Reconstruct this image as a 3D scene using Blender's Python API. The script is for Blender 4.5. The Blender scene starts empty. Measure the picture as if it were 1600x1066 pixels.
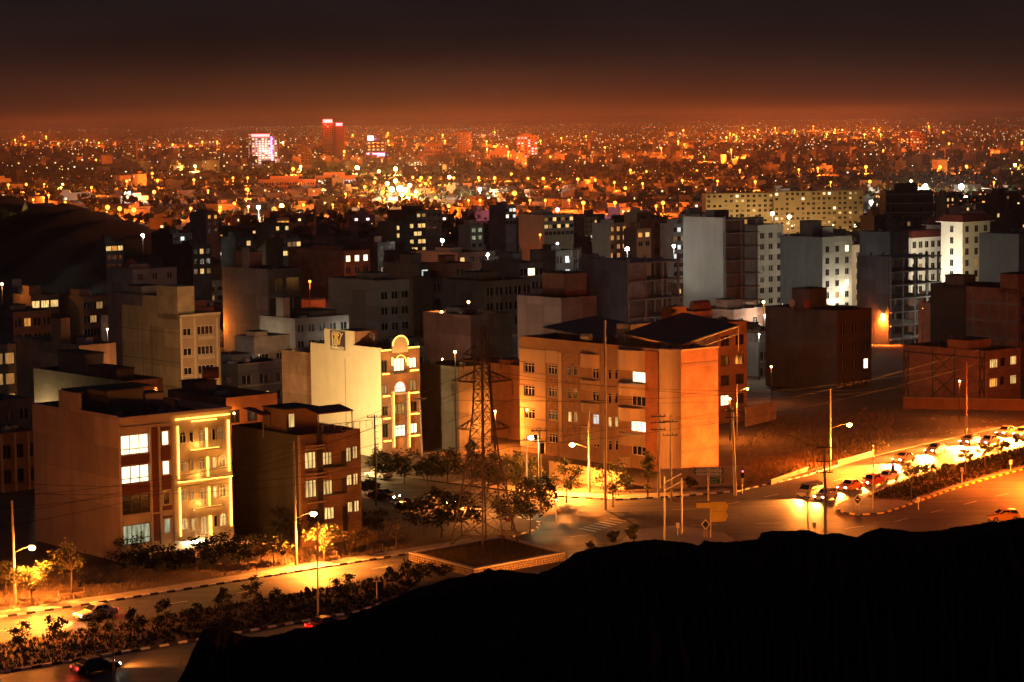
import bpy, bmesh, math, random
from mathutils import Vector, Matrix
random.seed(7)
R_ = math.radians
sc = bpy.context.scene
COL = sc.collection

# ------------------------------------------------------------------ camera
CAMZ, FPX, ROLL = 48.0, 3700.0, 0.012
PITCH = math.atan(341 / FPX)
fw = Vector((0, math.cos(PITCH), -math.sin(PITCH)))
_r, _u = Vector((1, 0, 0)), Vector((0, math.sin(PITCH), math.cos(PITCH)))
CR = _r * math.cos(ROLL) - _u * math.sin(ROLL)
CU = _r * math.sin(ROLL) + _u * math.cos(ROLL)
CAM = Vector((0, 0, CAMZ))
cd = bpy.data.cameras.new('camera')
cam = bpy.data.objects.new('camera', cd)
COL.objects.link(cam)
cd.sensor_width = 36.0
cd.lens = 36.0 * FPX / 1600
cd.clip_start, cd.clip_end = 1.0, 90000
cam.matrix_world = Matrix(((CR.x, CU.x, -fw.x, 0), (CR.y, CU.y, -fw.y, 0), (CR.z, CU.z, -fw.z, CAMZ), (0, 0, 0, 1)))
sc.camera = cam

# ------------------------------------------------------------------ night sky, exposure
w = bpy.data.worlds.new('World')
sc.world = w
w.use_nodes = True
nt = w.node_tree
nt.nodes.clear()
out = nt.nodes.new('ShaderNodeOutputWorld')
bg = nt.nodes.new('ShaderNodeBackground')
tc = nt.nodes.new('ShaderNodeTexCoord')
sp = nt.nodes.new('ShaderNodeSeparateXYZ')
ramp = nt.nodes.new('ShaderNodeValToRGB')
mp = nt.nodes.new('ShaderNodeMapRange')
nt.links.new(tc.outputs['Generated'], sp.inputs[0])
nt.links.new(sp.outputs['Z'], mp.inputs['Value'])
mp.inputs['From Min'].default_value = -0.02
mp.inputs['From Max'].default_value = 0.18
cr = ramp.color_ramp
STOPS = [(0.0, (0.08, 0.014, 0.005)), (0.10, (0.08, 0.0145, 0.005)), (0.125, (0.048, 0.0105, 0.0056)), (0.16, (0.029, 0.0090, 0.0064)),
         (0.22, (0.0185, 0.0082, 0.0068)), (0.36, (0.0098, 0.0072, 0.0072)), (1.0, (0.0120, 0.0150, 0.0250))]
cr.elements[0].position, cr.elements[0].color = STOPS[0][0], (*STOPS[0][1], 1)
cr.elements[1].position, cr.elements[1].color = STOPS[-1][0], (*STOPS[-1][1], 1)
for p, c in STOPS[1:-1]:
    e = cr.elements.new(p)
    e.color = (*c, 1)
nt.links.new(mp.outputs[0], ramp.inputs[0])
# uneven glow and thin cloud along the horizon, all the way round
no = nt.nodes.new('ShaderNodeTexNoise')
no.inputs['Scale'].default_value = 5.0
no.inputs['Detail'].default_value = 4.0
mapn = nt.nodes.new('ShaderNodeMapping')
mapn.inputs['Location'].default_value = (0.35, 0, 0)
mapn.inputs['Scale'].default_value = (1.3, 1.3, 6)
nt.links.new(tc.outputs['Generated'], mapn.inputs[0])
nt.links.new(mapn.outputs[0], no.inputs['Vector'])
m2 = nt.nodes.new('ShaderNodeMapRange')
m2.inputs['From Min'].default_value = 0.3
m2.inputs['From Max'].default_value = 0.7
m2.inputs['To Min'].default_value = 0.7
m2.inputs['To Max'].default_value = 1.3
nt.links.new(no.outputs['Fac'], m2.inputs['Value'])
nt.links.new(ramp.outputs[0], bg.inputs['Color'])
nt.links.new(m2.outputs[0], bg.inputs['Strength'])
nt.links.new(bg.outputs[0], out.inputs[0])

vs = sc.view_settings
sc.display_settings.display_device = 'sRGB'
vs.view_transform, vs.look, vs.exposure, vs.gamma = 'Standard', 'None', 0.0, 1.0
vs.use_curve_mapping = False
sc.render.engine = 'CYCLES'
cy = sc.cycles
cy.use_light_tree = True
cy.max_bounces, cy.diffuse_bounces, cy.glossy_bounces, cy.transmission_bounces, cy.volume_bounces, cy.transparent_max_bounces = 4, 2, 2, 2, 0, 8
cy.sample_clamp_indirect = 3.0
cy.use_denoising = True
cy.caustics_reflective = cy.caustics_refractive = False

# ------------------------------------------------------------------ measuring helpers
def ray(px, py):
    return fw + CR * ((px - 800) / FPX) - CU * ((py - 533) / FPX)
def at(px, py, Y):
    d = ray(px, py)
    return CAM + d * (Y / d.y)
def proj(p):
    q = Vector(p) - CAM
    k = q.dot(fw)
    return 800 + FPX * q.dot(CR) / k, 533 - FPX * q.dot(CU) / k
def sstep(a, b, x):
    t = min(1, max(0, (x - a) / (b - a)))
    return t * t * (3 - 2 * t)
def terr(Y):
    z = -27 * sstep(380, 1000, Y)
    if Y > 7000:
        z += 62 * sstep(7000, 40000, Y)
    return z
def ground(px, py, lift=0.0):
    d = ray(px, py)
    lo, hi = 30.0, 60000.0
    for _ in range(60):
        m = math.sqrt(lo * hi)
        if CAMZ + d.z * m / d.y > terr(m) + lift:
            lo = m
        else:
            hi = m
    p = CAM + d * (lo / d.y)
    p.z = terr(lo) + lift
    return p

# ------------------------------------------------------------------ materials
MATS = {}
def nodemat(name):
    m = bpy.data.materials.new(name)
    m.use_nodes = True
    return m, m.node_tree, m.node_tree.nodes['Principled BSDF']
def mat(name, c, rough=0.85, var=0.25, scale=0.6, metal=0.0, stain=0.0, bump=0.0, fine=0.0, spec=0.3, rnd=0.0, lifts=None):
    """plain surface with uneven colour, optional rain streaks, grain"""
    if name in MATS:
        return MATS[name]
    m, t, b = nodemat(name)
    N, L = t.nodes, t.links
    co = N.new('ShaderNodeTexCoord')
    geo = N.new('ShaderNodeNewGeometry')
    n1 = N.new('ShaderNodeTexNoise')
    n1.inputs['Scale'].default_value = scale
    n1.inputs['Detail'].default_value = 6
    n1.inputs['Roughness'].default_value = 0.65
    L.new(geo.outputs['Position'], n1.inputs['Vector'])
    mr = N.new('ShaderNodeMapRange')
    mr.inputs['From Min'].default_value = 0.25
    mr.inputs['From Max'].default_value = 0.75
    mr.inputs['To Min'].default_value = 1 - var
    mr.inputs['To Max'].default_value = 1 + var
    L.new(n1.outputs['Fac'], mr.inputs['Value'])
    fac = mr.outputs[0]
    if stain:
        ms = N.new('ShaderNodeMapping')
        ms.inputs['Scale'].default_value = (0.55, 0.55, 0.09)
        L.new(geo.outputs['Position'], ms.inputs[0])
        n2 = N.new('ShaderNodeTexNoise')
        n2.inputs['Scale'].default_value = 1.0
        n2.inputs['Detail'].default_value = 7
        n2.inputs['Roughness'].default_value = 0.7
        L.new(ms.outputs[0], n2.inputs['Vector'])
        m2 = N.new('ShaderNodeMapRange')
        m2.inputs['From Min'].default_value = 0.3
        m2.inputs['From Max'].default_value = 0.6
        m2.inputs['To Min'].default_value = 1 - stain * 0.75
        m2.inputs['To Max'].default_value = 1
        L.new(n2.outputs['Fac'], m2.inputs['Value'])
        mm = N.new('ShaderNodeMath')
        mm.operation = 'MULTIPLY'
        L.new(fac, mm.inputs[0])
        L.new(m2.outputs[0], mm.inputs[1])
        fac = mm.outputs[0]
    if fine:
        n3 = N.new('ShaderNodeTexNoise')
        n3.inputs['Scale'].default_value = 9
        n3.inputs['Detail'].default_value = 3
        L.new(geo.outputs['Position'], n3.inputs['Vector'])
        m3 = N.new('ShaderNodeMapRange')
        m3.inputs['From Min'].default_value = 0.3
        m3.inputs['From Max'].default_value = 0.7
        m3.inputs['To Min'].default_value = 1 - fine
        m3.inputs['To Max'].default_value = 1 + fine
        L.new(n3.outputs['Fac'], m3.inputs['Value'])
        mm = N.new('ShaderNodeMath')
        mm.operation = 'MULTIPLY'
        L.new(fac, mm.inputs[0])
        L.new(m3.outputs[0], mm.inputs[1])
        fac = mm.outputs[0]
    if lifts:      # render laid in bays between the frame's columns and slabs, patched unevenly
        sx = N.new('ShaderNodeSeparateXYZ')
        L.new(co.outputs['Object'], sx.inputs[0])
        ad = N.new('ShaderNodeMath')
        L.new(sx.outputs['X'], ad.inputs[0])
        L.new(sx.outputs['Y'], ad.inputs[1])
        cx = N.new('ShaderNodeCombineXYZ')
        L.new(ad.outputs[0], cx.inputs['X'])
        L.new(sx.outputs['Z'], cx.inputs['Y'])
        br = N.new('ShaderNodeTexBrick')
        br.offset = 0.0
        br.inputs['Scale'].default_value = 1
        br.inputs['Brick Width'].default_value = lifts[0]
        br.inputs['Row Height'].default_value = lifts[1]
        br.inputs['Mortar Size'].default_value = 0.045
        br.inputs['Mortar Smooth'].default_value = 0.6
        for k_, v_ in (('Color1', 0.82), ('Color2', 1.16), ('Mortar', 0.68)):
            br.inputs[k_].default_value = (v_, v_, v_, 1)
        L.new(cx.outputs[0], br.inputs['Vector'])
        mm = N.new('ShaderNodeMath')
        mm.operation = 'MULTIPLY'
        L.new(fac, mm.inputs[0])
        L.new(br.outputs['Color'], mm.inputs[1])
        fac = mm.outputs[0]
    if rnd:
        oi = N.new('ShaderNodeObjectInfo')
        m4 = N.new('ShaderNodeMapRange')
        m4.inputs['To Min'].default_value = 1 - rnd
        m4.inputs['To Max'].default_value = 1 + rnd
        L.new(oi.outputs['Random'], m4.inputs['Value'])
        mm = N.new('ShaderNodeMath')
        mm.operation = 'MULTIPLY'
        L.new(fac, mm.inputs[0])
        L.new(m4.outputs[0], mm.inputs[1])
        fac = mm.outputs[0]
    mx = N.new('ShaderNodeVectorMath')
    mx.operation = 'SCALE'
    mx.inputs[0].default_value = c
    L.new(fac, mx.inputs['Scale'])
    L.new(mx.outputs[0], b.inputs['Base Color'])
    b.inputs['Roughness'].default_value = rough
    b.inputs['Metallic'].default_value = metal
    b.inputs['Specular IOR Level'].default_value = spec
    if bump:
        bp = N.new('ShaderNodeBump')
        bp.inputs['Strength'].default_value = bump
        bp.inputs['Distance'].default_value = 0.05
        n4 = N.new('ShaderNodeTexNoise')
        n4.inputs['Scale'].default_value = 4
        n4.inputs['Detail'].default_value = 5
        L.new(geo.outputs['Position'], n4.inputs['Vector'])
        L.new(n4.outputs['Fac'], bp.inputs['Height'])
        L.new(bp.outputs[0], b.inputs['Normal'])
    MATS[name] = m
    return m
def brickmat(name, c1, c2, mortar, bw=0.5, bh=0.16, var=0.35, axis=None, off=0.5, msize=0.02):
    """courses of small masonry, laid in the object's own plane (local x+y along, z up)"""
    if name in MATS:
        return MATS[name]
    m, t, b = nodemat(name)
    N, L = t.nodes, t.links
    co = N.new('ShaderNodeTexCoord')
    sx = N.new('ShaderNodeSeparateXYZ')
    L.new(co.outputs['Object'], sx.inputs[0])
    ad = N.new('ShaderNodeMath')
    L.new(sx.outputs['X'], ad.inputs[0])
    L.new(sx.outputs['Y'], ad.inputs[1])
    cx = N.new('ShaderNodeCombineXYZ')
    L.new(ad.outputs[0], cx.inputs['X'])
    L.new(sx.outputs['Z'], cx.inputs['Y'])
    br = N.new('ShaderNodeTexBrick')
    br.offset = off
    br.inputs['Color1'].default_value = (*c1, 1)
    br.inputs['Color2'].default_value = (*c2, 1)
    br.inputs['Mortar'].default_value = (*mortar, 1)
    br.inputs['Scale'].default_value = 1
    br.inputs['Brick Width'].default_value = bw
    br.inputs['Row Height'].default_value = bh
    br.inputs['Mortar Size'].default_value = msize
    L.new(cx.outputs[0], br.inputs['Vector'])
    geo = N.new('ShaderNodeNewGeometry')
    n1 = N.new('ShaderNodeTexNoise')
    n1.inputs['Scale'].default_value = 0.5
    n1.inputs['Detail'].default_value = 6
    L.new(geo.outputs['Position'], n1.inputs['Vector'])
    mr = N.new('ShaderNodeMapRange')
    mr.inputs['From Min'].default_value = 0.25
    mr.inputs['From Max'].default_value = 0.75
    mr.inputs['To Min'].default_value = 1 - var
    mr.inputs['To Max'].default_value = 1 + var
    L.new(n1.outputs['Fac'], mr.inputs['Value'])
    mx = N.new('ShaderNodeVectorMath')
    mx.operation = 'SCALE'
    L.new(br.outputs['Color'], mx.inputs[0])
    L.new(mr.outputs[0], mx.inputs['Scale'])
    L.new(mx.outputs[0], b.inputs['Base Color'])
    b.inputs['Roughness'].default_value = 0.9
    bp = N.new('ShaderNodeBump')
    bp.inputs['Strength'].default_value = 0.5
    bp.inputs['Distance'].default_value = 0.02
    bp.invert = True
    L.new(br.outputs['Fac'], bp.inputs['Height'])
    L.new(bp.outputs[0], b.inputs['Normal'])
    MATS[name] = m
    return m
def emit(name, c, s, sample='NONE', curtain=0.0, rnd=0.0):
    """something that gives off light; curtain = folds and furniture seen through a lit window"""
    if name in MATS:
        return MATS[name]
    m, t, b = nodemat(name)
    N, L = t.nodes, t.links
    b.inputs['Base Color'].default_value = (0.02, 0.02, 0.02, 1)
    b.inputs['Roughness'].default_value = 0.3
    b.inputs['Emission Color'].default_value = (*c, 1)
    b.inputs['Emission Strength'].default_value = s
    fac = None
    if curtain:
        geo = N.new('ShaderNodeNewGeometry')
        mp_ = N.new('ShaderNodeMapping')
        mp_.inputs['Scale'].default_value = (3.2, 3.2, 0.5)
        L.new(geo.outputs['Position'], mp_.inputs[0])
        n = N.new('ShaderNodeTexNoise')
        n.inputs['Scale'].default_value = 1
        n.inputs['Detail'].default_value = 3
        L.new(mp_.outputs[0], n.inputs['Vector'])
        mr = N.new('ShaderNodeMapRange')
        mr.inputs['From Min'].default_value = 0.35
        mr.inputs['From Max'].default_value = 0.65
        mr.inputs['To Min'].default_value = s * (1 - curtain)
        mr.inputs['To Max'].default_value = s * (1 + curtain * 0.6)
        L.new(n.outputs['Fac'], mr.inputs['Value'])
        fac = mr.outputs[0]
    if rnd:
        oi = N.new('ShaderNodeObjectInfo')
        m4 = N.new('ShaderNodeMapRange')
        m4.inputs['To Min'].default_value = 1 - rnd
        m4.inputs['To Max'].default_value = 1 + rnd
        L.new(oi.outputs['Random'], m4.inputs['Value'])
        mm = N.new('ShaderNodeMath')
        mm.operation = 'MULTIPLY'
        if fac:
            L.new(fac, mm.inputs[0])
        else:
            mm.inputs[0].default_value = s
        L.new(m4.outputs[0], mm.inputs[1])
        fac = mm.outputs[0]
    if fac:
        L.new(fac, b.inputs['Emission Strength'])
    m.cycles.emission_sampling = sample
    MATS[name] = m
    return m

# ------------------------------------------------------------------ mesh helpers
class MB:
    def __init__(s):
        s.v, s.f, s.m = [], [], []
    def quad(s, a, b, c, d, mi=0):
        i = len(s.v)
        s.v += [tuple(a), tuple(b), tuple(c), tuple(d)]
        s.f.append((i, i + 1, i + 2, i + 3))
        s.m.append(mi)
    def poly(s, pts, mi=0):
        i = len(s.v)
        s.v += [tuple(p) for p in pts]
        s.f.append(tuple(range(i, i + len(pts))))
        s.m.append(mi)
    def hexa(s, p, mi=0):
        """8 corners: bottom 0-3 counterclockwise, top 4-7"""
        i = len(s.v)
        s.v += [tuple(q) for q in p]
        for f in ((3, 2, 1, 0), (4, 5, 6, 7), (0, 1, 5, 4), (1, 2, 6, 5), (2, 3, 7, 6), (3, 0, 4, 7)):
            s.f.append(tuple(i + k for k in f))
            s.m.append(mi)
    def box(s, x0, y0, z0, x1, y1, z1, mi=0):
        x0, x1 = min(x0, x1), max(x0, x1)
        y0, y1 = min(y0, y1), max(y0, y1)
        z0, z1 = min(z0, z1), max(z0, z1)
        s.hexa([(x0, y0, z0), (x1, y0, z0), (x1, y1, z0), (x0, y1, z0), (x0, y0, z1), (x1, y0, z1), (x1, y1, z1), (x0, y1, z1)], mi)
    def tube(s, p, q, r0, r1=None, n=6, mi=0, caps=True):
        p, q = Vector(p), Vector(q)
        r1 = r0 if r1 is None else r1
        d = (q - p)
        if d.length < 1e-6:
            return
        d.normalize()
        a = d.cross(Vector((0, 0, 1)))
        if a.length < 1e-3:
            a = Vector((1, 0, 0))
        a.normalize()
        b = d.cross(a)
        i = len(s.v)
        for k in range(n):
            t = 2 * math.pi * k / n
            o = a * math.cos(t) + b * math.sin(t)
            s.v.append(tuple(p + o * r0))
            s.v.append(tuple(q + o * r1))
        for k in range(n):
            k2 = (k + 1) % n
            s.f.append((i + 2 * k, i + 2 * k2, i + 2 * k2 + 1, i + 2 * k + 1))
            s.m.append(mi)
        if caps:
            s.f.append(tuple(i + 2 * k for k in range(n))[::-1])
            s.f.append(tuple(i + 2 * k + 1 for k in range(n)))
            s.m += [mi, mi]
    def path(s, pts, r, n=5, mi=0):
        for a, b in zip(pts, pts[1:]):
            s.tube(a, b, r, r, n, mi, caps=True)
    def ball(s, c, r, mi=0, seg=8, rings=5, sz=1.0):
        i = len(s.v)
        c = Vector(c)
        s.v.append(tuple(c + Vector((0, 0, -r * sz))))
        for a in range(1, rings):
            ph = -math.pi / 2 + math.pi * a / rings
            for k in range(seg):
                t = 2 * math.pi * k / seg
                s.v.append(tuple(c + Vector((r * math.cos(ph) * math.cos(t), r * math.cos(ph) * math.sin(t), r * sz * math.sin(ph)))))
        s.v.append(tuple(c + Vector((0, 0, r * sz))))
        top = len(s.v) - 1
        for k in range(seg):
            k2 = (k + 1) % seg
            s.f.append((i, i + 1 + k2, i + 1 + k)); s.m.append(mi)
            for a in range(rings - 2):
                b0 = i + 1 + a * seg
                s.f.append((b0 + k, b0 + k2, b0 + seg + k2, b0 + seg + k)); s.m.append(mi)
            b0 = i + 1 + (rings - 2) * seg
            s.f.append((b0 + k, b0 + k2, top)); s.m.append(mi)
    def octa(s, c, r, mi=0):
        i = len(s.v)
        x, y, z = c
        s.v += [(x + r, y, z), (x, y + r, z), (x - r, y, z), (x, y - r, z), (x, y, z + r), (x, y, z - r)]
        for k in range(4):
            k2 = (k + 1) % 4
            s.f += [(i + k, i + k2, i + 4), (i + k2, i + k, i + 5)]
            s.m += [mi, mi]
    def mesh(s, name, mats, smooth=False):
        me = bpy.data.meshes.new(name)
        me.from_pydata(s.v, [], s.f)
        for m in (mats if isinstance(mats, (list, tuple)) else [mats]):
            me.materials.append(m)
        if any(s.m):
            me.polygons.foreach_set('material_index', s.m)
        if smooth:
            me.polygons.foreach_set('use_smooth', [True] * len(s.f))
        me.update()
        return me
    def build(s, name, mats, parent=None, smooth=False, loc=None):
        return link(name, s.mesh(name, mats, smooth), parent, loc)
def link(name, me, parent=None, loc=None, rz=0):
    o = bpy.data.objects.new(name, me)
    COL.objects.link(o)
    if parent is not None:
        o.parent = parent
    if loc is not None:
        o.location = loc
    if rz:
        o.rotation_euler.z = rz
    return o
def tag(o, label=None, cat=None, group=None, kind=None):
    for k, v in (('label', label), ('category', cat), ('group', group), ('kind', kind)):
        if v:
            o[k] = v
    return o
def thing(name, label, cat, loc=(0, 0, 0), rz=0.0, group=None):
    o = bpy.data.objects.new(name, None)
    COL.objects.link(o)
    o.location = loc
    o.rotation_euler.z = rz
    o.empty_display_size = 0.3
    return tag(o, label, cat, group)
KIDS = {}
def dup(root, loc, rz=0.0, label=None, group=None, scale=None):
    """copy of a thing with copies of its parts and sub-parts, mesh data shared"""
    if root.name not in KIDS:
        KIDS[root.name] = [(c, list(c.children)) for c in root.children]
    r = root.copy()
    COL.objects.link(r)
    r.location = loc
    r.rotation_euler.z = rz
    if scale:
        r.scale = (scale,) * 3
    if label:
        r['label'] = label
    if group:
        r['group'] = group
    for c, gs in KIDS[root.name]:
        k = c.copy()
        COL.objects.link(k)
        k.parent = r
        for g in gs:
            h = g.copy()
            COL.objects.link(h)
            h.parent = k
    return r
def struct(name, mb, m, smooth=False, kind='structure'):
    return tag(mb.build(name, m, smooth=smooth), kind=kind)
SOD = (1.0, 0.235, 0.026)
SODR = (1.0, 0.145, 0.010)
WARM = (1.0, 0.74, 0.36)
COOL = (0.92, 0.95, 1.0)
def point(loc, power, c=SOD, r=0.2, parent=None):
    l = bpy.data.lights.new('lamp_light', 'POINT')
    l.energy, l.color, l.shadow_soft_size = power, c, r
    o = bpy.data.objects.new('lamp_light', l)
    COL.objects.link(o)
    o.location = loc
    o.parent = parent
    return o
def spot(loc, d, power, c=SOD, ang=150, blend=0.7, r=0.2, parent=None):
    l = bpy.data.lights.new('lamp_light', 'SPOT')
    l.energy, l.color, l.shadow_soft_size = power, c, r
    l.spot_size, l.spot_blend = R_(ang), blend
    o = bpy.data.objects.new('lamp_light', l)
    COL.objects.link(o)
    o.location = loc
    o.rotation_euler = Vector(d).to_track_quat('-Z', 'Y').to_euler()
    o.parent = parent
    return o

# ------------------------------------------------------------------ ground, roads, hills
M_soil = mat('dry soil', (0.085, 0.062, 0.048), 0.95, 0.5, 0.09, fine=0.35, bump=0.6)
M_asph = mat('asphalt', (0.062, 0.060, 0.058), 0.62, 0.3, 0.25, fine=0.22, bump=0.15, spec=0.4)
def asphalt_wear(m):
    """tyre-polished tracks, patches and cracks worn into the road"""
    t = m.node_tree
    N, L = t.nodes, t.links
    b_ = N['Principled BSDF']
    src = b_.inputs['Base Color'].links[0].from_socket
    geo = N.new('ShaderNodeNewGeometry')
    mp_ = N.new('ShaderNodeMapping')
    mp_.inputs['Rotation'].default_value = (0, 0, -R_(44))
    mp_.inputs['Scale'].default_value = (0.03, 0.75, 1)
    L.new(geo.outputs['Position'], mp_.inputs[0])
    n = N.new('ShaderNodeTexNoise')
    n.inputs['Scale'].default_value = 1
    n.inputs['Detail'].default_value = 4
    L.new(mp_.outputs[0], n.inputs['Vector'])
    r1 = N.new('ShaderNodeMapRange')
    r1.inputs['From Min'].default_value, r1.inputs['From Max'].default_value = .35, .65
    r1.inputs['To Min'].default_value, r1.inputs['To Max'].default_value = .62, 1.3
    L.new(n.outputs['Fac'], r1.inputs['Value'])
    v = N.new('ShaderNodeTexVoronoi')
    v.feature = 'DISTANCE_TO_EDGE'
    v.inputs['Scale'].default_value = .16
    n2 = N.new('ShaderNodeTexNoise')
    n2.inputs['Scale'].default_value = .5
    n2.inputs['Detail'].default_value = 5
    L.new(geo.outputs['Position'], n2.inputs['Vector'])
    mx0 = N.new('ShaderNodeMixRGB')
    mx0.blend_type = 'ADD'
    mx0.inputs[0].default_value = 1.0
    sc_ = N.new('ShaderNodeVectorMath')
    sc_.operation = 'SCALE'
    sc_.inputs['Scale'].default_value = 4.0
    L.new(n2.outputs['Color'], sc_.inputs[0])
    L.new(geo.outputs['Position'], mx0.inputs[1])
    L.new(sc_.outputs[0], mx0.inputs[2])
    L.new(mx0.outputs[0], v.inputs['Vector'])
    r2 = N.new('ShaderNodeMapRange')
    r2.inputs['From Min'].default_value, r2.inputs['From Max'].default_value = 0.0, .02
    r2.inputs['To Min'].default_value, r2.inputs['To Max'].default_value = .45, 1
    L.new(v.outputs['Distance'], r2.inputs['Value'])
    mm = N.new('ShaderNodeMath')
    mm.operation = 'MULTIPLY'
    L.new(r1.outputs[0], mm.inputs[0])
    L.new(r2.outputs[0], mm.inputs[1])
    vm = N.new('ShaderNodeVectorMath')
    vm.operation = 'SCALE'
    L.new(src, vm.inputs[0])
    L.new(mm.outputs[0], vm.inputs['Scale'])
    L.new(vm.outputs[0], b_.inputs['Base Color'])
asphalt_wear(M_asph)
M_walk = mat('pavement concrete', (0.24, 0.22, 0.20), 0.85, 0.3, 0.4, fine=0.2, bump=0.3)
M_paint = mat('road paint', (0.62, 0.60, 0.55), 0.7, 0.25, 1.5, fine=0.2)
M_kw = mat('white kerb paint', (0.68, 0.66, 0.60), 0.75, 0.25, 2.0, fine=0.2)
M_kb = mat('black kerb paint', (0.035, 0.033, 0.032), 0.75, 0.3, 2.0)
M_ky = mat('yellow kerb paint', (0.72, 0.47, 0.06), 0.75, 0.25, 2.0, fine=0.2)
M_far = mat('distant ground', (0.10, 0.075, 0.06), 0.95, 0.6, 0.004, fine=0.0)
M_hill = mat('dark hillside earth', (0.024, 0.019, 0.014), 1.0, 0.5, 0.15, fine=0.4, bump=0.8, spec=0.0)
M_conc = mat('raw concrete', (0.26, 0.25, 0.24), 0.9, 0.25, 0.35, stain=0.4, fine=0.15, bump=0.2)
M_grass = mat('dry grass', (0.16, 0.115, 0.05), 0.9, 0.4, 0.8)

def terrain():
    ys = [60, 150, 200, 260, 320, 380] + list(range(420, 1040, 40)) + [1100, 1300, 1600, 2000, 2600, 3500, 5000, 7000, 9000, 11000, 13000, 16000, 20000, 25000, 30000, 36000, 44000]
    mb = MB()
    rows = []
    nx = 24
    for y in ys:
        half = 120 + 0.42 * y
        row = []
        for k in range(nx + 1):
            x = -half + 2 * half * k / nx
            z = terr(y)
            mb.v.append((x, y, z))
            row.append(len(mb.v) - 1)
        rows.append(row)
    for a, b in zip(rows, rows[1:]):
        for k in range(nx):
            mb.f.append((a[k], a[k + 1], b[k + 1], b[k]))
            mb.m.append(0)
    return struct('ground', mb, M_soil, smooth=True)
terrain()

def resample(pts, step):
    out_, acc = [Vector(pts[0])], 0.0
    for a, b in zip(pts, pts[1:]):
        a, b = Vector(a), Vector(b)
        L = (b - a).length
        if L < 1e-6:
            continue
        s = step - acc
        while s <= L:
            out_.append(a + (b - a) * (s / L))
            s += step
        acc = (acc + L) % step if True else 0
        acc = L - (s - step)
    return out_
def gp(lst, lift=0.0):
    return [ground(x, y, lift) for x, y in lst]
def sheet(name, pts, z, m, kind='structure', thick=0.0):
    """flat sheet (or low slab) over an outline of ground points"""
    bm = bmesh.new()
    vs_ = [bm.verts.new((p[0], p[1], z)) for p in pts]
    f = bm.faces.new(vs_)
    if f.normal.z < 0:
        f.normal_flip()
    bmesh.ops.triangulate(bm, faces=[f])
    if thick:
        n = len(pts)
        lo = [bm.verts.new((p[0], p[1], z - thick)) for p in pts]
        for k in range(n):
            k2 = (k + 1) % n
            bm.faces.new((vs_[k], vs_[k2], lo[k2], lo[k]))
        bmesh.ops.recalc_face_normals(bm, faces=bm.faces[:])
    me = bpy.data.meshes.new(name)
    bm.to_mesh(me)
    bm.free()
    me.materials.append(m)
    return tag(link(name, me), kind=kind)

A_FAR = [(-120, 985), (0, 966), (180, 939), (357, 911.5), (517, 886), (687, 859), (760, 847)]
W_CORNER = [(800, 840), (838, 828), (845, 818), (800, 808), (700, 796), (600, 784), (480, 766)]
N_EDGE = [(480, 727), (560, 737), (700, 756), (860, 776), (960, 782), (1060, 777), (1150, 769), (1260, 744), (1330, 722), (1400, 705), (1500, 683), (1600, 661), (1750, 628)]
NEAR = [(1750, 810), (1500, 880), (1200, 905), (900, 940), (600, 1000), (300, 1085), (0, 1130), (-120, 1150)]
sheet('road', gp(A_FAR + W_CORNER + N_EDGE + NEAR), 0.02, M_asph)
blockW = gp(A_FAR + W_CORNER) + gp([(300, 746), (-120, 690)])
sheet('verge', blockW, 0.14, M_soil, thick=0.14)
sheet('empty_lot', gp(N_EDGE) + gp([(1750, 590), (1400, 600), (1000, 640), (480, 700)]), 0.14, M_soil, thick=0.14)
def strip(pts, off0, off1):
    """outline of a band that follows a line of points, between two sideways offsets"""
    P = [Vector(p) for p in pts]
    a, b = [], []
    for i, p in enumerate(P):
        d = (P[min(i + 1, len(P) - 1)] - P[max(i - 1, 0)])
        d.z = 0
        d.normalize()
        n = Vector((-d.y, d.x, 0))
        a.append(p + n * off0)
        b.append(p + n * off1)
    return a, b
def band(name, pts, off0, off1, z, m, thick=0.0, kind='structure'):
    a, b = strip(pts, off0, off1)
    mb = MB()
    for i in range(len(a) - 1):
        q = [a[i], a[i + 1], b[i + 1], b[i]]
        if thick:
            lo = [(p.x, p.y, z - thick) for p in q]
            hi = [(p.x, p.y, z) for p in q]
            mb.hexa(lo + hi)
        else:
            mb.quad(*[(p.x, p.y, z) for p in q])
    return tag(mb.build(name, m), kind=kind)
pA = gp(A_FAR)
pN = gp(N_EDGE)
band('pavement', pA, 0.3, 2.6, 0.146, M_walk)
band('pavement', pN[2:7], 0.3, 3.4, 0.146, M_walk)
# medians
MED_L = [(-120, 1030), (0, 1008), (200, 976), (460, 930), (600, 905), (645, 893), (655, 905), (620, 935), (557, 957), (475, 971), (396, 985), (285, 1004), (200, 1019), (110, 1034), (0, 1052), (-120, 1072)]
sheet('median_strip', gp(MED_L), 0.16, M_soil, thick=0.16)
ISL_LOW = [(1310, 788), (1307, 796), (1318, 802), (1340, 806), (1380, 803), (1420, 790), (1480, 768), (1540, 750), (1600, 734), (1720, 700)]
ISL_UP = [(1720, 668), (1600, 697), (1500, 723), (1420, 747), (1370, 768), (1330, 780)]
sheet('traffic_island', gp(ISL_LOW + ISL_UP), 0.16, M_walk, thick=0.16)
sheet('planting_bed', gp([(1352, 779), (1420, 785), (1480, 764), (1540, 746), (1600, 730), (1720, 697), (1720, 670), (1600, 700), (1500, 726), (1420, 750), (1372, 770)]), 0.19, M_soil, thick=0.03)
sheet('traffic_island', gp([(985, 832), (1060, 822), (1130, 834), (1150, 846), (1060, 866), (960, 862)]), 0.14, M_walk, thick=0.14)

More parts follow.
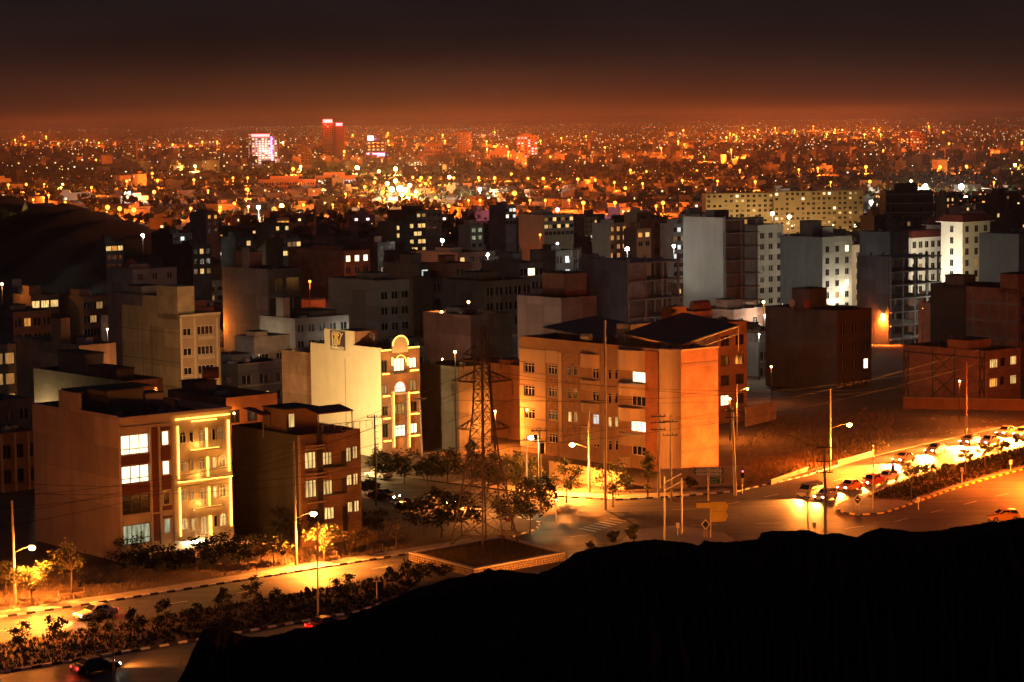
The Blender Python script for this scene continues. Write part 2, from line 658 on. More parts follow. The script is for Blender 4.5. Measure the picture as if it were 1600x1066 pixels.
# kerb stones, each its own piece
def stone_mesh(name, m, ln=0.98):
    mb = MB()
    h, w_ = 0.2, 0.14
    mb.hexa([(-ln / 2, -w_, -0.05), (ln / 2, -w_, -0.05), (ln / 2, w_, -0.05), (-ln / 2, w_, -0.05),
             (-ln / 2 + .015, -w_ + .03, h), (ln / 2 - .015, -w_ + .03, h), (ln / 2 - .015, w_ - .01, h), (-ln / 2 + .015, w_ - .01, h)])
    return mb.mesh(name, m)
KW, KB, KY = stone_mesh('kerb_stone', M_kw), stone_mesh('kerb_stone', M_kb), stone_mesh('kerb_stone', M_ky)
def kerb(pts, a, b, limit=300):
    P = resample(pts, 1.0)
    s0, s1 = strip(P, -0.12, 0.12)
    mb = MB()
    for i in range(len(P) - 1):
        mb.quad(*[(q.x, q.y, 0.10) for q in (s0[i], s0[i + 1], s1[i + 1], s1[i])])
    k = tag(mb.build('kerb', M_walk), kind='structure')
    for i, (p, q) in enumerate(zip(P, P[1:])):
        me = a if i % 2 == 0 else b
        o = link('kerb_stone', me, k, ((p.x + q.x) / 2, (p.y + q.y) / 2, random.uniform(-0.012, 0.012)), math.atan2(q.y - p.y, q.x - p.x) + random.uniform(-.02, .02))
    return k
kerb(gp(A_FAR + W_CORNER[:4]), KW, KB)
kerb(gp([(0, 1052), (110, 1034.5), (200, 1019.5), (285, 1005), (396, 986), (475, 972), (557, 958), (618, 938)]), KW, KB)
kerb(gp(ISL_LOW), KY, KB)
kerb(gp(N_EDGE[3:9]), KW, KB)

# painted lane marks
def dashes(pts, n, ln, gap):
    P = resample(pts, 0.5)
    i, step = 0, int((ln + gap) / 0.5)
    while i + int(ln / 0.5) < len(P) and n > 0:
        a, b = P[i], P[i + int(ln / 0.5)]
        d = (b - a).normalized()
        nn = Vector((-d.y, d.x, 0)) * 0.07
        mb = MB()
        mb.quad(*[(q.x, q.y, 0.026) for q in (a - nn, b - nn, b + nn, a + nn)])
        tag(mb.build('lane_marking', M_paint), kind='structure')
        i += step
        n -= 1
mid = [(p + q) / 2 for p, q in zip(gp([(0, 966), (357, 911.5), (640, 866)]), gp([(0, 1008), (357, 948), (640, 893)]))]
dashes(mid, 8, 3, 6)
dashes(gp([(700, 860), (900, 838), (1060, 822), (1300, 815)]), 6, 3, 5)
dashes(gp([(1240, 838), (1400, 815), (1500, 790), (1640, 755)]), 7, 3, 5)
zl = gp([(950, 800), (1100, 795), (1230, 770), (1330, 745), (1450, 715), (1600, 682)])
dashes(zl, 9, 3, 5)
for k in range(7):
    a = ground(905 + k * 8, 826 - k * 2.6)
    mb = MB()
    u_ = Vector((0.64, -0.77, 0))
    n_ = Vector((0.77, 0.64, 0)) * 0.25
    mb.quad(*[(q.x, q.y, 0.026) for q in (a - n_, a + u_ * 3 - n_, a + u_ * 3 + n_, a + n_)])
    tag(mb.build('crossing_stripe', M_paint), kind='structure')

# near hill the photograph is taken from
SIL = [(-300, 1150), (225, 1130), (262, 1088), (287, 1050), (303, 1012), (318, 984), (335, 981), (352, 986), (388, 993), (415, 996), (440, 990), (480, 979), (540, 966), (560, 957), (600, 941), (640, 923), (700, 906), (740, 896),
       (758, 891), (763, 884), (769, 890), (790, 892), (840, 897), (848, 893), (880, 879), (900, 863), (930, 857), (960, 851), (1000, 843), (1050, 846), (1092, 851), (1100, 843), (1112, 847), (1168, 846), (1186, 842), (1190, 832), (1225, 828), (1262, 829),
       (1285, 836), (1310, 834), (1340, 838), (1372, 824), (1400, 829), (1440, 831), (1500, 823), (1560, 815), (1600, 808), (1900, 770)]
def sil(px):
    for (a, ya), (b, yb) in zip(SIL, SIL[1:]):
        if a <= px <= b:
            t = (px - a) / (b - a)
            return ya + (yb - ya) * t
    return SIL[-1][1]
def hill():
    rnd = random.Random(3)
    rs = [4, 10, 20, 32, 45, 58, 70, 80, 88, 93, 97, 100, 104, 112, 124, 138, 152, 165]
    cols = list(range(-300, 1901, 5))
    mb = MB()
    idx = []
    for px in cols:
        y = sil(px) + 1.6 * math.sin(px * .093) * math.sin(px * .041 + 1) + rnd.uniform(-.8, .8)
        d = ray(px, y)
        d0 = Vector((d.x / d.y, 1, d.z / d.y))
        ridge = 97 + 7 * math.sin(px * 0.011) + 3 * math.sin(px * 0.037)
        zr = CAMZ + d0.z * ridge
        row = []
        for r in rs:
            rr = r * ridge / 100
            if r <= 100:
                t = r / 100
                z = 45.6 + (zr - 45.6) * t - (1.1 * math.sin(math.pi * t) if r < 100 else 0)
                if r < 93:
                    z += rnd.uniform(-0.35, 0.25) * min(1, t * 3)
                elif r < 100:
                    z += rnd.uniform(-0.10, 0.02)
            else:
                z = max(-1.0, zr - (r - 100) * 0.58 + rnd.uniform(-.2, .1))
            mb.v.append((d0.x * rr, rr, z))
            row.append(len(mb.v) - 1)
        idx.append(row)
    for a, b in zip(idx, idx[1:]):
        for k in range(len(rs) - 1):
            mb.f.append((a[k], b[k], b[k + 1], a[k + 1]))
            mb.m.append(0)
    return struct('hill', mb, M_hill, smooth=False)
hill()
# far dark hill behind the houses, with the lit monument on it
def mound():
    mb = MB()
    nx, ny = 90, 24
    rnd = random.Random(5)
    grid = []
    top = [(-260, 300), (-60, 312), (0, 326), (60, 330), (110, 341), (150, 362), (190, 388), (225, 410), (262, 436), (300, 455)]
    for i in range(nx + 1):
        px = -260 + i * 560 / nx
        y = None
        for (a, ya), (b, yb) in zip(top, top[1:]):
            if a <= px <= b:
                y = ya + (yb - ya) * (px - a) / (b - a)
        row = []
        for j in range(ny + 1):
            Y = 640 + j * 23.3
            t = j / ny
            zt = at(px, y, 900).z + 1.5 * math.sin(i * 0.9)
            b = math.sin(math.pi * min(1, t * 1.0)) ** 0.8 if t < 1 else 0
            z0 = terr(Y) - 2
            z = z0 + max(0, zt - z0) * b + rnd.uniform(-1.3, 1.0)
            x = at(px, 400, 900).x
            row.append(len(mb.v))
            mb.v.append((x, Y, z))
        grid.append(row)
    for a, b in zip(grid, grid[1:]):
        for k in range(ny):
            mb.f.append((a[k], b[k], b[k + 1], a[k + 1]))
            mb.m.append(0)
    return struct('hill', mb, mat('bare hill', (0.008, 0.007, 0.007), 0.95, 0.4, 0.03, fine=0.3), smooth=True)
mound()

# ------------------------------------------------------------------ building kit
GRID = R_(40)
UX, UY = math.cos(GRID), math.sin(GRID)
M_wf = mat('white window frame', (0.62, 0.60, 0.56), 0.5, 0.1, 1)
M_df = mat('dark window frame', (0.05, 0.048, 0.05), 0.5, 0.1, 1)
M_glass, _t, _b = nodemat('dark window glass')
_b.inputs['Base Color'].default_value = (0.012, 0.013, 0.016, 1)
_b.inputs['Roughness'].default_value = 0.12
_b.inputs['Specular IOR Level'].default_value = 0.6
M_roof = mat('bitumen roof', (0.030, 0.031, 0.036), 0.85, 0.4, 0.3, fine=0.25)
M_roofc = mat('dusty roof', (0.075, 0.07, 0.068), 0.9, 0.4, 0.3, fine=0.25)
M_steel = mat('galvanised steel', (0.30, 0.30, 0.30), 0.5, 0.2, 1.0, metal=0.3)
M_dark = mat('dark painted steel', (0.035, 0.034, 0.036), 0.6, 0.3, 1.0)
M_tank = mat('rusty tank', (0.16, 0.07, 0.05), 0.7, 0.4, 1.0)
M_inner = mat('unlit room', (0.05, 0.045, 0.04), 0.9, 0.2, 1.0)
LIT = {
    'W': emit('bright window light', (1.0, 0.80, 0.46), 2.6, curtain=0.25, rnd=0.2),
    'Y': emit('yellow window light', (1.0, 0.62, 0.20), 1.1, curtain=0.55, rnd=0.3),
    'y': emit('dim window light', (1.0, 0.52, 0.16), 0.32, curtain=0.6, rnd=0.4),
    'O': emit('orange window light', (1.0, 0.40, 0.07), 0.9, curtain=0.5, rnd=0.3),
    'G': emit('greenish window light', (0.86, 0.90, 0.55), 0.35, curtain=0.7, rnd=0.3),
    'C': emit('cool window light', (0.92, 0.97, 0.92), 1.2, curtain=0.4, rnd=0.3),
    'K': M_glass,
}
WMESH = {}
def win_mesh(wd, ht, style, axis):
    """frame with bars, and its pane; facing -y (axis x) or -x (axis y); style = columns, transom, arch"""
    key = (round(wd, 2), round(ht, 2), style, axis)
    if key in WMESH:
        return WMESH[key]
    cols, tr, fm, arch = style
    fr, pn = MB(), MB()
    def P(s, d, z):
        return (s, d, z) if axis == 'x' else (d, -s if False else s, z)
    def bx(mb, s0, d0, z0, s1, d1, z1):
        if axis == 'x':
            mb.box(s0, d0, z0, s1, d1, z1)
        else:
            mb.box(d0, s0, z0, d1, s1, z1)
    t = min(0.09, wd * 0.09)
    d0, d1 = -0.03, 0.07
    if arch:
        hb = ht - wd / 2
        bx(fr, 0, d0, 0, t, d1, hb); bx(fr, wd - t, d0, 0, wd, d1, hb); bx(fr, t, d0, 0, wd - t, d1, t)
        bx(fr, t, d0 + .005, hb - t / 2, wd - t, d1 - .005, hb + t / 2)
        n = 8
        for k in range(n):
            a0, a1 = math.pi * k / n, math.pi * (k + 1) / n
            q = []
            for (a, rr) in ((a0, wd / 2), (a1, wd / 2), (a1, wd / 2 - t), (a0, wd / 2 - t)):
                q.append((wd / 2 - math.cos(a) * rr, hb + math.sin(a) * rr))
            if axis == 'x':
                fr.hexa([(s, d0, z) for s, z in q] + [(s, d1, z) for s, z in q])
            else:
                fr.hexa([(d0, s, z) for s, z in q] + [(d1, s, z) for s, z in q])
        bx(fr, wd / 2 - t / 3, d0 + .01, t, wd / 2 + t / 3, d1 - .01, ht - t)
        pts = [(0, 0), (wd, 0), (wd, hb)] + [(wd / 2 + math.cos(math.pi * k / 8) * wd / 2, hb + math.sin(math.pi * k / 8) * wd / 2) for k in range(1, 8)] + [(0, hb)]
        pn.poly([(s, 0.05, z) if axis == 'x' else (0.05, s, z) for s, z in pts])
    else:
        bx(fr, 0, d0, 0, wd, d1, t); bx(fr, 0, d0, ht - t, wd, d1, ht)
        bx(fr, 0, d0, t, t, d1, ht - t); bx(fr, wd - t, d0, t, wd, d1, ht - t)
        for k in range(1, cols):
            s = wd * k / cols
            bx(fr, s - t / 2, d0 + .01, t, s + t / 2, d1 - .01, ht - t)
        if tr:
            z = ht * tr
            bx(fr, t, d0 + .015, z - t / 2, wd - t, d1 - .015, z + t / 2)
        bx(pn, t / 2, 0.03, t / 2, wd - t / 2, 0.05, ht - t / 2)
    a = fr.mesh('window', fm)
    b = pn.mesh('pane', M_glass)
    WMESH[key] = (a, b)
    return a, b
WM1 = {}
def win_simple(wd, ht, lit, axis):
    """far window: a pane set back in a thin frame, one mesh"""
    key = (round(wd, 1), round(ht, 1), lit, axis)
    if key not in WM1:
        mb = MB()
        def bx(s0, d0_, z0, s1, d1_, z1, mi):
            if axis == 'x':
                mb.box(s0, d0_, z0, s1, d1_, z1, mi)
            else:
                mb.box(d0_, s0, z0, d1_, s1, z1, mi)
        bx(0, -0.05, -0.08, wd, 0.04, 0, 1); bx(0, -0.04, ht, wd, 0.04, ht + .08, 1)
        bx(-.08, -0.04, -0.08, 0, 0.04, ht + .08, 1); bx(wd, -0.04, -0.08, wd + .08, 0.04, ht + .08, 1)
        bx(wd / 2 - .04, -0.03, 0, wd / 2 + .04, 0.0, ht, 1)
        bx(0, -0.02, 0, wd, 0.03, ht, 0)
        WM1[key] = mb.mesh('window', [LIT[lit], M_wf])
    return WM1[key]
def wall_face(mb, axis, plane, s0, s1, z0, z1, holes, rev=0.18, mi=0):
    """a wall in one plane with window openings and their reveals; outward is -y (axis x) or -x (axis y)"""
    def P(s, d, z):
        return (s, plane + d, z) if axis == 'x' else (plane + d, s, z)
    def q(a, b, c, d):
        if axis == 'x':
            mb.quad(a, b, c, d, mi)
        else:
            mb.quad(b, a, d, c, mi)
    holes = [(max(a, s0 + .02), max(b, z0 + .02), min(c, s1 - .02), min(d, z1 - .02)) for a, b, c, d in holes if c > s0 + .05 and a < s1 - .05]
    S = sorted({s0, s1, *[h[0] for h in holes], *[h[2] for h in holes]})
    Z = sorted({z0, z1, *[h[1] for h in holes], *[h[3] for h in holes]})
    for a, b in zip(S, S[1:]):
        run = None
        for c, d in zip(Z, Z[1:]):
            ms, mz = (a + b) / 2, (c + d) / 2
            inside = any(h[0] < ms < h[2] and h[1] < mz < h[3] for h in holes)
            if inside:
                if run:
                    q(P(a, 0, run[0]), P(b, 0, run[0]), P(b, 0, run[1]), P(a, 0, run[1]))
                    run = None
            else:
                run = (run[0], d) if run else (c, d)
        if run:
            q(P(a, 0, run[0]), P(b, 0, run[0]), P(b, 0, run[1]), P(a, 0, run[1]))
    for h in holes:
        a, c, b, d = h[0], h[1], h[2], h[3]
        q(P(a, 0, c), P(a, rev, c), P(a, rev, d), P(a, 0, d)) if False else None
        for (u0, w0, u1, w1) in ((a, c, b, c), (b, c, b, d), (b, d, a, d), (a, d, a, c)):
            q(P(u0, 0, w0), P(u0, rev, w0), P(u1, rev, w1), P(u1, 0, w1)) if False else mb.quad(P(u0, 0, w0), P(u1, 0, w1), P(u1, rev, w1), P(u0, rev, w0), mi)
ALLB = []
class Bld:
    """a building seen over its nearest vertical edge: measured by where that edge, its two faces' ends and its top show"""
    def __init__(s, name, label, cx, yt, xl, xr, Y, cat='building', group=None, rot=GRID, zb=None, minL=None, minR=None):
        s.Y, s.rot = Y, rot
        top = at(cx, yt, Y)
        s.zb = (terr(Y) - 0.4) if zb is None else zb
        s.C = Vector((top.x, Y, s.zb))
        s.H = top.z - s.zb
        s.root = thing(name, label, cat, s.C, rot, group)
        s.ux, s.uy = math.cos(rot), math.sin(rot)
        s.top = top.z
        s.R = s.sR(xr) if xr is not None else minR
        s.L = s.sL(xl) if xl is not None else minL
        if minR:
            s.R = max(s.R, minR)
        if minL:
            s.L = max(s.L, minL)
        s.w = {'R': [], 'L': []}
        s.cx = cx
        ALLB.append(s)
    def wp(s, x, y, z):
        return Vector((s.C.x + x * s.ux - y * s.uy, s.C.y + x * s.uy + y * s.ux, s.C.z + z))
    def sR(s, px, z=None):
        lo, hi = -40.0, 300.0
        z = s.H if z is None else z
        for _ in range(40):
            m = (lo + hi) / 2
            if proj(s.wp(m, 0, z))[0] < px:
                lo = m
            else:
                hi = m
        return lo
    def sL(s, px, z=None):
        lo, hi = -40.0, 300.0
        z = s.H if z is None else z
        for _ in range(40):
            m = (lo + hi) / 2
            if proj(s.wp(0, m, z))[0] > px:
                lo = m
            else:
                hi = m
        return lo
    def zat(s, x, y, py):
        """height above the base of the pixel row py at local (x, y)"""
        lo, hi = -40.0, 120.0
        for _ in range(40):
            m = (lo + hi) / 2
            if proj(s.wp(x, y, m))[1] > py:
                lo = m
            else:
                hi = m
        return lo
    def rect(s, face, x0, y0, x1, y1):
        """a rectangle on a face, from the pixels it covers: (s0, z0, s1, z1)"""
        f = s.sR if face == 'R' else s.sL
        zm = s.H * 0.6
        a, b = f(x0, zm), f(x1, zm)
        m = (a + b) / 2
        p = (m, 0) if face == 'R' else (0, m)
        z0, z1 = s.zat(*p, y1), s.zat(*p, y0)
        return (min(a, b), z0, max(a, b), z1)
    def win(s, face, px, lit='K', style=(2, 0, None, False), hole=True):
        r = s.rect(face, *px)
        s.w[face].append((r, lit, style, hole))
    def grid(s, face, n, storey, z_top, wd, ht, lit='', s0=0.0, s1=None, rows=4, style=(2, 0, None, False)):
        """rows of like windows from the top down; lit: one letter per window, row by row"""
        s1 = (s.R if face == 'R' else s.L) if s1 is None else s1
        k = 0
        for r in range(rows):
            z = s.H - z_top - ht - r * storey
            if z < 0.3:
                break
            for c in range(n):
                m = s0 + (s1 - s0) * (c + 0.5) / n
                l = lit[k] if k < len(lit) else 'K'
                k += 1
                if l != '.':
                    s.w[face].append(((m - wd / 2, z, m + wd / 2, z + ht), l, style, True))
    def walls(s, mR, mL=None, mroof=None, parapet=0.9, simple=False, coping=None, stepsL=None, back=True):
        mL = mL or mR
        mroof = mroof or M_roof
        R, L, H = s.R, s.L, s.H
        rev = 0.16
        mb = MB()
        wall_face(mb, 'x', 0, 0, R, 0, H, [w[0] for w in s.w['R'] if w[3]], rev)
        if stepsL is None:
            mb.quad((R, 0, 0), (R, L, 0), (R, L, H), (R, 0, H))
        t = 0.2
        zr = H - parapet
        mb.quad((0, 0, H), (R, 0, H), (R, t, H), (0, t, H))
        mb.quad((R, t, H), (0, t, H), (0, t, zr), (R, t, zr))
        if stepsL is not None:
            mb.quad((R, 0, 0), (R, L, 0), (R, L, H), (R, 0, H))
        mb.build('wall', mR, s.root)
        mb = MB()
        hs = [w[0] for w in s.w['L'] if w[3]]
        wall_face(mb, 'y', 0, 0, L, 0, H, hs, rev)
        mb.quad((0, 0, H), (t, t, H), (t, L, H), (0, L, H))
        mb.quad((t, t, H), (t, t, zr), (t, L, zr), (t, L, H))
        if back:
            mb.quad((R, L, 0), (0, L, 0), (0, L, H), (R, L, H))
            mb.quad((0, L, H), (R, L, H), (R, L - t, H), (0, L - t, H))
            mb.quad((0, L - t, H), (R, L - t, H), (R, L - t, zr), (0, L - t, zr))
        for (a, b, h) in (stepsL or []):   # raised lengths of the side wall
            mb.box(0, a, H, 0.25, b, H + h)
        mb.build('wall', mL, s.root)
        mb = MB()
        mb.quad((t, t, zr), (R, t, zr), (R, L, zr), (t, L, zr))
        mb.build('roof', mroof, s.root)
        for face in 'RL':
            ax = 'x' if face == 'R' else 'y'
            for r, lit, style, hole in s.w[face]:
                wd, ht = r[2] - r[0], r[3] - r[1]
                off = 0.10 if hole else -0.09
                loc = (r[0], off, r[1]) if face == 'R' else (off, r[0], r[1])
                if simple:
                    link('window', win_simple(wd, ht, lit, ax), s.root, loc)
                else:
                    st = (style[0], style[1], style[2] or M_wf, style[3])
                    fm, pm = win_mesh(wd, ht, st, ax)
                    fo = link('window', fm, s.root, loc)
                    po = link('pane', pm, fo)
                    if lit != 'K':
                        po.material_slots[0].link = 'OBJECT'
                        po.material_slots[0].material = LIT[lit]
        return s
    def part(s, name, m, *boxes, parent=None):
        mb = MB()
        for b in boxes:
            mb.box(*b)
        return mb.build(name, m, parent or s.root)
    def roofbox(s, x0, y0, x1, y1, h, m, name='stair_house', cap=True):
        """small block standing on the roof"""
        zr = s.H - 0.9
        o = s.part(name, m, (x0, y0, zr), (x1, y1, zr + h)) if False else None
        mb = MB()
        mb.box(x0, y0, zr, x1, y1, zr + h)
        o = mb.build(name, m, s.root)
        if cap:
            mb = MB()
            mb.box(x0 - .12, y0 - .12, zr + h + .003, x1 + .12, y1 + .12, zr + h + .13)
            mb.build('roof_slab', M_roof, o)
        return o
    def roofpx(s, px0, py0, px1, d, h_to, m, depth=4.0, name='stair_house'):
        """block on the roof whose near face runs along x at local y = d, from pixel px0 to px1, top at row h_to"""
        zr = s.H - 0.9
        def sx(px):
            lo, hi = -40.0, 120.0
            for _ in range(40):
                m_ = (lo + hi) / 2
                if proj(s.wp(m_, d, zr))[0] < px:
                    lo = m_
                else:
                    hi = m_
            return lo
        a, b = sx(px0), sx(px1)
        h = s.zat((a + b) / 2, d, h_to) - zr
        return s.roofbox(a, d, b, d + depth, max(0.4, h), m, name)
    def clutter(s, n=5, seed=0, antenna=True):
        rnd = random.Random(seed + int(s.cx))
        zr = s.H - 0.9
        for k in range(n):
            x, y = rnd.uniform(0.8, max(1, s.R - 1.2)), rnd.uniform(1, max(1.5, s.L - 1.5))
            kind = rnd.choice('cctavv')
            mb = MB()
            if kind == 'c':      # evaporative cooler on a stand
                mb.box(x, y, zr + .35, x + 1.0, y + 1.0, zr + 1.35)
                for a in (0.05, .9):
                    for b in (0.05, .9):
                        mb.box(x + a, y + b, zr, x + a + .06, y + b + .06, zr + .345)
                mb.tube((x + .5, y + .5, zr + 1.353), (x + .5, y + .5, zr + 1.6), .18, .12, 6)
                mb.build('air_cooler', M_steel, s.root)
            elif kind == 't':
                mb.tube((x - .8, y, zr + .75), (x + .8, y, zr + .75), .5, .5, 10)
                mb.box(x - .5, y - .4, zr, x - .4, y + .4, zr + .5)
                mb.box(x + .4, y - .4, zr, x + .5, y + .4, zr + .5)
                mb.build('water_tank', M_tank if rnd.random() < .5 else M_steel, s.root)
            elif kind == 'a' and antenna:
                mb.tube((x, y, zr), (x, y, zr + 3), .025, .02, 4)
                for q in range(4):
                    mb.box(x - .5 + q * .06, y - .01, zr + 2.3 + q * .18, x + .5 - q * .06, y + .01, zr + 2.32 + q * .18)
                mb.build('antenna', M_steel, s.root)
            else:
                hh = rnd.uniform(.6, 1.3)
                mb.box(x, y, zr, x + .5, y + .5, zr + hh)
                mb.box(x - .06, y - .06, zr + hh + .002, x + .56, y + .56, zr + hh + .1)
                mb.build('chimney', M_conc, s.root)
        return s

# ------------------------------------------------------------------ materials of the houses
P_pink = mat('rose grey plaster', (0.36, 0.30, 0.27), 0.9, 0.14, 0.25, stain=0.3, fine=0.08, lifts=(5.5, 3.3))
P_cream = mat('cream plaster', (0.60, 0.52, 0.40), 0.85, 0.10, 0.4, stain=0.15, fine=0.05)
P_stone = mat('travertine facade', (0.50, 0.43, 0.34), 0.75, 0.15, 0.8, fine=0.1)
P_wine = mat('wine red cladding', (0.13, 0.035, 0.03), 0.6, 0.2, 0.8)
P_grey = mat('grey cement render', (0.27, 0.25, 0.235), 0.92, 0.22, 0.3, stain=0.35, fine=0.12, lifts=(4.6, 3.1))
P_dkgrey = mat('dark cement render', (0.11, 0.105, 0.105), 0.92, 0.25, 0.3, stain=0.35, fine=0.12, lifts=(4.2, 3.1))
P_white = mat('white plaster', (0.66, 0.63, 0.57), 0.88, 0.12, 0.3, stain=0.2, fine=0.05, lifts=(5.0, 3.2))
P_sand = mat('sand coloured stone', (0.40, 0.31, 0.22), 0.85, 0.18, 0.5, stain=0.2, fine=0.1)
P_brown = mat('brown stone facade', (0.20, 0.115, 0.075), 0.8, 0.22, 0.7, fine=0.15)
P_redbr = mat('red brown plaster', (0.24, 0.12, 0.085), 0.9, 0.25, 0.25, stain=0.3, fine=0.1, lifts=(5.2, 3.2))
P_green = mat('grey green plaster', (0.30, 0.33, 0.27), 0.9, 0.12, 0.4, stain=0.2)
P_blue = mat('blue grey render', (0.13, 0.14, 0.165), 0.92, 0.2, 0.3, stain=0.4, fine=0.1, lifts=(4.4, 3.1))
P_panel = mat('beige composite panel', (0.50, 0.385, 0.27), 0.45, 0.08, 0.6)
P_canopy = mat('dark blue metal sheet', (0.018, 0.022, 0.035), 0.5, 0.2, 1.2)
P_redroof = mat('red roof sheet', (0.22, 0.05, 0.04), 0.6, 0.25, 0.8)
BR_red = brickmat('red brick', (0.30, 0.125, 0.075), (0.22, 0.095, 0.06), (0.20, 0.16, 0.13))
BR_org = brickmat('orange brick', (0.40, 0.21, 0.12), (0.33, 0.165, 0.095), (0.26, 0.19, 0.14))
BR_blk = brickmat('grey concrete block', (0.26, 0.25, 0.235), (0.21, 0.20, 0.19), (0.16, 0.155, 0.15), 0.9, 0.42, msize=0.03)
BR_sand = brickmat('sand brick', (0.42, 0.33, 0.24), (0.37, 0.29, 0.21), (0.30, 0.25, 0.2), 0.6, 0.3)
BR_strip = brickmat('brown stone strips', (0.26, 0.155, 0.10), (0.20, 0.115, 0.075), (0.10, 0.07, 0.05), 1.1, 0.28)
M_led = emit('warm LED strip', (1.0, 0.43, 0.06), 6.5, sample='AUTO')
M_ledw = emit('white LED light', (1.0, 0.86, 0.52), 14.0, sample='AUTO')
M_gold = mat('gold lettering', (0.75, 0.48, 0.06), 0.4, 0.1, 2.0)
M_ivory = mat('ivory lettering', (0.78, 0.70, 0.52), 0.5, 0.05, 2.0)
M_sign = mat('dark purple sign board', (0.045, 0.022, 0.03), 0.6, 0.1, 1.0)
D1 = (1, 0, M_df, False)
D2 = (2, 0, M_df, False)
W2 = (2, 0, M_wf, False)
W3 = (3, 0, M_wf, False)
W3T = (3, 0.72, M_wf, False)
ARCH = (2, 0, M_wf, True)

# ---- house with the light strips
b = Bld('apartment_house', 'four storey house front edged with glowing light strips and three big bright windows', 186, 653, 50, 360, 258)
for y0, y1, l in ((679, 710, 'W'), (727, 755, 'W'), (772.5, 803, 'K'), (819, 850, 'G')):
    b.win('R', (190, y0, 233.5, y1), l, (3, 0.28, M_wf if l == 'W' and y0 < 700 else M_df, False))
for y0, y1, l in ((673.5, 696, 'W'), (720, 742, 'W'), (765.5, 789, 'K'), (810, 833.5, 'G')):
    b.win('R', (254.5, y0, 265.5, y1), l, (1, 0, M_wf, False))
for y0, kind in ((674, 'K'), (718, 'y'), (764, 'y'), (809, 'Y')):
    b.win('R', (280.5, y0, 291.5, y0 + 19), kind, ARCH, False)
    b.win('R', (296, y0 + 1, 302.5, y0 + 18), kind, (1, 0, M_wf, False), False)
    b.win('R', (310.5, y0 - 3, 321, y0 + 26), kind if kind != 'K' else 'y', ARCH, False)
    b.win('R', (331.5, y0 - 4, 337, y0 + 14), 'Y' if kind == 'y' else 'K', (1, 0, M_wf, False), False)
    b.win('R', (340.5, y0 - 8, 352, y0 + 13), 'y' if kind != 'Y' else 'Y', ARCH, False)
b.walls(P_stone, P_pink, stepsL=[])
z_ = b.H
def strip_part(b, name, m, face, x0, y0, x1, y1, proud=0.06, depth=0.05, parent=None):
    r = b.rect(face, x0, y0, x1, y1)
    if face == 'R':
        bx = (r[0], -proud, r[1], r[2], -proud + depth, r[3])
    else:
        bx = (-proud, r[0], r[1], -proud + depth, r[2], r[3])
    return b.part(name, m, bx, parent=parent)
# stepped parapet of the blank side wall
r0, r1 = b.sL(124), b.sL(92)
b.part('parapet', P_pink, (0.003, r0, b.H - .3, 0.3, r1, b.H + 2.0))
b.part('parapet', P_pink, (0.003, b.sL(184), b.H - .2, 0.22, r0 - .01, b.H + 0.14))
for x0, y0, x1, y1 in ((189.5, 711, 233.5, 726), (189.5, 756, 233.5, 771.5)):
    strip_part(b, 'spandrel_panel', P_wine, 'R', x0, y0, x1, y1, 0.05)
strip_part(b, 'cladding_panel', P_wine, 'R', 238, 668, 246.5, 845, 0.09, 0.085)
for y0, y1 in ((667, 672.5), (697, 719), (743, 764.5), (790, 797), (806, 809)):
    strip_part(b, 'cladding_panel', P_wine, 'R', 252.5, y0, 267, y1, 0.05, 0.045)
for x0 in (186.5, 234.2, 248, 269.5):
    strip_part(b, 'pilaster', P_stone, 'R', x0, 664, x0 + 2.8, 858, 0.14, 0.137)
for y in (664, 802, 853):
    strip_part(b, 'string_course', P_stone, 'R', 187, y, 272, y + 2.2, 0.2, 0.055)
b.part('cornice', P_stone, (-.05, -.32, b.H - .28, b.R + .02, -.002, b.H + .02))
# strips of light: two head strips, four uprights, balcony edges, the mid floor line
for x0, y0, x1, y1 in ((274, 650.2, 359, 652.2), (299, 655.5, 338, 657.2), (277.6, 666, 279.6, 748), (278.4, 762, 280.4, 838), (356, 656, 358.6, 736), (357.4, 746, 360, 822),
                       (276, 747, 361, 749.4), (297, 700, 341, 703), (299, 791, 343, 794), (322, 669, 324.4, 699), (322.5, 714, 325.5, 744), (324, 761, 326.4, 790), (324, 806, 328, 836)):
    strip_part(b, 'light_strip', M_led, 'R', x0, y0, x1, y1, 0.30 if y1 - y0 < 5 else 0.16, 0.06)
for x0, y0, x1 in ((296, 687, 342), (277, 731, 357), (298, 777, 344), (278, 824, 357)):
    r = b.rect('R', x0, y0, x1, y0 + 14)
    sl = b.part('balcony_slab', P_stone, (r[0], -.85, r[1] - .12, r[2], -.003, r[1]))
    mb = MB()
    mb.box(r[0], -.82, r[1] + .95, r[2], -.76, r[1] + 1.0)
    mb.box(r[0], -.82, r[1] + .002, r[2], -.76, r[1] + .05)
    k = r[0]
    while k < r[2]:
        mb.box(k, -.805, r[1] + .05, k + .03, -.775, r[1] + .95)
        k += .16
    mb.build('balcony_railing', M_wf, b.root)
strip_part(b, 'porch_light', M_ledw, 'R', 282, 842, 314, 849, 0.5, 0.1)
b.part('garden_wall', P_white, (b.sR(222), -3.2, 0, b.R + .2, -2.95, 1.7))
pl = point(b.wp(b.sR(300), -1.4, 1.6), 300, (1, .60, .2), .3)
pl.name = 'porch_lamp_light'
for px, py in ((300, 694), (300, 741), (300, 785), (345, 720), (345, 770)):
    q = b.wp(b.sR(px), -1.0, b.zat(b.sR(px), 0, py))
    point(q, 150, (1, .40, .06), .35)
b.roofbox(b.R * .18, b.L * .35, b.R * .5, b.L * .62, 3.0, P_dkgrey)
b.roofbox(b.R * .56, b.L * .40, b.R * .72, b.L * .52, 2.2, P_grey)
b.roofbox(b.R * .2, b.L * .66, b.R * .85, b.L * .9, 2.4, P_redbr)
b.clutter(11, 1)

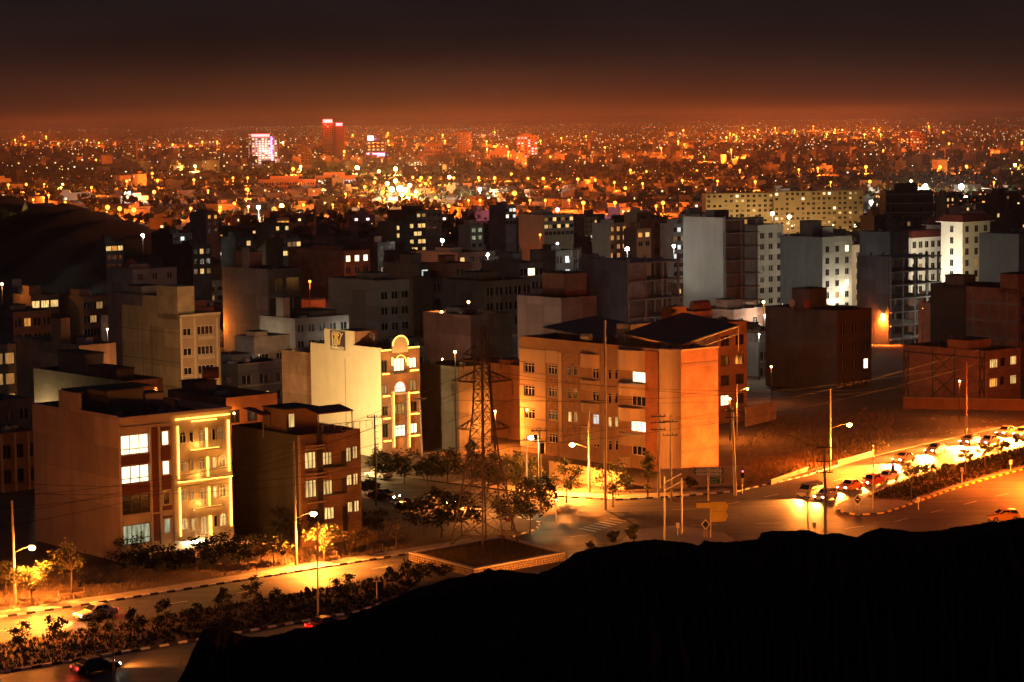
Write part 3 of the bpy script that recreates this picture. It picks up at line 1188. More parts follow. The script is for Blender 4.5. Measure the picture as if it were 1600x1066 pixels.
# ---- brown house with lit windows
b = Bld('apartment_house', 'brown stone house with dark bands, boxy balconies and a red canopy on its roof', 466, 681, 362, 563, 266)
for x0, x1 in ((477, 495), (505, 520)):
    for y0, y1 in ((706, 733), (750, 778)):
        b.win('R', (x0, y0, x1, y1 - (6 if x0 > 500 and y0 < 710 else 0)), 'Y', (3, 0, M_df, False))
b.win('R', (506, 792, 522, 812), 'Y', (3, 0, M_df, False))
b.win('R', (481, 796, 497, 815), 'K', (3, 0, M_df, False))
for x0, x1, y0, y1, l in ((541.5, 550, 699, 722, 'Y'), (552, 560, 697, 717, 'Y'), (541.8, 550.5, 741.5, 759, 'Y'), (552.5, 560, 739.5, 758, 'Y'), (542.5, 551, 784, 801, 'Y'), (553, 561, 782, 800, 'Y')):
    b.win('R', (x0, y0, x1, y1), l, (2, 0, M_df, False))
b.walls(BR_strip, mat('darkened grey render', (0.055, 0.05, 0.05), 0.92, 0.25, 0.3, stain=0.35, fine=0.12))  # side wall in an evenly darkened grey
for x0, x1 in ((496, 503.6), (534.3, 541)):
    strip_part(b, 'cladding_panel', M_dark, 'R', x0, 672, x1, 830, 0.12, 0.115)
for y0, y1 in ((676, 704), (729, 747), (771, 790)):
    r = b.rect('R', 504.2, y0, 533.8, y1)
    b.part('balcony', BR_strip, (r[0], -1.1, r[1], r[2], -.003, r[3]))
for y0 in (695, 699.5, 739, 744, 783):
    r = b.rect('R', 473, y0, 504, y0 + 2.2)
    b.part('pergola_beam', P_sand, (r[0], -.8, r[1], r[2], -.65, r[3]))
b.part('corner_trim', P_sand, (-.10, -.10, 3, 0.18, -.004, b.H + .05))
hs = b.roofbox(b.R * .12, b.L * .28, b.R * .62, b.L * .62, 3.4, P_brown, 'penthouse')
zr = b.H - .9
b.part('window', LIT['Y'], (b.R * .16, b.L * .28 - .05, zr + 1.4, b.R * .24, b.L * .28 - .003, zr + 2.9))
for x0, y0, x1, y1, z0 in ((b.R * .40, 1.0, b.R * .98, b.L * .27, 3.4), (-.2, b.L * .5, b.R * .11, b.L * .8, 3.1)):
    mb = MB()
    mb.hexa([(x0, y0, zr + z0 - .5), (x1, y0, zr + z0 - .5), (x1, y1, zr + z0), (x0, y1, zr + z0), (x0, y0, zr + z0 - .4), (x1, y0, zr + z0 - .4), (x1, y1, zr + z0 + .1), (x0, y1, zr + z0 + .1)])
    cp = mb.build('canopy', P_redroof, b.root)
    for px_, py_ in ((x0 + .1, y0 + .1), (x1 - .2, y0 + .1)):
        b.part('post', M_steel, (px_, py_, zr, px_ + .1, py_ + .1, zr + z0 - .51))
mb = MB()
for k in range(9):
    mb.box(b.R * .4 + k * .9, .32, b.H, b.R * .4 + k * .9 + .06, .38, b.H + .8)
mb.box(b.R * .4, .32, b.H + .8, b.R * .4 + 7.3, .38, b.H + .86)
mb.build('roof_railing', M_steel, b.root)
b.clutter(3, 2)

# ---- narrow house with the sign on its lit side wall
b = Bld('apartment_house', 'narrow house with floodlit cream side wall, company sign and round crown of lights', 594.5, 547, 485, 655.5, 338)
for y0, y1, l in ((563, 582, 'K'), (602, 616, 'y'), (635, 650, 'K'), (662, 684, 'K')):
    b.win('R', (597, y0, 606, y1), l, D2)
for y0, y1, l, st in ((559.5, 580, 'W', (3, 0, M_df, False)), (596, 613, 'C', ARCH), (630, 648, 'y', (3, 0, M_df, False)), (664, 682, 'W', (3, 0.7, M_df, False))):
    b.win('R', (616, y0, 633, y1), l, st, not st[3])
for y0, y1, l in ((558.5, 575, 'W'), (593, 611, 'y'), (627, 643, 'K'), (661, 677, 'W')):
    b.win('R', (640, y0, 651.5, y1), l, D2)
b.walls(P_brown, P_cream)
a, c = b.sL(552), b.sL(507)
hstep = 2.3
b.part('parapet', P_cream, (0.003, a, b.H - .3, .3, c, b.H + hstep))
b.part('stair_house', P_redbr, (.302, a, b.H - .9, b.R * .62, c - 2, b.H + hstep - .1))
b.part('parapet', P_cream, (0.003, 0.0, b.H - .2, .22, a - .01, b.H + .25))
b.part('wall_joint', P_grey, (-.015, b.sL(539), 1.0, 0.01, b.sL(538.2), b.H - 1.8))
# crown over the middle bay
sm = b.sR(625)
rr = (b.sR(637) - b.sR(613)) / 2
mb = MB()
pts = [(sm - rr, b.H - .6)] + [(sm - rr * math.cos(math.pi * k / 12), b.H + .4 + rr * math.sin(math.pi * k / 12)) for k in range(13)] + [(sm + rr, b.H - .6)]
n = len(pts)
i0 = len(mb.v)
mb.poly([(x, -.12, z) for x, z in pts])
mb.poly([(x, .25, z) for x, z in pts][::-1])
for k in range(n):
    k2 = (k + 1) % n
    mb.quad((pts[k][0], -.12, pts[k][1]), (pts[k][0], .25, pts[k][1]), (pts[k2][0], .25, pts[k2][1]), (pts[k2][0], -.12, pts[k2][1]))
mb.build('gable', P_stone, b.root)
mb = MB()
mb.path([(x, -.16, z + .05) for x, z in pts[1:-1]], .07, 5)
mb.build('light_strip', M_led, b.root)
mb = MB()
mb.path([(sm - rr * .7 * math.cos(math.pi * k / 10), -.16, b.H - 2.1 + rr * .8 * math.sin(math.pi * k / 10)) for k in range(11)], .045, 5)
mb.build('light_strip', M_led, b.root)
for x0, y0, x1, y1 in ((595, 546.5, 610.5, 548.3), (637.5, 541.5, 654.5, 543.5), (596.5, 583.5, 607.5, 585.3), (597, 618, 607.8, 620), (597, 653, 608, 655), (597, 688, 608.5, 690),
                       (640, 577.5, 653, 579.5), (640, 612.5, 653, 614.5), (640, 645.5, 653, 647.5), (640, 679.5, 653.5, 681.5)):
    strip_part(b, 'light_strip', M_led, 'R', x0, y0, x1, y1, 0.3, 0.1)
for x0, x1 in ((611.5, 615), (635.5, 639)):
    strip_part(b, 'column', P_sand, 'R', x0, 612, x1, 700, 0.32, 0.317)
    strip_part(b, 'light_strip', M_led, 'R', x0 + 1.1, 612, x0 + 1.9, 698, 0.40, 0.07)
    strip_part(b, 'light_strip', M_led, 'R', x0 + .5, 559, x1 - .5, 571, 0.2, 0.08)
strip_part(b, 'balcony_rail', M_df, 'R', 615.5, 581, 635, 583.5, 0.5, 0.497)
strip_part(b, 'arch_hood', P_stone, 'R', 614, 613.5, 636, 616, 0.35, 0.347)
for px, py in ((604, 560), (646, 560), (625, 555), (613, 640), (637, 640), (625, 590), (625, 690)):
    q = b.wp(b.sR(px), -.9, b.zat(b.sR(px), 0, py))
    point(q, 80, (1, .42, .07), .3)
# sign board: emblem and lettering
s0, z0, s1, z1 = b.rect('L', 518.5, 521.5, 541, 551.5)
z0, z1 = b.H + hstep - .2 - 2.75, b.H + hstep - .2
sg = b.part('sign_board', M_sign, (-.14, s0, z0, -.003, s1, z1))
ws, hs_ = s1 - s0, z1 - z0
def S(u, v):   # u from the reader's left, v from the bottom
    return (s1 - u * ws, z0 + v * hs_)
def glyph(name, m, strokes, wdt):
    mb = MB()
    for st in strokes:
        for (u0, v0), (u1, v1) in zip(st, st[1:]):
            a_, b_ = Vector(S(u0, v0)), Vector(S(u1, v1))
            d = (b_ - a_)
            if d.length < 1e-4:
                continue
            d.normalize()
            nrm = Vector((-d.y, d.x)) * wdt * ws / 2
            a_ -= d * wdt * ws * .4; b_ += d * wdt * ws * .4
            q = [a_ - nrm, b_ - nrm, b_ + nrm, a_ + nrm]
            mb.hexa([(-.145, p.x, p.y) for p in q] + [(-.185, p.x, p.y) for p in q])
    return mb.build(name, m, sg)
glyph('emblem', M_ivory, [[(.16, .90), (.16, .27), (.20, .24), (.25, .24), (.28, .28), (.28, .60)], [(.16, .90), (.22, .95), (.64, .95), (.72, .90), (.74, .84)],
                          [(.36, .62), (.36, .25), (.47, .25), (.47, .58)], [(.88, .90), (.78, .78), (.70, .60), (.65, .32)], [(.26, .80), (.30, .87), (.36, .83)], [(.50, .87), (.58, .84), (.60, .77)]], .035)
glyph('emblem', M_gold, [[(.47, .60), (.56, .32), (.63, .32)], [(.52, .62), (.60, .36)], [(.50, .66), (.58, .46)], [(.33, .72), (.38, .84), (.48, .86), (.54, .76), (.48, .66), (.38, .66), (.33, .74)], [(.36, .76), (.50, .76)]], .07)
FONT = {'T': [[(0, 1), (1, 1)], [(.5, 1), (.5, 0)]], 'I': [[(.5, 0), (.5, 1)]], 'V': [[(0, 1), (.5, 0), (1, 1)]], 'A': [[(0, 0), (.5, 1), (1, 0)], [(.25, .4), (.75, .4)]], 'N': [[(0, 0), (0, 1), (1, 0), (1, 1)]],
        'S': [[(1, .9), (.7, 1), (.2, 1), (0, .75), (.3, .52), (.8, .45), (1, .25), (.8, 0), (.2, 0), (0, .12)]], 'Z': [[(0, 1), (1, 1), (0, 0), (1, 0)]], 'E': [[(1, 1), (0, 1), (0, 0), (1, 0)], [(0, .5), (.8, .5)]],
        'H': [[(0, 0), (0, 1)], [(1, 0), (1, 1)], [(0, .5), (1, .5)]], 'W': [[(0, 1), (.25, 0), (.5, .8), (.75, 0), (1, 1)]]}
word = 'TIVANSAZEH'
for k, ch in enumerate(word):
    u0 = .04 + k * .094
    glyph('letter', M_ivory, [[(u0 + x * .065, .035 + y * .14) for x, y in st] for st in FONT[ch]], .018)
b.clutter(3, 3)

# ---- big house at the crossing
b = Bld('apartment_block', 'large block at the crossing with round corner bay and dark slanting roof sheets', 1064, 549, 812, 1122, 318, minR=None)
for k in range(4):
    dy = 36 * k
    if k < 3:
        b.win('L', (819.5, 566.5 + dy, 835, 582.5 + dy), 'K', W3T)
    b.win('L', (856.5, 570.5 + dy * .99, 870.7, 585.5 + dy * .99), 'K', W3T)
    l = 'Y' if k == 2 else 'K'
    if k < 3:
        b.win('L', (886.5, 571.5 + dy, 892.3, 587.5 + dy), l, (1, .75, M_wf, False))
        b.win('L', (895.5, 571.5 + dy, 901.5, 587.5 + dy), 'y' if k == 2 else 'K', (1, .75, M_wf, False))
    b.win('L', (925.5, 576 + dy * .99, 935.5, 592 + dy * .99), 'C' if k == 2 else 'K', (2, .75, M_wf, False))
    b.win('L', (949.5, 577.5 + dy * 1.03, 955, 593 + dy * 1.03), l, (1, .75, M_wf, False))
    b.win('L', (960, 577.5 + dy * 1.03, 965, 593 + dy * 1.03), l, (1, .75, M_wf, False))
    b.win('L', ((988, 987, 985.5, 987)[k], (581, 619, 658, 697)[k], 1009, (598, 635, 675, 712)[k]), ('W', 'K', 'W', 'K')[k], W3)
BR_fire = brickmat('fired red brick', (.44, .165, .075), (.36, .13, .06), (.24, .15, .10), .5, .2)
b.walls(BR_fire, mat('tan render', (0.34, 0.225, 0.14), 0.88, 0.2, 0.6, stain=0.25, fine=0.12), parapet=1.0)
for x0, x1 in ((812.5, 818.8), (836, 855.5)):
    pass
# light panels round the window openings, joint by joint
def panel_run(x0, x1, y0, y1, n, m=P_panel, skip=()):
    r = b.rect('L', x0, y0, x1, y1)
    for k in range(n):
        a_, c_ = r[0] + (r[2] - r[0]) * k / n + .012, r[0] + (r[2] - r[0]) * (k + 1) / n - .012
        b.part('facade_panel', m, (-.07, a_, r[1], -.004, c_, r[3]))
rows_ = [(549, 565.5), (584, 601.5), (620, 637.5), (656, 673), (692, 706)]
for y0, y1 in ((546, 565.5), (583.5, 601.5), (619.5, 637.5), (655.5, 700)):
    panel_run(812.6, 853, y0, y1, 6)
for y0, y1 in ((565.8, 583.2), (601.8, 619.2), (637.8, 655.2)):
    panel_run(812.6, 819, y0, y1, 1)
    panel_run(835.8, 853, y0, y1, 2)
panel_run(872.5, 878, 551, 690, 1)
panel_run(853.5, 872, 548, 568, 3)
P_mott = mat('mottled stone cladding', (0.30, 0.19, 0.125), 0.85, 0.45, 1.6, fine=0.3)
for y0, y1 in ((588, 604.5), (624, 640.5), (659.5, 676), (695, 712)):
    panel_run(855.5, 871.5, y0, y1, 1, P_mott)
for y0, y1 in ((553, 570.5), (589, 606.5), (625, 642.5), (661, 690)):
    panel_run(880, 905, y0, y1, 1, P_mott)
def bay(px0, px1, y0, y1, bulge, m, name='curved_balcony', n=10):
    """curved piece of facade standing out of the wall"""
    r = b.rect('L', px0, y0, px1, y1)
    mb = MB()
    pts = []
    for k in range(n + 1):
        t = k / n
        pts.append((-bulge * math.sin(math.pi * t) ** .8 - .05, r[0] + (r[2] - r[0]) * t))
    for (x0, y0_), (x1, y1_) in zip(pts, pts[1:]):
        mb.hexa([(x0, y0_, r[1]), (x0 + .12, y0_, r[1]), (x1 + .12, y1_, r[1]), (x1, y1_, r[1]), (x0, y0_, r[3]), (x0 + .12, y0_, r[3]), (x1 + .12, y1_, r[3]), (x1, y1_, r[3])])
    mb.poly([(x + .06, y, r[1] + .02) for x, y in pts] + [(-.003, r[2], r[1] + .02), (-.003, r[0], r[1] + .02)])
    mb.poly([(x + .06, y, r[3] - .05) for x, y in pts] + [(-.003, r[2], r[3] - .05), (-.003, r[0], r[3] - .05)])
    return mb.build(name, m, b.root)
for y0, y1 in ((553, 574), (593.5, 609), (629, 645), (665, 693)):
    bay(907.5, 937, y0, y1, 0.9, P_panel if y0 < 560 else P_sand)
for y0, y1 in ((546, 577), (598.5, 617), (636, 656)):
    bay(967, 1009, y0, y1, 1.7, P_panel)
bay(967, 1009, 677, 695, 1.3, P_sand)
bay(967, 986, 713, 745, 0.8, P_sand)
strip_part(b, 'downpipe', M_dark, 'L', 1009.3, 560, 1010, 745, .12, .1)
strip_part(b, 'corner_pier', BR_fire, 'L', 1010.8, 549, 1030, 748, .25, .247)
# round corner tower
rad = (b.sL(1031) + .3)
mb = MB()
n = 14
zc0, zc1 = 1.4, b.H + .25
cen = Vector((.9, b.sL(1047)))
pr = b.sL(1031) - cen.y
pts = [(cen.x - pr * math.sin(a_) * 1.1 - .05, cen.y - pr * math.cos(a_)) for a_ in [math.pi * (k / n) * 0.92 - .35 for k in range(n + 1)]]
for k in range(n):
    (x0, y0), (x1, y1) = pts[k], pts[k + 1]
    m_ = MB()
    mb.quad((x0, y0, zc0), (x0, y0, zc1), (x1, y1, zc1), (x1, y1, zc0))
mb.poly([(x, y, zc1) for x, y in pts])
mb.poly([(x, y, zc0) for x, y in pts][::-1])
mb.build('round_bay', P_panel, b.root)
for y0 in (566, 613, 660, 700):
    strip_part(b, 'brick_band', BR_red, 'R', 1066, y0, 1121.5, y0 + 4.5, .03, .027)
b.part('coping', P_panel, (0, -.12, b.H + .003, b.R + .1, .25, b.H + .2))
# slanting roof sheets on light trusses
def roof_sheet(y0, y1, x0, x1, zf, zb_, m=P_canopy):
    mb = MB()
    t = .12
    mb.hexa([(x0, y0, zf), (x1, y0, zb_ - 1.2), (x1, y1, zb_), (x0, y1, zf + 1.0), (x0, y0, zf + t), (x1, y0, zb_ - 1.2 + t), (x1, y1, zb_ + t), (x0, y1, zf + 1.0 + t)])
    o = mb.build('roof_sheet', m, b.root)
    mb = MB()
    for yy, za, zb2 in ((y0 + .1, zf, zb_ - 1.2), (y1 - .1, zf + 1, zb_)):
        mb.tube((x0 + .1, yy, za - .06), (x1 - .1, yy, zb2 - .06), .06, .06, 5)
        nn = 6
        for k in range(nn):
            xa = x0 + .1 + (x1 - x0 - .2) * k / nn
            xb = x0 + .1 + (x1 - x0 - .2) * (k + 1) / nn
            zz = za + (zb2 - za) * (k + .5) / nn - 1.1
            mb.tube((xa, yy, za + (zb2 - za) * k / nn - .06), ((xa + xb) / 2, yy, zz), .035, .035, 4)
            mb.tube(((xa + xb) / 2, yy, zz), (xb, yy, za + (zb2 - za) * (k + 1) / nn - .06), .035, .035, 4)
        mb.tube((x0 + .2, yy, za - 1.1), (x1 - .2, yy, zb2 - 1.1), .05, .05, 5)
    mb.build('truss', M_steel, b.root)
    for yy in (y0 + .1, y1 - .1):
        b.part('post', M_steel, (x1 - .2, yy - .05, b.H - 1, x1 - .1, yy + .05, (zb_ - 1.3 if yy < y1 - 1 else zb_ - .1)))
        b.part('post', M_steel, (x0 + .1, yy - .05, b.H - 1, x0 + .2, yy + .05, zf - .05 + (0 if yy < y1 - 1 else 1)))
H = b.H
roof_sheet(b.sL(925), b.sL(838), 1.2, 11.5, H + .4, H + 2.4)
roof_sheet(b.sL(1050), b.sL(962), 1.4, 13.0, H + .5, H + 3.7)
b.part('stair_house', P_grey, (3.5, b.sL(957), H - 1, 9, b.sL(935), H + 2.6))
b.part('stair_house', P_redbr, (11, b.sL(960), H - 1, 14, b.sL(945), H + 4.6))
mb = MB()
mb.tube((.6, b.sL(918), H + .7), (.6, b.sL(906), H + .7), .5, .5, 10)
mb.build('water_tank', M_steel, b.root)
b.clutter(7, 4)
# yard wall and gate by the crossing
def yard_wall(name, label, px0, y0, px1, y1, h, m, th=.25):
    p, q = ground(px0, y0), ground(px1, y1)
    d = q - p
    root = thing(name, label, 'wall', p, math.atan2(d.y, d.x))
    L = d.length
    n = max(1, int(L / 3))
    for k in range(n):
        mb = MB()
        mb.box(L * k / n + .005, 0, -.3, L * (k + 1) / n - .005, th, h + random.uniform(-.03, .03))
        mb.build('wall_bay', m, root)
    mb = MB()
    mb.box(-.05, -.06, h + .035, L + .05, th + .06, h + .12)
    mb.build('coping', P_sand, root)
    return root
yard_wall('yard_wall', 'yellow lit brick yard wall behind the direction signs', 1032, 765, 1163, 760, 2.6, BR_sand)
yard_wall('yard_wall', 'low brightly lit yard wall under the street lamp of the large block', 858, 748, 975, 768, 2.3, P_sand)
yard_wall('garage_wall', 'brick wall with a dark garage gate beside the empty lot', 1166, 668, 1213, 657, 3.0, BR_sand)

# ------------------------------------------------------------------ houses behind, one by one
def house(label, cx, yt, xl, xr, Y, mR, mL, gR=None, gL=None, name='apartment_house', clut=4, boxes=(), parapet=.9, steps=(), simple=True, minL=6, minR=6, roof=None, rot=GRID, cat='building'):
    b = Bld(name, label, cx, yt, xl, xr, Y, cat=cat, minL=minL, minR=minR, rot=rot)
    for g, f in ((gR, 'R'), (gL, 'L')):
        if g:
            b.grid(f, **g)
    b.walls(mR, mL, mroof=roof, parapet=parapet, simple=simple)
    for x0, y0, x1, y1, h, m in boxes:
        b.roofbox(b.R * x0, b.L * y0, b.R * x1, b.L * y1, h, m)
    for px0, px1, py, m in steps:
        a, c = b.sL(px1), b.sL(px0)
        h = b.zat(0, (a + c) / 2, py) - b.H
        b.part('parapet', m, (.003, a, b.H - .4, .3, c, b.H + h))
    if clut:
        b.clutter(clut, int(Y))
    return b
g = dict
# left edge, street side
b = house('brown house with small dark windows beside the tall blank rose wall', -60, 684, -110, 58, 306, P_brown, P_brown, g(n=6, storey=3.3, z_top=1.6, wd=1.3, ht=1.9, rows=4, style=(2, 0, M_df, False), lit='KKKKKK' 'KKKKKK' 'KKKKKK' 'KKKWKK'), simple=False, minL=9)
for k in range(3):
    b.part('pier', P_sand, (b.R * (.5 + k * .18), -.12, 0, b.R * (.53 + k * .18), -.003, b.H - .1))
mb = MB(); mb.ball((b.R * .74, .8, b.H + .6), .55, sz=.35); mb.tube((b.R * .74, .8, b.H - .9), (b.R * .74, .8, b.H + .45), .05, .05, 5); mb.build('dish_antenna', M_steel, b.root)
b = house('low dark teal house with flat roof behind the rose wall', -20, 628, -70, 48, 322, P_blue, P_blue, g(n=3, storey=3.2, z_top=1.4, wd=1.2, ht=1.4, rows=2), clut=5, minL=10)
house('grey green house with rows of curtained lit windows at the frame edge', -12, 540, -60, 24, 372, P_green, P_green, g(n=3, storey=3.25, z_top=1.3, wd=1.7, ht=1.9, rows=5, lit='yyyyyyyyyyyyyyy', style=(1, 0, M_df, False)), simple=False, clut=2)
b = house('long low house whose blank side wall glows yellow under a hidden lamp', 124, 540, 24, 181, 352, P_redbr, mat('patched yellow render', (0.46, 0.37, 0.25), 0.92, 0.3, 0.45, stain=0.35, fine=0.15, lifts=(4.8, 3.15)), clut=6, boxes=((.05, .30, .30, .45, 4.6, P_sand), (.55, .2, .75, .35, 1.6, P_white)))
b.part('render_patch', mat('smooth yellow render', (0.52, 0.42, 0.28), .9, .15, .5), (-.02, b.L * .30, 2.0, -.002, b.L * .60, b.H - 1.7))
house('dark block house standing before the yellow lit side wall', 195, 596, 52, 236, 318, P_redbr, P_dkgrey, g(n=2, storey=3.2, z_top=1.2, wd=1.3, ht=1.5, rows=2), clut=6, boxes=((.1, .12, .55, .42, 2.2, P_dkgrey), (.2, .5, .7, .8, 3.6, P_blue)))
b = Bld('apartment_house', 'sand coloured house with a stepped side wall and balconied front', 281, 492, 190, 343, 382)
for y0 in (512, 543, 573, 604):
    b.win('R', (287, y0 + 1, 300, y0 + 13), 'K', (2, 0, M_wf, False))
    b.win('R', (309, y0 - 3, 334, y0 + 11), 'K', (4, 0, M_wf, False))
b.walls(P_sand, mat('sand render in lifts', (0.42, 0.33, 0.235), 0.9, 0.2, 0.3, stain=0.4, fine=0.1, lifts=(4.8, 3.15)))
for y0 in (512, 543, 573):
    r = b.rect('R', 308.5, y0 + 12, 334.5, y0 + 18)
    b.part('balcony_railing', P_stone, (r[0], -.3, r[1], r[2], -.003, r[3]))
    strip_part(b, 'window_surround', P_cream, 'R', 285, y0 + 14, 302, y0 + 16, .12, .117)
for x0 in (282, 303.5, 338):
    strip_part(b, 'pilaster', P_cream, 'R', x0, 497, x0 + 3, 640, .12, .117)
b.part('cornice', P_cream, (-.1, -.3, b.H - .35, b.R, -.003, b.H))
for px0, px1, py in ((190.5, 223, 477.5), (223.5, 246, 462)):
    a, c = b.sL(px1), b.sL(px0)
    b.part('parapet', P_sand, (.003, a, b.H - .4, .3, c, b.zat(0, (a + c) / 2, py)))
a, c = b.sL(278), b.sL(245.5)
b.part('stair_house', BR_sand, (.0, a, b.H - .9, b.R * .42, c, b.zat(0, (a + c) / 2, 447)))
for y in (516, 561, 600):
    strip_part(b, 'wall_joint', P_dkgrey, 'L', 191, y, 280, y + .8, .02, .018)
for x in (223, 237.5):
    strip_part(b, 'wall_joint', P_dkgrey, 'L', x, 505, x + .8, 655, .02, .018)
b.clutter(3, 8)
b = house('orange lit low brick house behind the glowing house front', 353, 622, 262, 433, 296, BR_org, P_dkgrey, g(n=3, storey=3.2, z_top=1.6, wd=1.5, ht=1.7, rows=3, style=(2, 0, M_df, False)), simple=False, clut=4, boxes=((.05, .55, .45, .8, 2.2, P_blue),))
mb = MB(); mb.tube((2.0, b.L * .62, b.H + 2.4), (3.9, b.L * .55, b.H + 2.4), .75, .75, 12); mb.box(2.3, b.L * .57, b.H + 1.35, 3.4, b.L * .63, b.H + 1.7); mb.build('water_tank', M_tank, b.root)
mb = MB(); mb.ball((b.R * .12, -.35, b.H - 2.0), .14, seg=8); wl = mb.build('wall_lamp', emit('wall lamp glow', (1, .5, .12), 25), b.root)
point(b.wp(b.R * .12, -.8, b.H - 2.0), 160)
house('sand brick house with a small lit window pair and round vents near its top', 397, 527, 367, 453, 440, BR_sand, P_grey, g(n=2, storey=3.2, z_top=3.2, wd=2.3, ht=1.9, rows=5, lit='KKyYyOyy', style=(3, 0, M_wf, False)), simple=False, clut=3, boxes=((.05, .05, .4, .5, 1.8, P_sand),))
house('bare cement side wall rising beside the floodlit cream wall', 497, 553, 440, 530, 366, P_grey, mat('streaked cement', (0.23, 0.20, 0.175), 0.92, 0.3, 0.5, stain=0.45, fine=0.15, lifts=(4.8, 3.15)), clut=4)
house('long low house with a slim plastered tower on its roof edge', 461, 498, 405, 545, 468, P_grey, P_sand, g(n=5, storey=3.2, z_top=1.4, wd=1.4, ht=1.4, rows=2), clut=5, boxes=((.02, .35, .14, .55, 4.8, P_sand), (.4, .2, .9, .8, 1.8, P_dkgrey)))
b = house('tall dim grey house with a stair tower and dark window bays', 418, 421, 347, 470, 492, P_dkgrey, P_grey, g(n=2, storey=4.1, z_top=2.0, wd=3.2, ht=2.8, rows=5, style=(3, 0, M_df, False)), clut=3, steps=((378, 388.5, 387, P_grey),), boxes=((.02, .42, .42, .7, 4.2, P_redbr),))
house('plain grey house with dark square windows and red pipes on its front', 592, 439, 513, 640, 500, P_grey, mat('smooth grey render', (0.34, 0.31, 0.285), .92, .12, .25, stain=.2, lifts=(4.8, 3.15)), g(n=3, storey=3.3, z_top=2.5, wd=1.6, ht=1.5, rows=7), clut=3, boxes=((.2, .25, .75, .55, 2.2, P_grey),))
house('red plastered house lit by the lamp on the lane behind the cream wall', 735, 493, 661, 800, 440, P_dkgrey, P_redbr, clut=5, boxes=((.1, .3, .5, .6, 2.0, P_blue),))
house('red brown side wall behind the power pylon', 840, 575, 716, 870, 352, P_redbr, mat('rust render', (0.30, 0.165, 0.105), .92, .25, .25, stain=.3, fine=.1, lifts=(4.8, 3.15)), clut=3, boxes=((.05, .35, .4, .5, 1.5, P_redbr),))
house('dark blank house between the crowned house and the rust coloured wall', 716, 574, 656, 760, 344, P_dkgrey, P_dkgrey, clut=4)
b = house('pinkish plain house standing behind the large block', 877, 466, 808, 932, 425, P_redbr, mat('pinkish plaster', (0.42, 0.345, 0.29), .92, .15, .2, stain=.25, lifts=(4.8, 3.15)), clut=3, boxes=((.35, .2, .98, .7, 5.0, P_redbr),))
house('orange brick house with dark windows and a lit one behind the large block', 1121, 505, 1030, 1167, 372, BR_org, BR_org, g(n=2, storey=3.15, z_top=2.1, wd=1.9, ht=1.7, rows=6, lit='KKKKKKWKKK', style=(2, 0, M_df, False)), simple=False, clut=4, boxes=((.05, .4, .6, .75, 2.4, mat('pink plaster', (.45, .24, .19), .9, .15, .4)),))
b = ALLB[-1]
mb = MB(); mb.tube((1.0, b.L * .5, b.H + 2.3), (4.0, b.L * .46, b.H + 2.3), .85, .85, 12); mb.build('water_tank', M_tank, b.root)
# unfinished concrete frames
def frame_house(label, cx, yt, xl, xr, Y, storey, nR, nL, wallL=None, minL=8, minR=8, back=None, lit=(), infill=()):
    b = Bld('unfinished_building', label, cx, yt, xl, xr, Y, minL=minL, minR=minR)
    n = max(1, int(b.H / storey))
    R, L, H = b.R, b.L, b.H
    for k in range(n + 1):
        z = H - k * storey
        b.part('floor_slab', M_conc, (-.15, -.5, z - .28, R + .3, L, z))
    for i in range(nR + 1):
        x = (R - .4) * i / nR
        b.part('column', M_conc, (x, .02, 0, x + .4, .42, H + (1.2 if i % 2 else .7)))
        b.part('column', M_conc, (x, L - .5, 0, x + .4, L - .1, H + .9))
    for j in range(1, nL + 1):
        y = (L - .4) * j / nL
        b.part('column', M_conc, (R - .4, y, 0, R, y + .4, H))
        if not wallL:
            b.part('column', M_conc, (.02, y, 0, .42, y + .4, H + .8))
    if wallL:
        b.part('wall', wallL, (-.2, .5, 0, 0.0, L, H + .4))
    if back:
        b.part('wall', back, (.5, L - .9, 0, R, L - .65, H - .5))
    for k, i in infill:
        z = H - (k + 1) * storey
        b.part('block_wall', BR_blk, ((R - .4) * i / nR + .4, .1, z, (R - .4) * (i + 1) / nR, .3, z + storey - .3))
    for k, i, l in lit:
        z = H - (k + 1) * storey
        mb = MB(); mb.ball((((R - .4) * (i + .5) / nR), L * .4, z + storey - .6), .16)
        mb.build('site_lamp', emit('bare bulb', (1, .85, .55), 60), b.root)
        point(b.wp((R - .4) * (i + .5) / nR, L * .4 - .5, z + storey - .7), l, WARM)
    return b
b = frame_house('unfinished concrete frame with a dark block side wall, open floors facing the street', 982, 411, 905, 1062, 428, 3.35, 3, 4, wallL=P_blue, infill=((0, 0), (1, 0)), back=P_dkgrey)
b.part('block_wall', P_dkgrey, (.4, .3, 0, b.R * .45, .5, b.H - 3.4))
b = frame_house('tall pale side wall of an unfinished tower with dark open floors', 1133, 343, 1068, 1184, 562, 3.25, 2, 3, wallL=mat('pale cement wall', (0.50, 0.49, 0.47), .9, .12, .12, stain=.25, fine=.06), back=P_dkgrey, lit=((6, 1, 900),))
b.part('block_wall', P_dkgrey, (.4, .3, 0, b.R * .62, .5, b.H - .4))
b.roofbox(b.R * .05, b.L * .3, b.R * .5, b.L * .5, 2.8, P_dkgrey)
b.part('side_wall', mat('pale cement wall', 0, 0), (-3.2, b.L * .86, 0, -.203, b.L * .99, b.H - .1)) if False else None
b = frame_house('dark unfinished frame with open floors seen before the bright white hotel', 1392, 404, 1340, 1468, 560, 3.2, 4, 3, minL=10, back=None, wallL=P_blue)
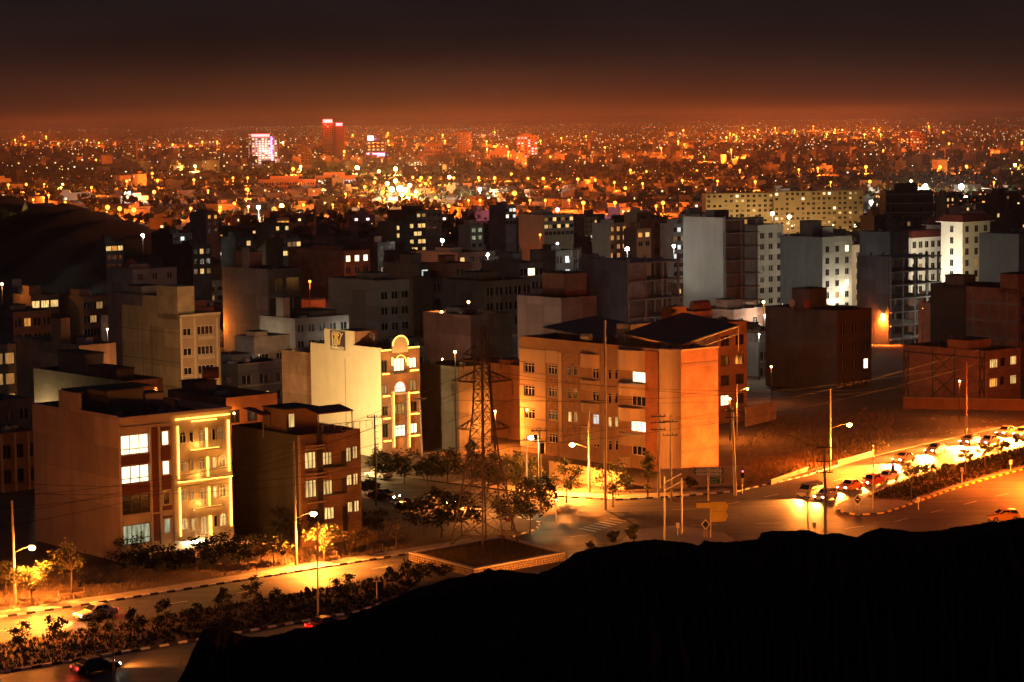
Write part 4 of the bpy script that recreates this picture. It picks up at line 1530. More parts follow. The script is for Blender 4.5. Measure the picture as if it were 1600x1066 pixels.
# lit upper quarter
b = house('grey concrete side wall with white window front and a bright doorway lamp', 1285, 371, 1219, 1331, 655, P_white, mat('blue grey concrete', (0.25, 0.27, 0.27), .92, .15, .2, stain=.35), g(n=3, storey=3.2, z_top=2.6, wd=1.5, ht=1.7, rows=7, lit='KKW' 'KKK' 'KKK' 'KKW' 'KyK' 'yKK' 'KKK'), clut=3, boxes=((.1, .3, .4, .6, 5.2, P_dkgrey), (.45, .3, .8, .5, 3.4, P_white)), minL=10)
point(b.wp(b.R * .7, -3.0, b.H * .46), 900, (1, .82, .5))
mb = MB(); mb.ball((b.R * .7, -.4, b.H * .46), .35); mb.build('facade_lamp', emit('facade lamp', (1, .85, .5), 40), b.root)
house('pale house with small paired windows between the unfinished tower and the grey wall', 1184, 352, 1150, 1224, 690, P_white, P_grey, g(n=3, storey=3.2, z_top=2.4, wd=1.7, ht=1.6, rows=8), clut=4, boxes=((.1, .2, .4, .6, 3, P_dkgrey),))
house('narrow pale house with one column of windows', 1330, 383, 1318, 1346, 690, P_sand, P_grey, g(n=1, storey=3.1, z_top=2.2, wd=1.6, ht=1.7, rows=7), clut=1)
house('dark grey blank house behind the unfinished frame', 1391, 363, 1343, 1420, 640, P_grey, P_blue, clut=2)
# white hotel with red roof edges
P_hotel = mat('white stone facade', (0.70, 0.67, 0.60), .8, .1, .5, fine=.05)
def hip_edge(b, m=P_redroof, ov=1.0, h=2.0):
    R, L, H = b.R, b.L, b.H
    mb = MB()
    a = [(-ov, -ov, H + .02), (R + ov, -ov, H + .02), (R + ov, L + ov, H + .02), (-ov, L + ov, H + .02)]
    c = [(ov * .4, ov * .4, H + h), (R - ov * .4, ov * .4, H + h), (R - ov * .4, L - ov * .4, H + h), (ov * .4, L - ov * .4, H + h)]
    mb.hexa(a + c)
    mb.build('tiled_roof_edge', m, b.root)
    b.part('eaves', P_hotel, (-ov - .1, -ov - .1, H - .2, R + ov + .1, L + ov + .1, H + .017))
hb = []
for lab, cx, yt, xl, xr, Y, n, rows, lit in (
        ('floodlit white hotel wing with a red tiled roof edge', 1424, 372, 1390, 1472, 700, 5, 7, 'KKKKK' 'KKKKK' 'KyKKK' 'KKKKK' 'KKCKK' 'CCKCC'),
        ('white hotel stair tower next to the lit wing', 1480, 352, 1468, 1487, 712, 1, 9, 'KKWKKyKK'),
        ('white hotel middle wing washed by orange light', 1489, 364, 1484, 1504, 722, 1, 8, 'KKWKKK'),
        ('white hotel corner tower with rows of slim dark windows', 1504, 347, 1499, 1547, 690, 3, 9, 'KKK' 'KKK' 'KKK' 'KyK')):
    b = Bld('hotel_wing', lab, cx, yt, xl, xr, Y, cat='hotel', minL=8)
    b.grid('R', n=n, storey=3.3, z_top=1.2, wd=1.6, ht=1.9, rows=rows, lit=lit, style=(3, 0, M_df, False))
    b.grid('L', n=1, storey=3.3, z_top=1.2, wd=1.3, ht=1.9, rows=rows, lit='')
    b.walls(P_hotel, P_hotel, simple=True)
    hip_edge(b)
    hb.append(b)
for px, py, Y, p in ((1440, 420, 682, 8000), (1466, 440, 684, 6500), (1490, 405, 672, 2600), (1502, 403, 672, 2200), (1520, 420, 668, 4500)):
    point(at(px, py, Y), p, (1, .88, .66) if px < 1480 else (1, .74, .36), .5)
house('long grey gabled side wall next to the hotel tower', 1592, 366, 1530, 1640, 606, P_grey, mat('grey gable render', (0.36, 0.345, 0.32), .92, .12, .2, stain=.2), clut=2, minR=10)
# right hand edge
house('black unlit house wall with a railed roof terrace', 1512, 446, 1454, 1560, 448, P_dkgrey, mat('soot dark render', (0.05, 0.05, 0.055), .95, .2, .3), clut=3, boxes=((.0, .1, .35, .6, 2.6, P_dkgrey),), minR=10)
b = house('red brick house in raw courses with stepped roof blocks at the frame edge', 1592, 452, 1510, 1680, 436, BR_red, BR_red, g(n=5, storey=3.2, z_top=1.6, wd=1.6, ht=1.8, rows=3, lit='KWKKK'), clut=4, minR=12, boxes=((.0, .02, .4, .35, 3.6, BR_red),))
for k in range(3):
    strip_part(b, 'concrete_band', M_conc, 'L', 1511, 472 + k * 27, 1591, 476 + k * 27, .04, .037)
for x in (1520, 1546, 1572):
    strip_part(b, 'concrete_post', M_conc, 'L', x, 455, x + 2.5, 545, .04, .036)
b = Bld('brick_house', 'red brick house braced with steel crosses, four windows lit, by the empty lot', 1541, 549, 1411, 1595, 393)
b.win('R', (1547, 561, 1559, 575), 'Y', (4, 0, M_wf, False)); b.win('R', (1563, 559, 1571, 572), 'K', D2); b.win('R', (1579, 556, 1588.5, 570), 'Y', (4, 0, M_wf, False))
b.win('R', (1546.5, 591, 1559, 605), 'O', (4, 0, M_wf, False)); b.win('R', (1563, 589, 1569, 602), 'K', D2); b.win('R', (1579, 586, 1588.5, 600), 'Y', (4, 0, M_wf, False))
b.walls(BR_red, BR_red)
b.roofbox(b.R * .1, b.L * .25, b.R * .75, b.L * .5, 2.3, BR_red)
def brace(b, pxa, pya, pxb, pyb, wd=.18):
    ya, yb = b.sL(pxa, b.H * .6), b.sL(pxb, b.H * .6)
    za, zb = b.zat(0, ya, pya), b.zat(0, yb, pyb)
    mb = MB()
    d = Vector((0, yb - ya, zb - za)).normalized()
    nn = Vector((0, -d.z, d.y)) * wd / 2
    p, q = Vector((-.09, ya, za)), Vector((-.09, yb, zb))
    o = Vector((.08, 0, 0))
    mb.hexa([p - nn, q - nn, q + nn, p + nn, p - nn + o, q - nn + o, q + nn + o, p + nn + o])
    mb.build('steel_brace', M_dark, b.root)
for x in (1412.5, 1420, 1457.5, 1492, 1531, 1538.5):
    brace(b, x, 546, x, 632)
brace(b, 1413, 549, 1540, 560, .25)
for xa, xb in ((1412.5, 1420), (1458, 1492), (1531, 1538.5)):
    for ya, yb in ((553, 584), (586, 618)):
        brace(b, xa, ya, xb, yb); brace(b, xa, yb, xb, ya)
b.clutter(5, 5)
yard_wall('yard_wall', 'low brown yard wall before the braced brick house', 1411, 640, 1640, 644, 1.9, P_redbr)
b = house('dark plastered house with two dish antennas on its roof edge', 1308, 486, 1196, 1362, 420, mat('dark red render', (0.10, 0.06, 0.05), .95, .25, .3), P_dkgrey, g(n=3, storey=3.3, z_top=2.5, wd=1.1, ht=1.7, rows=4, lit='KKK' 'KKK' 'KKW'), clut=3, boxes=((-.0, .38, .5, .62, 4.4, P_dkgrey),))
for px, m in ((1238, mat('pale dish', (.5, .38, .33), .6, .1, 1)), (1261, mat('red dish', (.42, .05, .05), .6, .1, 1))):
    y = b.sL(px)
    mb = MB(); mb.ball((-.15, y, b.H + .9), .8, sz=1.0, seg=12, rings=7)
    for i, v in enumerate(mb.v):
        mb.v[i] = (-.15 + (v[0] + .15) * .28, v[1], v[2])
    mb.tube((0, y, b.H - .5), (0, y, b.H + .8), .06, .06, 5)
    mb.build('dish_antenna', m, b.root)

# mid-distance houses that can be told apart
M_ = [
 # label, cx, yt, xl, xr, Y, mR, mL, n, rows, lit
 ('low house with a red pagoda like roof cap on a dark lot', 207, 421, 166, 276, 640, P_grey, P_pink, 3, 2, 'KKK'),
 ('grey house before the stepped sand wall, two windows lit in its side', 232, 462, 168, 300, 470, P_dkgrey, P_grey, 3, 4, ''),
 ('dark house with three yellow windows under its roof', 48, 462, 20, 92, 560, P_brown, P_redbr, 3, 3, 'YYY'),
 ('dim house with a lit doorway near the frame edge', 20, 488, -20, 80, 470, P_brown, P_blue, 4, 3, 'KOKK'),
 ('long dark house with a row of thin posts', 130, 464, 90, 170, 560, P_redbr, P_brown, 4, 4, 'KKyKKyKK'),
 ('pale roof block beside the dark hill foot', 28, 450, -20, 44, 640, P_grey, P_grey, 2, 3, ''),
 ('long brick red house with two bright windows at its end', 537, 392, 450, 578, 640, BR_red, BR_red, 3, 3, 'WWW'),
 ('dark house with a green lit roof edge', 590, 379, 560, 606, 760, P_dkgrey, P_redbr, 2, 3, 'KK'),
 ('house with two bright white windows in its front', 640, 393, 600, 662, 720, P_redbr, P_dkgrey, 2, 3, 'YYKK'),
 ('long pink house under the big white lamp', 715, 395, 650, 760, 640, P_redbr, P_cream, 3, 2, 'YKK'),
 ('small pink stair block standing on a dark roof', 699, 412, 690, 705, 520, P_redbr, P_redbr, 1, 2, 'K'),
 ('dark house with a rooftop window glowing white', 655, 413, 598, 668, 560, P_dkgrey, P_green, 2, 4, 'CKKK'),
 ('blue dark house with a tall amber window', 676, 434, 645, 712, 520, P_blue, P_dkgrey, 3, 4, 'KKK' 'KyO' 'KKK'),
 ('long black roofed house in the middle of the dark quarter', 758, 440, 690, 830, 490, P_dkgrey, P_dkgrey, 5, 3, ''),
 ('dark house with one bright window below its eaves', 812, 411, 752, 830, 540, P_dkgrey, P_blue, 3, 4, 'KWK'),
 ('dark house beside the telephone mast', 868, 392, 828, 905, 560, P_dkgrey, P_dkgrey, 3, 4, 'KCKKCK'),
 ('pale house with a lit ground floor by the two blue white lamps', 760, 402, 735, 800, 690, P_grey, P_grey, 3, 3, 'CKKKKK'),
 ('yellow lit house among trees near the big white lamp', 735, 352, 716, 748, 1000, P_green, P_cream, 2, 3, 'GGGG'),
 ('row house with a strip of yellow windows', 620, 348, 590, 640, 980, P_brown, P_brown, 5, 2, 'YYYYYYYYYY'),
 ('five storey house with a grid of small lit windows', 640, 345, 628, 665, 960, P_dkgrey, P_dkgrey, 4, 5, 'YKYY' 'KYYK' 'YKYY' 'YYKY'),
 ('dark house with lit attic windows near the dark hill', 165, 379, 150, 190, 830, P_dkgrey, P_dkgrey, 3, 3, 'YOYKKK'),
 ('dark house with a single yellow window', 300, 383, 270, 330, 760, P_dkgrey, P_dkgrey, 3, 3, 'KYK' 'KKK' 'KYy'),
 ('narrow dark house with a column of bright windows', 368, 371, 345, 378, 800, P_dkgrey, P_dkgrey, 2, 6, 'KY' 'KK' 'YY' 'KK' 'YY'),
 ('broad house with pale lit balconies beyond the orange lamp', 850, 336, 810, 896, 1080, P_sand, P_cream, 7, 3, 'yKYKyKY' 'YyKYKYK'),
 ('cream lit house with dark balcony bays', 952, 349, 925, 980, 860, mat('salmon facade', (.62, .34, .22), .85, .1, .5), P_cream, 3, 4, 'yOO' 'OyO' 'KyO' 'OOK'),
 ('tall slim house with an orange side', 995, 332, 978, 1006, 880, P_redbr, P_sand, 1, 5, 'KKO'),
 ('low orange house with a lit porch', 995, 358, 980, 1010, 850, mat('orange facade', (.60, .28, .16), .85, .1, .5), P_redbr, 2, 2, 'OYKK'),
 ('red house with fine dark joints', 1020, 343, 1010, 1032, 870, BR_red, P_redbr, 2, 5, ''),
 ('white house with cool lit windows beside the unfinished tower', 1052, 350, 1032, 1076, 860, P_white, P_white, 4, 6, 'KCKC' 'yKyK' 'KCKY' 'CKKC'),
 ('low house with a bright white eaves light', 1080, 335, 1060, 1120, 980, P_white, P_grey, 3, 3, 'CCK'),
 ('dark house with lit stairs behind the unfinished frame', 925, 405, 900, 950, 600, P_dkgrey, P_dkgrey, 3, 4, 'CKK' 'KCK' 'KCC'),
 ('unlit terraced house in the upper quarter', 1400, 342, 1360, 1440, 900, P_dkgrey, P_dkgrey, 5, 3, 'KKyKK'),
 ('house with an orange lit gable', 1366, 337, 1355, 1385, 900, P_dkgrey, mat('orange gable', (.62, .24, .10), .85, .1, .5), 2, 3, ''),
 ('small house with a lamp lit porch beyond the hotel', 1478, 306, 1464, 1492, 1250, P_brown, P_sand, 2, 3, 'YYOO'),
 ('dark house with three white windows beyond the hotel', 1500, 321, 1484, 1520, 1150, P_brown, P_dkgrey, 4, 4, 'KKYK' 'KKYY' 'YKYY'),
 ('brown house on the upper edge of the dark quarter', 1560, 303, 1540, 1590, 1300, P_redbr, P_brown, 3, 4, 'KyK'),
 ('long brown block with dim windows beyond the hotel', 1540, 330, 1510, 1580, 1050, P_brown, P_brown, 5, 3, 'KKYKK'),
 ('pink house with bright shop front', 790, 322, 764, 806, 1230, P_white, P_pink, 3, 3, 'KCW' 'WKC'),
 ('cream block with a red roof line near the minaret', 650, 330, 605, 690, 1180, P_sand, P_brown, 5, 3, 'YyKKK'),
 ('small house with two yellow windows past the dark hill', 430, 349, 400, 450, 980, P_dkgrey, P_brown, 3, 3, 'YKY'),
 ('house with a glowing row of ground floor windows', 442, 373, 415, 470, 860, P_dkgrey, P_brown, 4, 2, 'KyyY' 'YYKO'),
 ('orange lit low hall among dark trees', 432, 341, 412, 448, 1080, mat('orange facade', 0, 0), P_redbr, 3, 2, 'OOO'),
 ('pink lit house in the dark quarter', 322, 332, 296, 330, 1120, mat('pink plaster', 0, 0), P_pink, 2, 3, 'OOKK'),
 ('dark flat house on the slope', 270, 365, 236, 300, 930, P_dkgrey, P_dkgrey, 3, 3, 'KCK'),
]
for i, (lab, cx, yt, xl, xr, Y, mR, mL, n, rows, lit) in enumerate(M_):
    house(lab, cx, yt, xl, xr, Y, mR, mL, g(n=n, storey=3.2, z_top=1.4, wd=1.4 + (i % 3) * .3, ht=1.6, rows=rows, lit=lit), name='town_house', clut=2 + i % 3, minL=7, minR=7, boxes=((.1, .25, .5, .6, 2.0 + (i % 3) * .5, mL),))
    if i == 0:
        b = ALLB[-1]
        mb = MB(); mb.hexa([(1, b.L * .3, b.H + .8), (5, b.L * .3, b.H + .8), (5, b.L * .55, b.H + .8), (1, b.L * .55, b.H + .8), (2.4, b.L * .4, b.H + 2.4), (3.6, b.L * .4, b.H + 2.4), (3.6, b.L * .45, b.H + 2.4), (2.4, b.L * .45, b.H + 2.4)])
        mb.build('pagoda_roof', P_redroof, b.root)
# the long apartment slab in two wings, facing the street
for lab, cx, yt, xr, rot, rows, seed, m in (('long cream apartment slab with scattered lit windows, nearer wing', 1103, 303, 1209, R_(6), 8, 4, mat('lit cream slab', (.60, .47, .29), .85, .1, .1)), ('long cream apartment slab with scattered lit windows, taller far wing', 1209.5, 299.5, 1349, R_(9), 9, 9, mat('lit tan slab', (.47, .35, .21), .85, .1, .1))):
    b = Bld('apartment_slab', lab, cx, yt, None, xr, 1500, cat='apartment block', rot=rot, minL=14)
    rnd = random.Random(seed)
    n = int(b.R / 3.4)
    b.grid('R', n=n, storey=3.1, z_top=1.0, wd=1.7, ht=1.5, rows=rows, lit=''.join(rnd.choice('KKKKKKKWYyy..') for _ in range(n * rows)))
    b.walls(m, m, simple=True)
    b.clutter(4, seed)

# ------------------------------------------------------------------ where the city's single lamps stand (pixels, colour, size)
CL = [(13, 289, 'o', 1), (41, 288, 'o', 1), (69, 288, 'o', .7), (98, 288, 'y', .7), (143, 293, 'o', .9), (198, 283, 'o', 1), (238, 271, 'o', 1.1), (246, 282, 'o', 1.1), (241, 300, 'o', 1.3), (303, 281, 'o', 1), (364, 278, 'o', .9),
      (387, 278, 'o', .9), (386, 297, 'o', 1.7), (458, 264, 'o', 1.4), (470, 260, 'y', .8), (168, 324, 'o', 1.6), (187, 326, 'o', 1.5), (209, 328, 'o', 1.6), (182, 344, 'o', 1.7), (298, 326, 'o', 1), (344, 324, 'o', 1.2), (366, 318, 'o', 1.1),
      (404, 324, 'w', 1.2), (440, 322, 'y', 1.6), (474, 320, 'o', 1), (76, 305, 'o', .9), (52, 312, 'o', .8), (102, 316, 'o', .9), (202, 301, 'w', .8), (305, 260, 'y', 1), (325, 298, 'o', .8), (388, 323, 'r', .7), (40, 227, 'o', 1.2), (91, 225, 'o', 1),
      (558, 262, 'y', 1.7), (618, 264, 'y', 1.6), (592, 268, 'y', 1.2), (618, 283, 'y', 1.6), (625, 295, 'w', 2.2), (612, 296, 'y', 2), (634, 297, 'y', 1.8), (645, 277, 'o', .9), (605, 287, 'y', 1.5), (640, 290, 'y', 1.5), (650, 300, 'y', 1.2), (598, 300, 'o', 1.3), (585, 285, 'o', 1.2), (665, 287, 'o', 1.1), (570, 292, 'o', 1.1), (628, 305, 'y', 1.3), (658, 278, 'o', 1.2), (672, 278, 'o', 1), (702, 277, 'y', 1.4), (709, 278, 'o', 1),
      (748, 278, 'o', 1.1), (773, 278, 'o', 1.1), (799, 272, 'o', 1), (825, 279, 'o', 1), (849, 279, 'o', 1.1), (875, 280, 'o', .8), (903, 280, 'o', 1.1), (930, 281, 'o', .9), (804, 302, 'o', 1.7), (750, 296, 'w', 1.1), (776, 297, 'o', .8),
      (681, 309, 'o', 1), (701, 322, 'o', 1.1), (732, 313, 'o', .8), (750, 313, 'o', .9), (828, 313, 'o', .8), (852, 313, 'o', .9), (889, 313, 'o', .9), (912, 317, 'o', 1.2), (871, 328, 'p', 1.1), (927, 239, 'o', 1.4), (442, 223, 'y', 1),
      (1146, 211, 'o', 1.3), (1179, 213, 'o', 1), (1229, 207, 'o', 1.2), (1214, 208, 'o', .9), (1294, 206, 'o', 1), (1434, 208, 'o', 1), (1474, 207, 'o', 1.2), (1121, 283, 'o', .9), (1180, 284, 'o', 1), (1298, 285, 'o', .8), (1359, 284, 'o', 1.2), (1353, 261, 'o', 1.3),
      (1469, 261, 'o', 1.3), (1510, 260, 'o', 1.1), (1586, 258, 'y', 1.2), (1424, 283, 'y', 1), (1446, 292, 'w', 1.9), (1502, 292, 'w', 1.9), (1553, 285, 'o', .8), (1361, 316, 'w', 1.1), (1089, 267, 'o', .9), (1156, 266, 'o', .8), (1248, 265, 'o', .8), (1278, 263, 'o', 1),
      (911, 317, 'o', 1.2), (961, 317, 'o', 1.2), (1036, 317, 'o', 1.3), (977, 294, 'o', 1.2), (1025, 322, 'o', .9), (960, 285, 'o', .9), (1004, 287, 'o', .9), (1066, 282, 'o', .9), (1010, 268, 'o', .8), (985, 266, 'o', 1), (560, 226, 'o', .9), (640, 228, 'o', .9),
      (270, 226, 'o', 1), (330, 240, 'o', .9), (520, 320, 'o', .7), (560, 318, 'o', .8), (600, 313, 'o', .7), (540, 303, 'o', .8), (505, 296, 'o', .8), (660, 240, 'o', 1), (860, 245, 'o', .9), (1060, 225, 'o', .9), (1100, 245, 'o', .8), (1380, 235, 'o', .8), (1540, 228, 'o', .9), (150, 250, 'o', .8)]
near_w = [(691, 376, 'w', 2.0, 760, 'large white floodlight star over the long pink house'), (762, 398, 'w', 1.7, 650, 'cool white lamp beside the pale lit house'), (980, 389, 'w', 2.1, 560, 'large white floodlight above the unfinished frame'), (1053, 385, 'w', 1.6, 620, 'white lamp close to the tall pale side wall'),
          (223, 368, 'w', 1.8, 800, 'bright white lamp at the foot of the dark hill'), (844, 367, 'o', 1.5, 900, 'orange lamp over the dark trees of the middle quarter'), (871, 381, 'w', 1.0, 800, 'small white lamp near the telephone mast'), (732, 472, 'y', 1.5, 470, 'pale yellow street lamp on a lane between dark houses'),
          (690, 488, 'y', 1.5, 452, 'pale yellow street lamp above the red plastered house'), (711, 550, 'y', 1.3, 338, 'pale lamp above the joint of the rust coloured wall'), (1193, 472, 'y', 1.5, 470, 'yellow lamp glaring beside the unfinished tower foot'), (1207, 334, 'w', 1.9, 800, 'white floodlight on the roofs of the upper quarter, by the slab'),
          (1233, 339, 'w', 1.9, 760, 'cool floodlight on the roofs of the upper quarter'), (366, 417, 'y', 1.2, 520, 'small white lamp over the tall dim grey house'), (3, 444, 'y', 1.6, 560, 'pale lamp cut by the frame edge'), (1297, 475, 'y', .8, 470, 'small warm lamp on the roof before the white window front')]
LSEE = [(px, py, ground(px, py, 9).y) for px, py, c, s in CL] + [(q[0], q[1], q[4]) for q in near_w] + [(484, 440, 600), (1379, 515, 504), (1379, 545, 500), (1360, 545, 480), (1400, 545, 480)]
def hides_lamp(x, Y, w_, z_top):
    """would a house here stand before one of the lamps"""
    x0, y0 = proj((x, Y, z_top))
    x1 = x0 + w_ * FPX / Y
    return any(LY > Y - 2 and x0 - (x1 - x0) * .75 - 3 < lx < x1 + 3 and y0 < ly + 4 for lx, ly, LY in LSEE)

# ------------------------------------------------------------------ more houses of the dark quarter
def protos():
    out_ = []
    rnd = random.Random(11)
    mats_ = [(P_dkgrey, P_grey, 'grey'), (P_brown, P_redbr, 'brown'), (P_redbr, P_redbr, 'red brown'), (P_grey, P_sand, 'sandy'), (P_blue, P_dkgrey, 'blue grey'), (BR_red, BR_red, 'brick'), (P_dkgrey, P_dkgrey, 'dark'), (P_sand, P_grey, 'tan')]
    for i in range(16):
        mR, mL, word = mats_[i % 8]
        st = 2 + i % 4
        b = Bld.__new__(Bld)
        b.rot, b.cx = GRID, 100 + i
        b.H = st * 3.1 + 1.2
        b.R, b.L = rnd.uniform(9, 14), rnd.uniform(11, 20)
        b.zb = 0
        b.C = Vector((0, 0, 0))
        b.w = {'R': [], 'L': []}
        b.root = thing('town_house', '', 'house', (0, 0, -500), GRID)
        b.ux, b.uy = UX, UY
        n = rnd.choice((2, 3, 3))
        lit = ''.join(rnd.choice('KKKKKKKKKKKYyYOCKK') for _ in range(n * st))
        b.grid('R', n=n, storey=3.1, z_top=2.0, wd=rnd.uniform(1.3, 2.2), ht=1.5, rows=st, lit=lit)
        if i % 3 == 0:
            b.grid('L', n=2, storey=3.1, z_top=2.0, wd=1.0, ht=1.0, rows=st, lit=''.join(rnd.choice('KKKKKy') for _ in range(2 * st)))
        b.walls(mR, mL, simple=True, mroof=rnd.choice((M_roof, M_roof, M_roofc)))
        x, y = rnd.uniform(.05, .4), rnd.uniform(.2, .5)
        b.roofbox(b.R * x, b.L * y, b.R * (x + .35), b.L * (y + .3), rnd.uniform(1.8, 2.8), rnd.choice((mL, mR)))
        b.clutter(6, i)
        for k in range(st):
            z = b.H - 2.0 - 1.5 - 3.1 * k - .25
            b.part('floor_band', (M_conc, P_sand, mL)[i % 3], (-.05, -.07, z - .22, b.R, -.003, z))
            if i % 4 == 1 and k:
                b.part('balcony', mL, (b.R * .55, -1.1, z - .1, b.R * .95, -.075, z + .9))
            if i % 4 == 2:
                b.part('wall_pipe', M_dark, (b.R * .5, -.16, .3, b.R * .5 + .12, -.075, b.H - .5)) if k == 0 else None
        b.part('coping', (P_sand, M_conc)[i % 2], (-.08, -.12, b.H + .003, b.R + .05, .24, b.H + .12))
        nl = sum(c not in 'K' for c in lit)
        b.word = word
        b.desc = '%s %s storey house %s' % (word, ('two', 'three', 'four', 'five')[st - 2], 'unlit' if nl == 0 else 'with one lit window' if nl == 1 else 'with some lit windows')
        out_.append(b)
    return out_
PROT = protos()
OCC = []
def short(lab):
    s = lab
    for cut in (' with ', ' in ', ' before ', ' beside ', ' behind ', ' next ', ' under ', ' standing ', ' whose ', ' seen ', ' by ', ' at ', ' on ', ' rising ', ' near ', ' among ', ' between ', ' of ', ' lit by ', ' edged ', ' to '):
        if cut in s[8:]:
            s = s[:s.index(cut, 8)]
    return ' '.join(s.split()[:5]).rstrip(',')
USED = {}
LMK = []
for b in ALLB:
    c_ = b.wp(b.R / 2, min(b.L, 30) / 2, 0)
    LMK.append((c_.x, c_.y, short(b.root['label'])))
def place_label(b, c, Y):
    near = sorted(LMK, key=lambda q: (q[0] - c.x) ** 2 + (q[1] - c.y) ** 2)
    for k in range(8):
        q = near[k]
        rel = 'behind' if c.y > q[1] + 18 else 'before' if c.y < q[1] - 18 else 'beside'
        far_ = math.hypot(q[0] - c.x, q[1] - c.y) > 90
        lab = '%s, %s%s the %s' % (b.desc, 'some way ' if far_ else '', rel, q[2])
        if lab not in USED and len(lab.split()) <= 16:
            USED[lab] = 1
            return lab
    for extra in ('slightly nearer,', 'slightly farther,', 'on its own,'):
        lab = '%s, %s %s the %s' % (b.desc, extra, rel, near[0][2])
        if lab not in USED:
            break
    USED[lab] = 1
    return lab
for b in ALLB:
    c = b.wp(b.R / 2, min(b.L, 40) / 2, 0)
    OCC.append((c.x, c.y, math.hypot(b.R, min(b.L, 40)) / 2))
def rowmaxh(px, Y):
    """how tall a filler may be so that it stays below what is seen behind it"""
    if px > 1150 and Y < 430 or 1325 < px < 1425 and Y < 560:
        return -1
    if Y < 520:
        return 8.5
    if Y < 800:
        return 12
    return 18
rnd = random.Random(21)
NFILL = 0
first = [True] * len(PROT)
tries = 0
while NFILL < 205 and tries < 9000:
    tries += 1
    Y = 395 + 1080 * rnd.random() ** 1.25
    px = rnd.uniform(-60, 1660)
    p = at(px, 400, Y)
    x = p.x
    if px < 250 and 620 < Y < 1200 and px < 250 - (Y - 640) * .02:
        continue
    k = rnd.randrange(len(PROT))
    b = PROT[k]
    if b.H > rowmaxh(px, Y):
        continue
    if 1120 < px < 1600 and Y > 720 and Y < 1480 and at(px, 400, Y).y and proj((x, Y, terr(Y) + b.H))[1] < 350:
        continue
    if hides_lamp(x, Y, b.R * .8, terr(Y) + b.H + 2):
        continue
    r = math.hypot(b.R, b.L) / 2
    c = Vector((x - UY * b.L / 2 + UX * b.R / 2, Y + UX * b.L / 2 + UY * b.R / 2))
    if any((c.x - o[0]) ** 2 + (c.y - o[1]) ** 2 < (o[2] * .8 + r * .78) ** 2 for o in OCC):
        continue
    OCC.append((c.x, c.y, r))
    lab = place_label(b, c, Y)
    loc = (x, Y, terr(Y + 8) - 0.6)
    if first[k]:
        b.root.location = loc
        tag(b.root, lab, 'house', 'houses of the dark quarter')
        first[k] = False
    else:
        dup(b.root, loc, GRID, lab, 'houses of the dark quarter')
    NFILL += 1
for k, b in enumerate(PROT):
    if first[k]:
        for ch in list(b.root.children):
            for c2 in list(ch.children):
                bpy.data.objects.remove(c2)
            bpy.data.objects.remove(ch)
        bpy.data.objects.remove(b.root)

# ------------------------------------------------------------------ the far city: too many houses to count
M_fc = mat('far city plaster', (0.20, 0.155, 0.12), .9, .5, .02)
M_fc2 = mat('far city dark walls', (0.09, 0.07, 0.06), .9, .5, .02)
M_pinl = [emit('far light amber', (1, .19, .016), 5), emit('far light yellow', (1, .52, .13), 9), emit('far light white', (1, .88, .66), 9), emit('far light red', (1, .12, .03), 10), emit('far light magenta', (1, .15, .55), 8), emit('far light green', (.4, 1, .35), 8)]
def far_city():
    rnd = random.Random(5)
    mb = MB()
    for _ in range(4300):
        Y = 1550 * (12500 / 1550) ** (rnd.random() ** .85)
        if 2700 < Y < 3900 and rnd.random() < .93:
            continue
        if 1550 < Y <= 2700 and rnd.random() < .80:
            continue
        half = .235 * Y + 60
        x = rnd.uniform(-half, half)
        W, D = rnd.uniform(10, 26), rnd.uniform(9, 18)
        h = rnd.choice((6, 9, 12, 12, 15, 15, 18)) * (1.25 if rnd.random() < .1 else 1)
        if Y < 2700:
            h = min(h, 9)
        if Y < 4200 and hides_lamp(x, Y, W, terr(Y) + h):
            continue
        z = terr(Y) - 1
        a = GRID + rnd.choice((0, 0, .1, -.25))
        ca, sa = math.cos(a), math.sin(a)
        q = [(x + ca * u - sa * v, Y + sa * u + ca * v) for u, v in ((0, 0), (W, 0), (W, D), (0, D))]
        mi = rnd.choice((0, 0, 1))
        mb.hexa([(p[0], p[1], z) for p in q] + [(p[0], p[1], z + h) for p in q], mi)
        if rnd.random() < .5:
            u, v = rnd.uniform(.1, .5), rnd.uniform(.2, .5)
            qq = [(x + ca * W * s - sa * D * t, Y + sa * W * s + ca * D * t) for s, t in ((u, v), (u + .3, v), (u + .3, v + .3), (u, v + .3))]
            mb.hexa([(p[0], p[1], z + h) for p in qq] + [(p[0], p[1], z + h + 3) for p in qq], mi)
        for _k in range(rnd.choice((0, 0, 1, 1, 2))):
            s = rnd.uniform(.05, .8)
            zz = z + 2 + 3 * rnd.randrange(max(1, int(h / 3) - 1))
            ww = 1.8 / W * (1 + Y / 6000)
            hw = 1.4 * (1 + Y / 9000)
            e = -.15
            if rnd.random() < .6:
                A = (x + ca * W * s - sa * e, Y + sa * W * s + ca * e)
                B = (x + ca * W * (s + ww) - sa * e, Y + sa * W * (s + ww) + ca * e)
            else:
                A = (x + ca * e - sa * D * (s + ww), Y + sa * e + ca * D * (s + ww))
                B = (x + ca * e - sa * D * s, Y + sa * e + ca * D * s)
            mb.quad((A[0], A[1], zz), (B[0], B[1], zz), (B[0], B[1], zz + hw), (A[0], A[1], zz + hw), rnd.choice((2, 2, 3, 3, 3, 4)))
    dim = [emit('far window amber', (1, .42, .10), 1.6), emit('far window yellow', (1, .66, .28), 2.0), emit('far window white', (1, .9, .7), 2.0)]
    tag(mb.build('far_city_blocks', [M_fc, M_fc2] + dim), 'countless low houses of the far city', kind='stuff')
far_city()
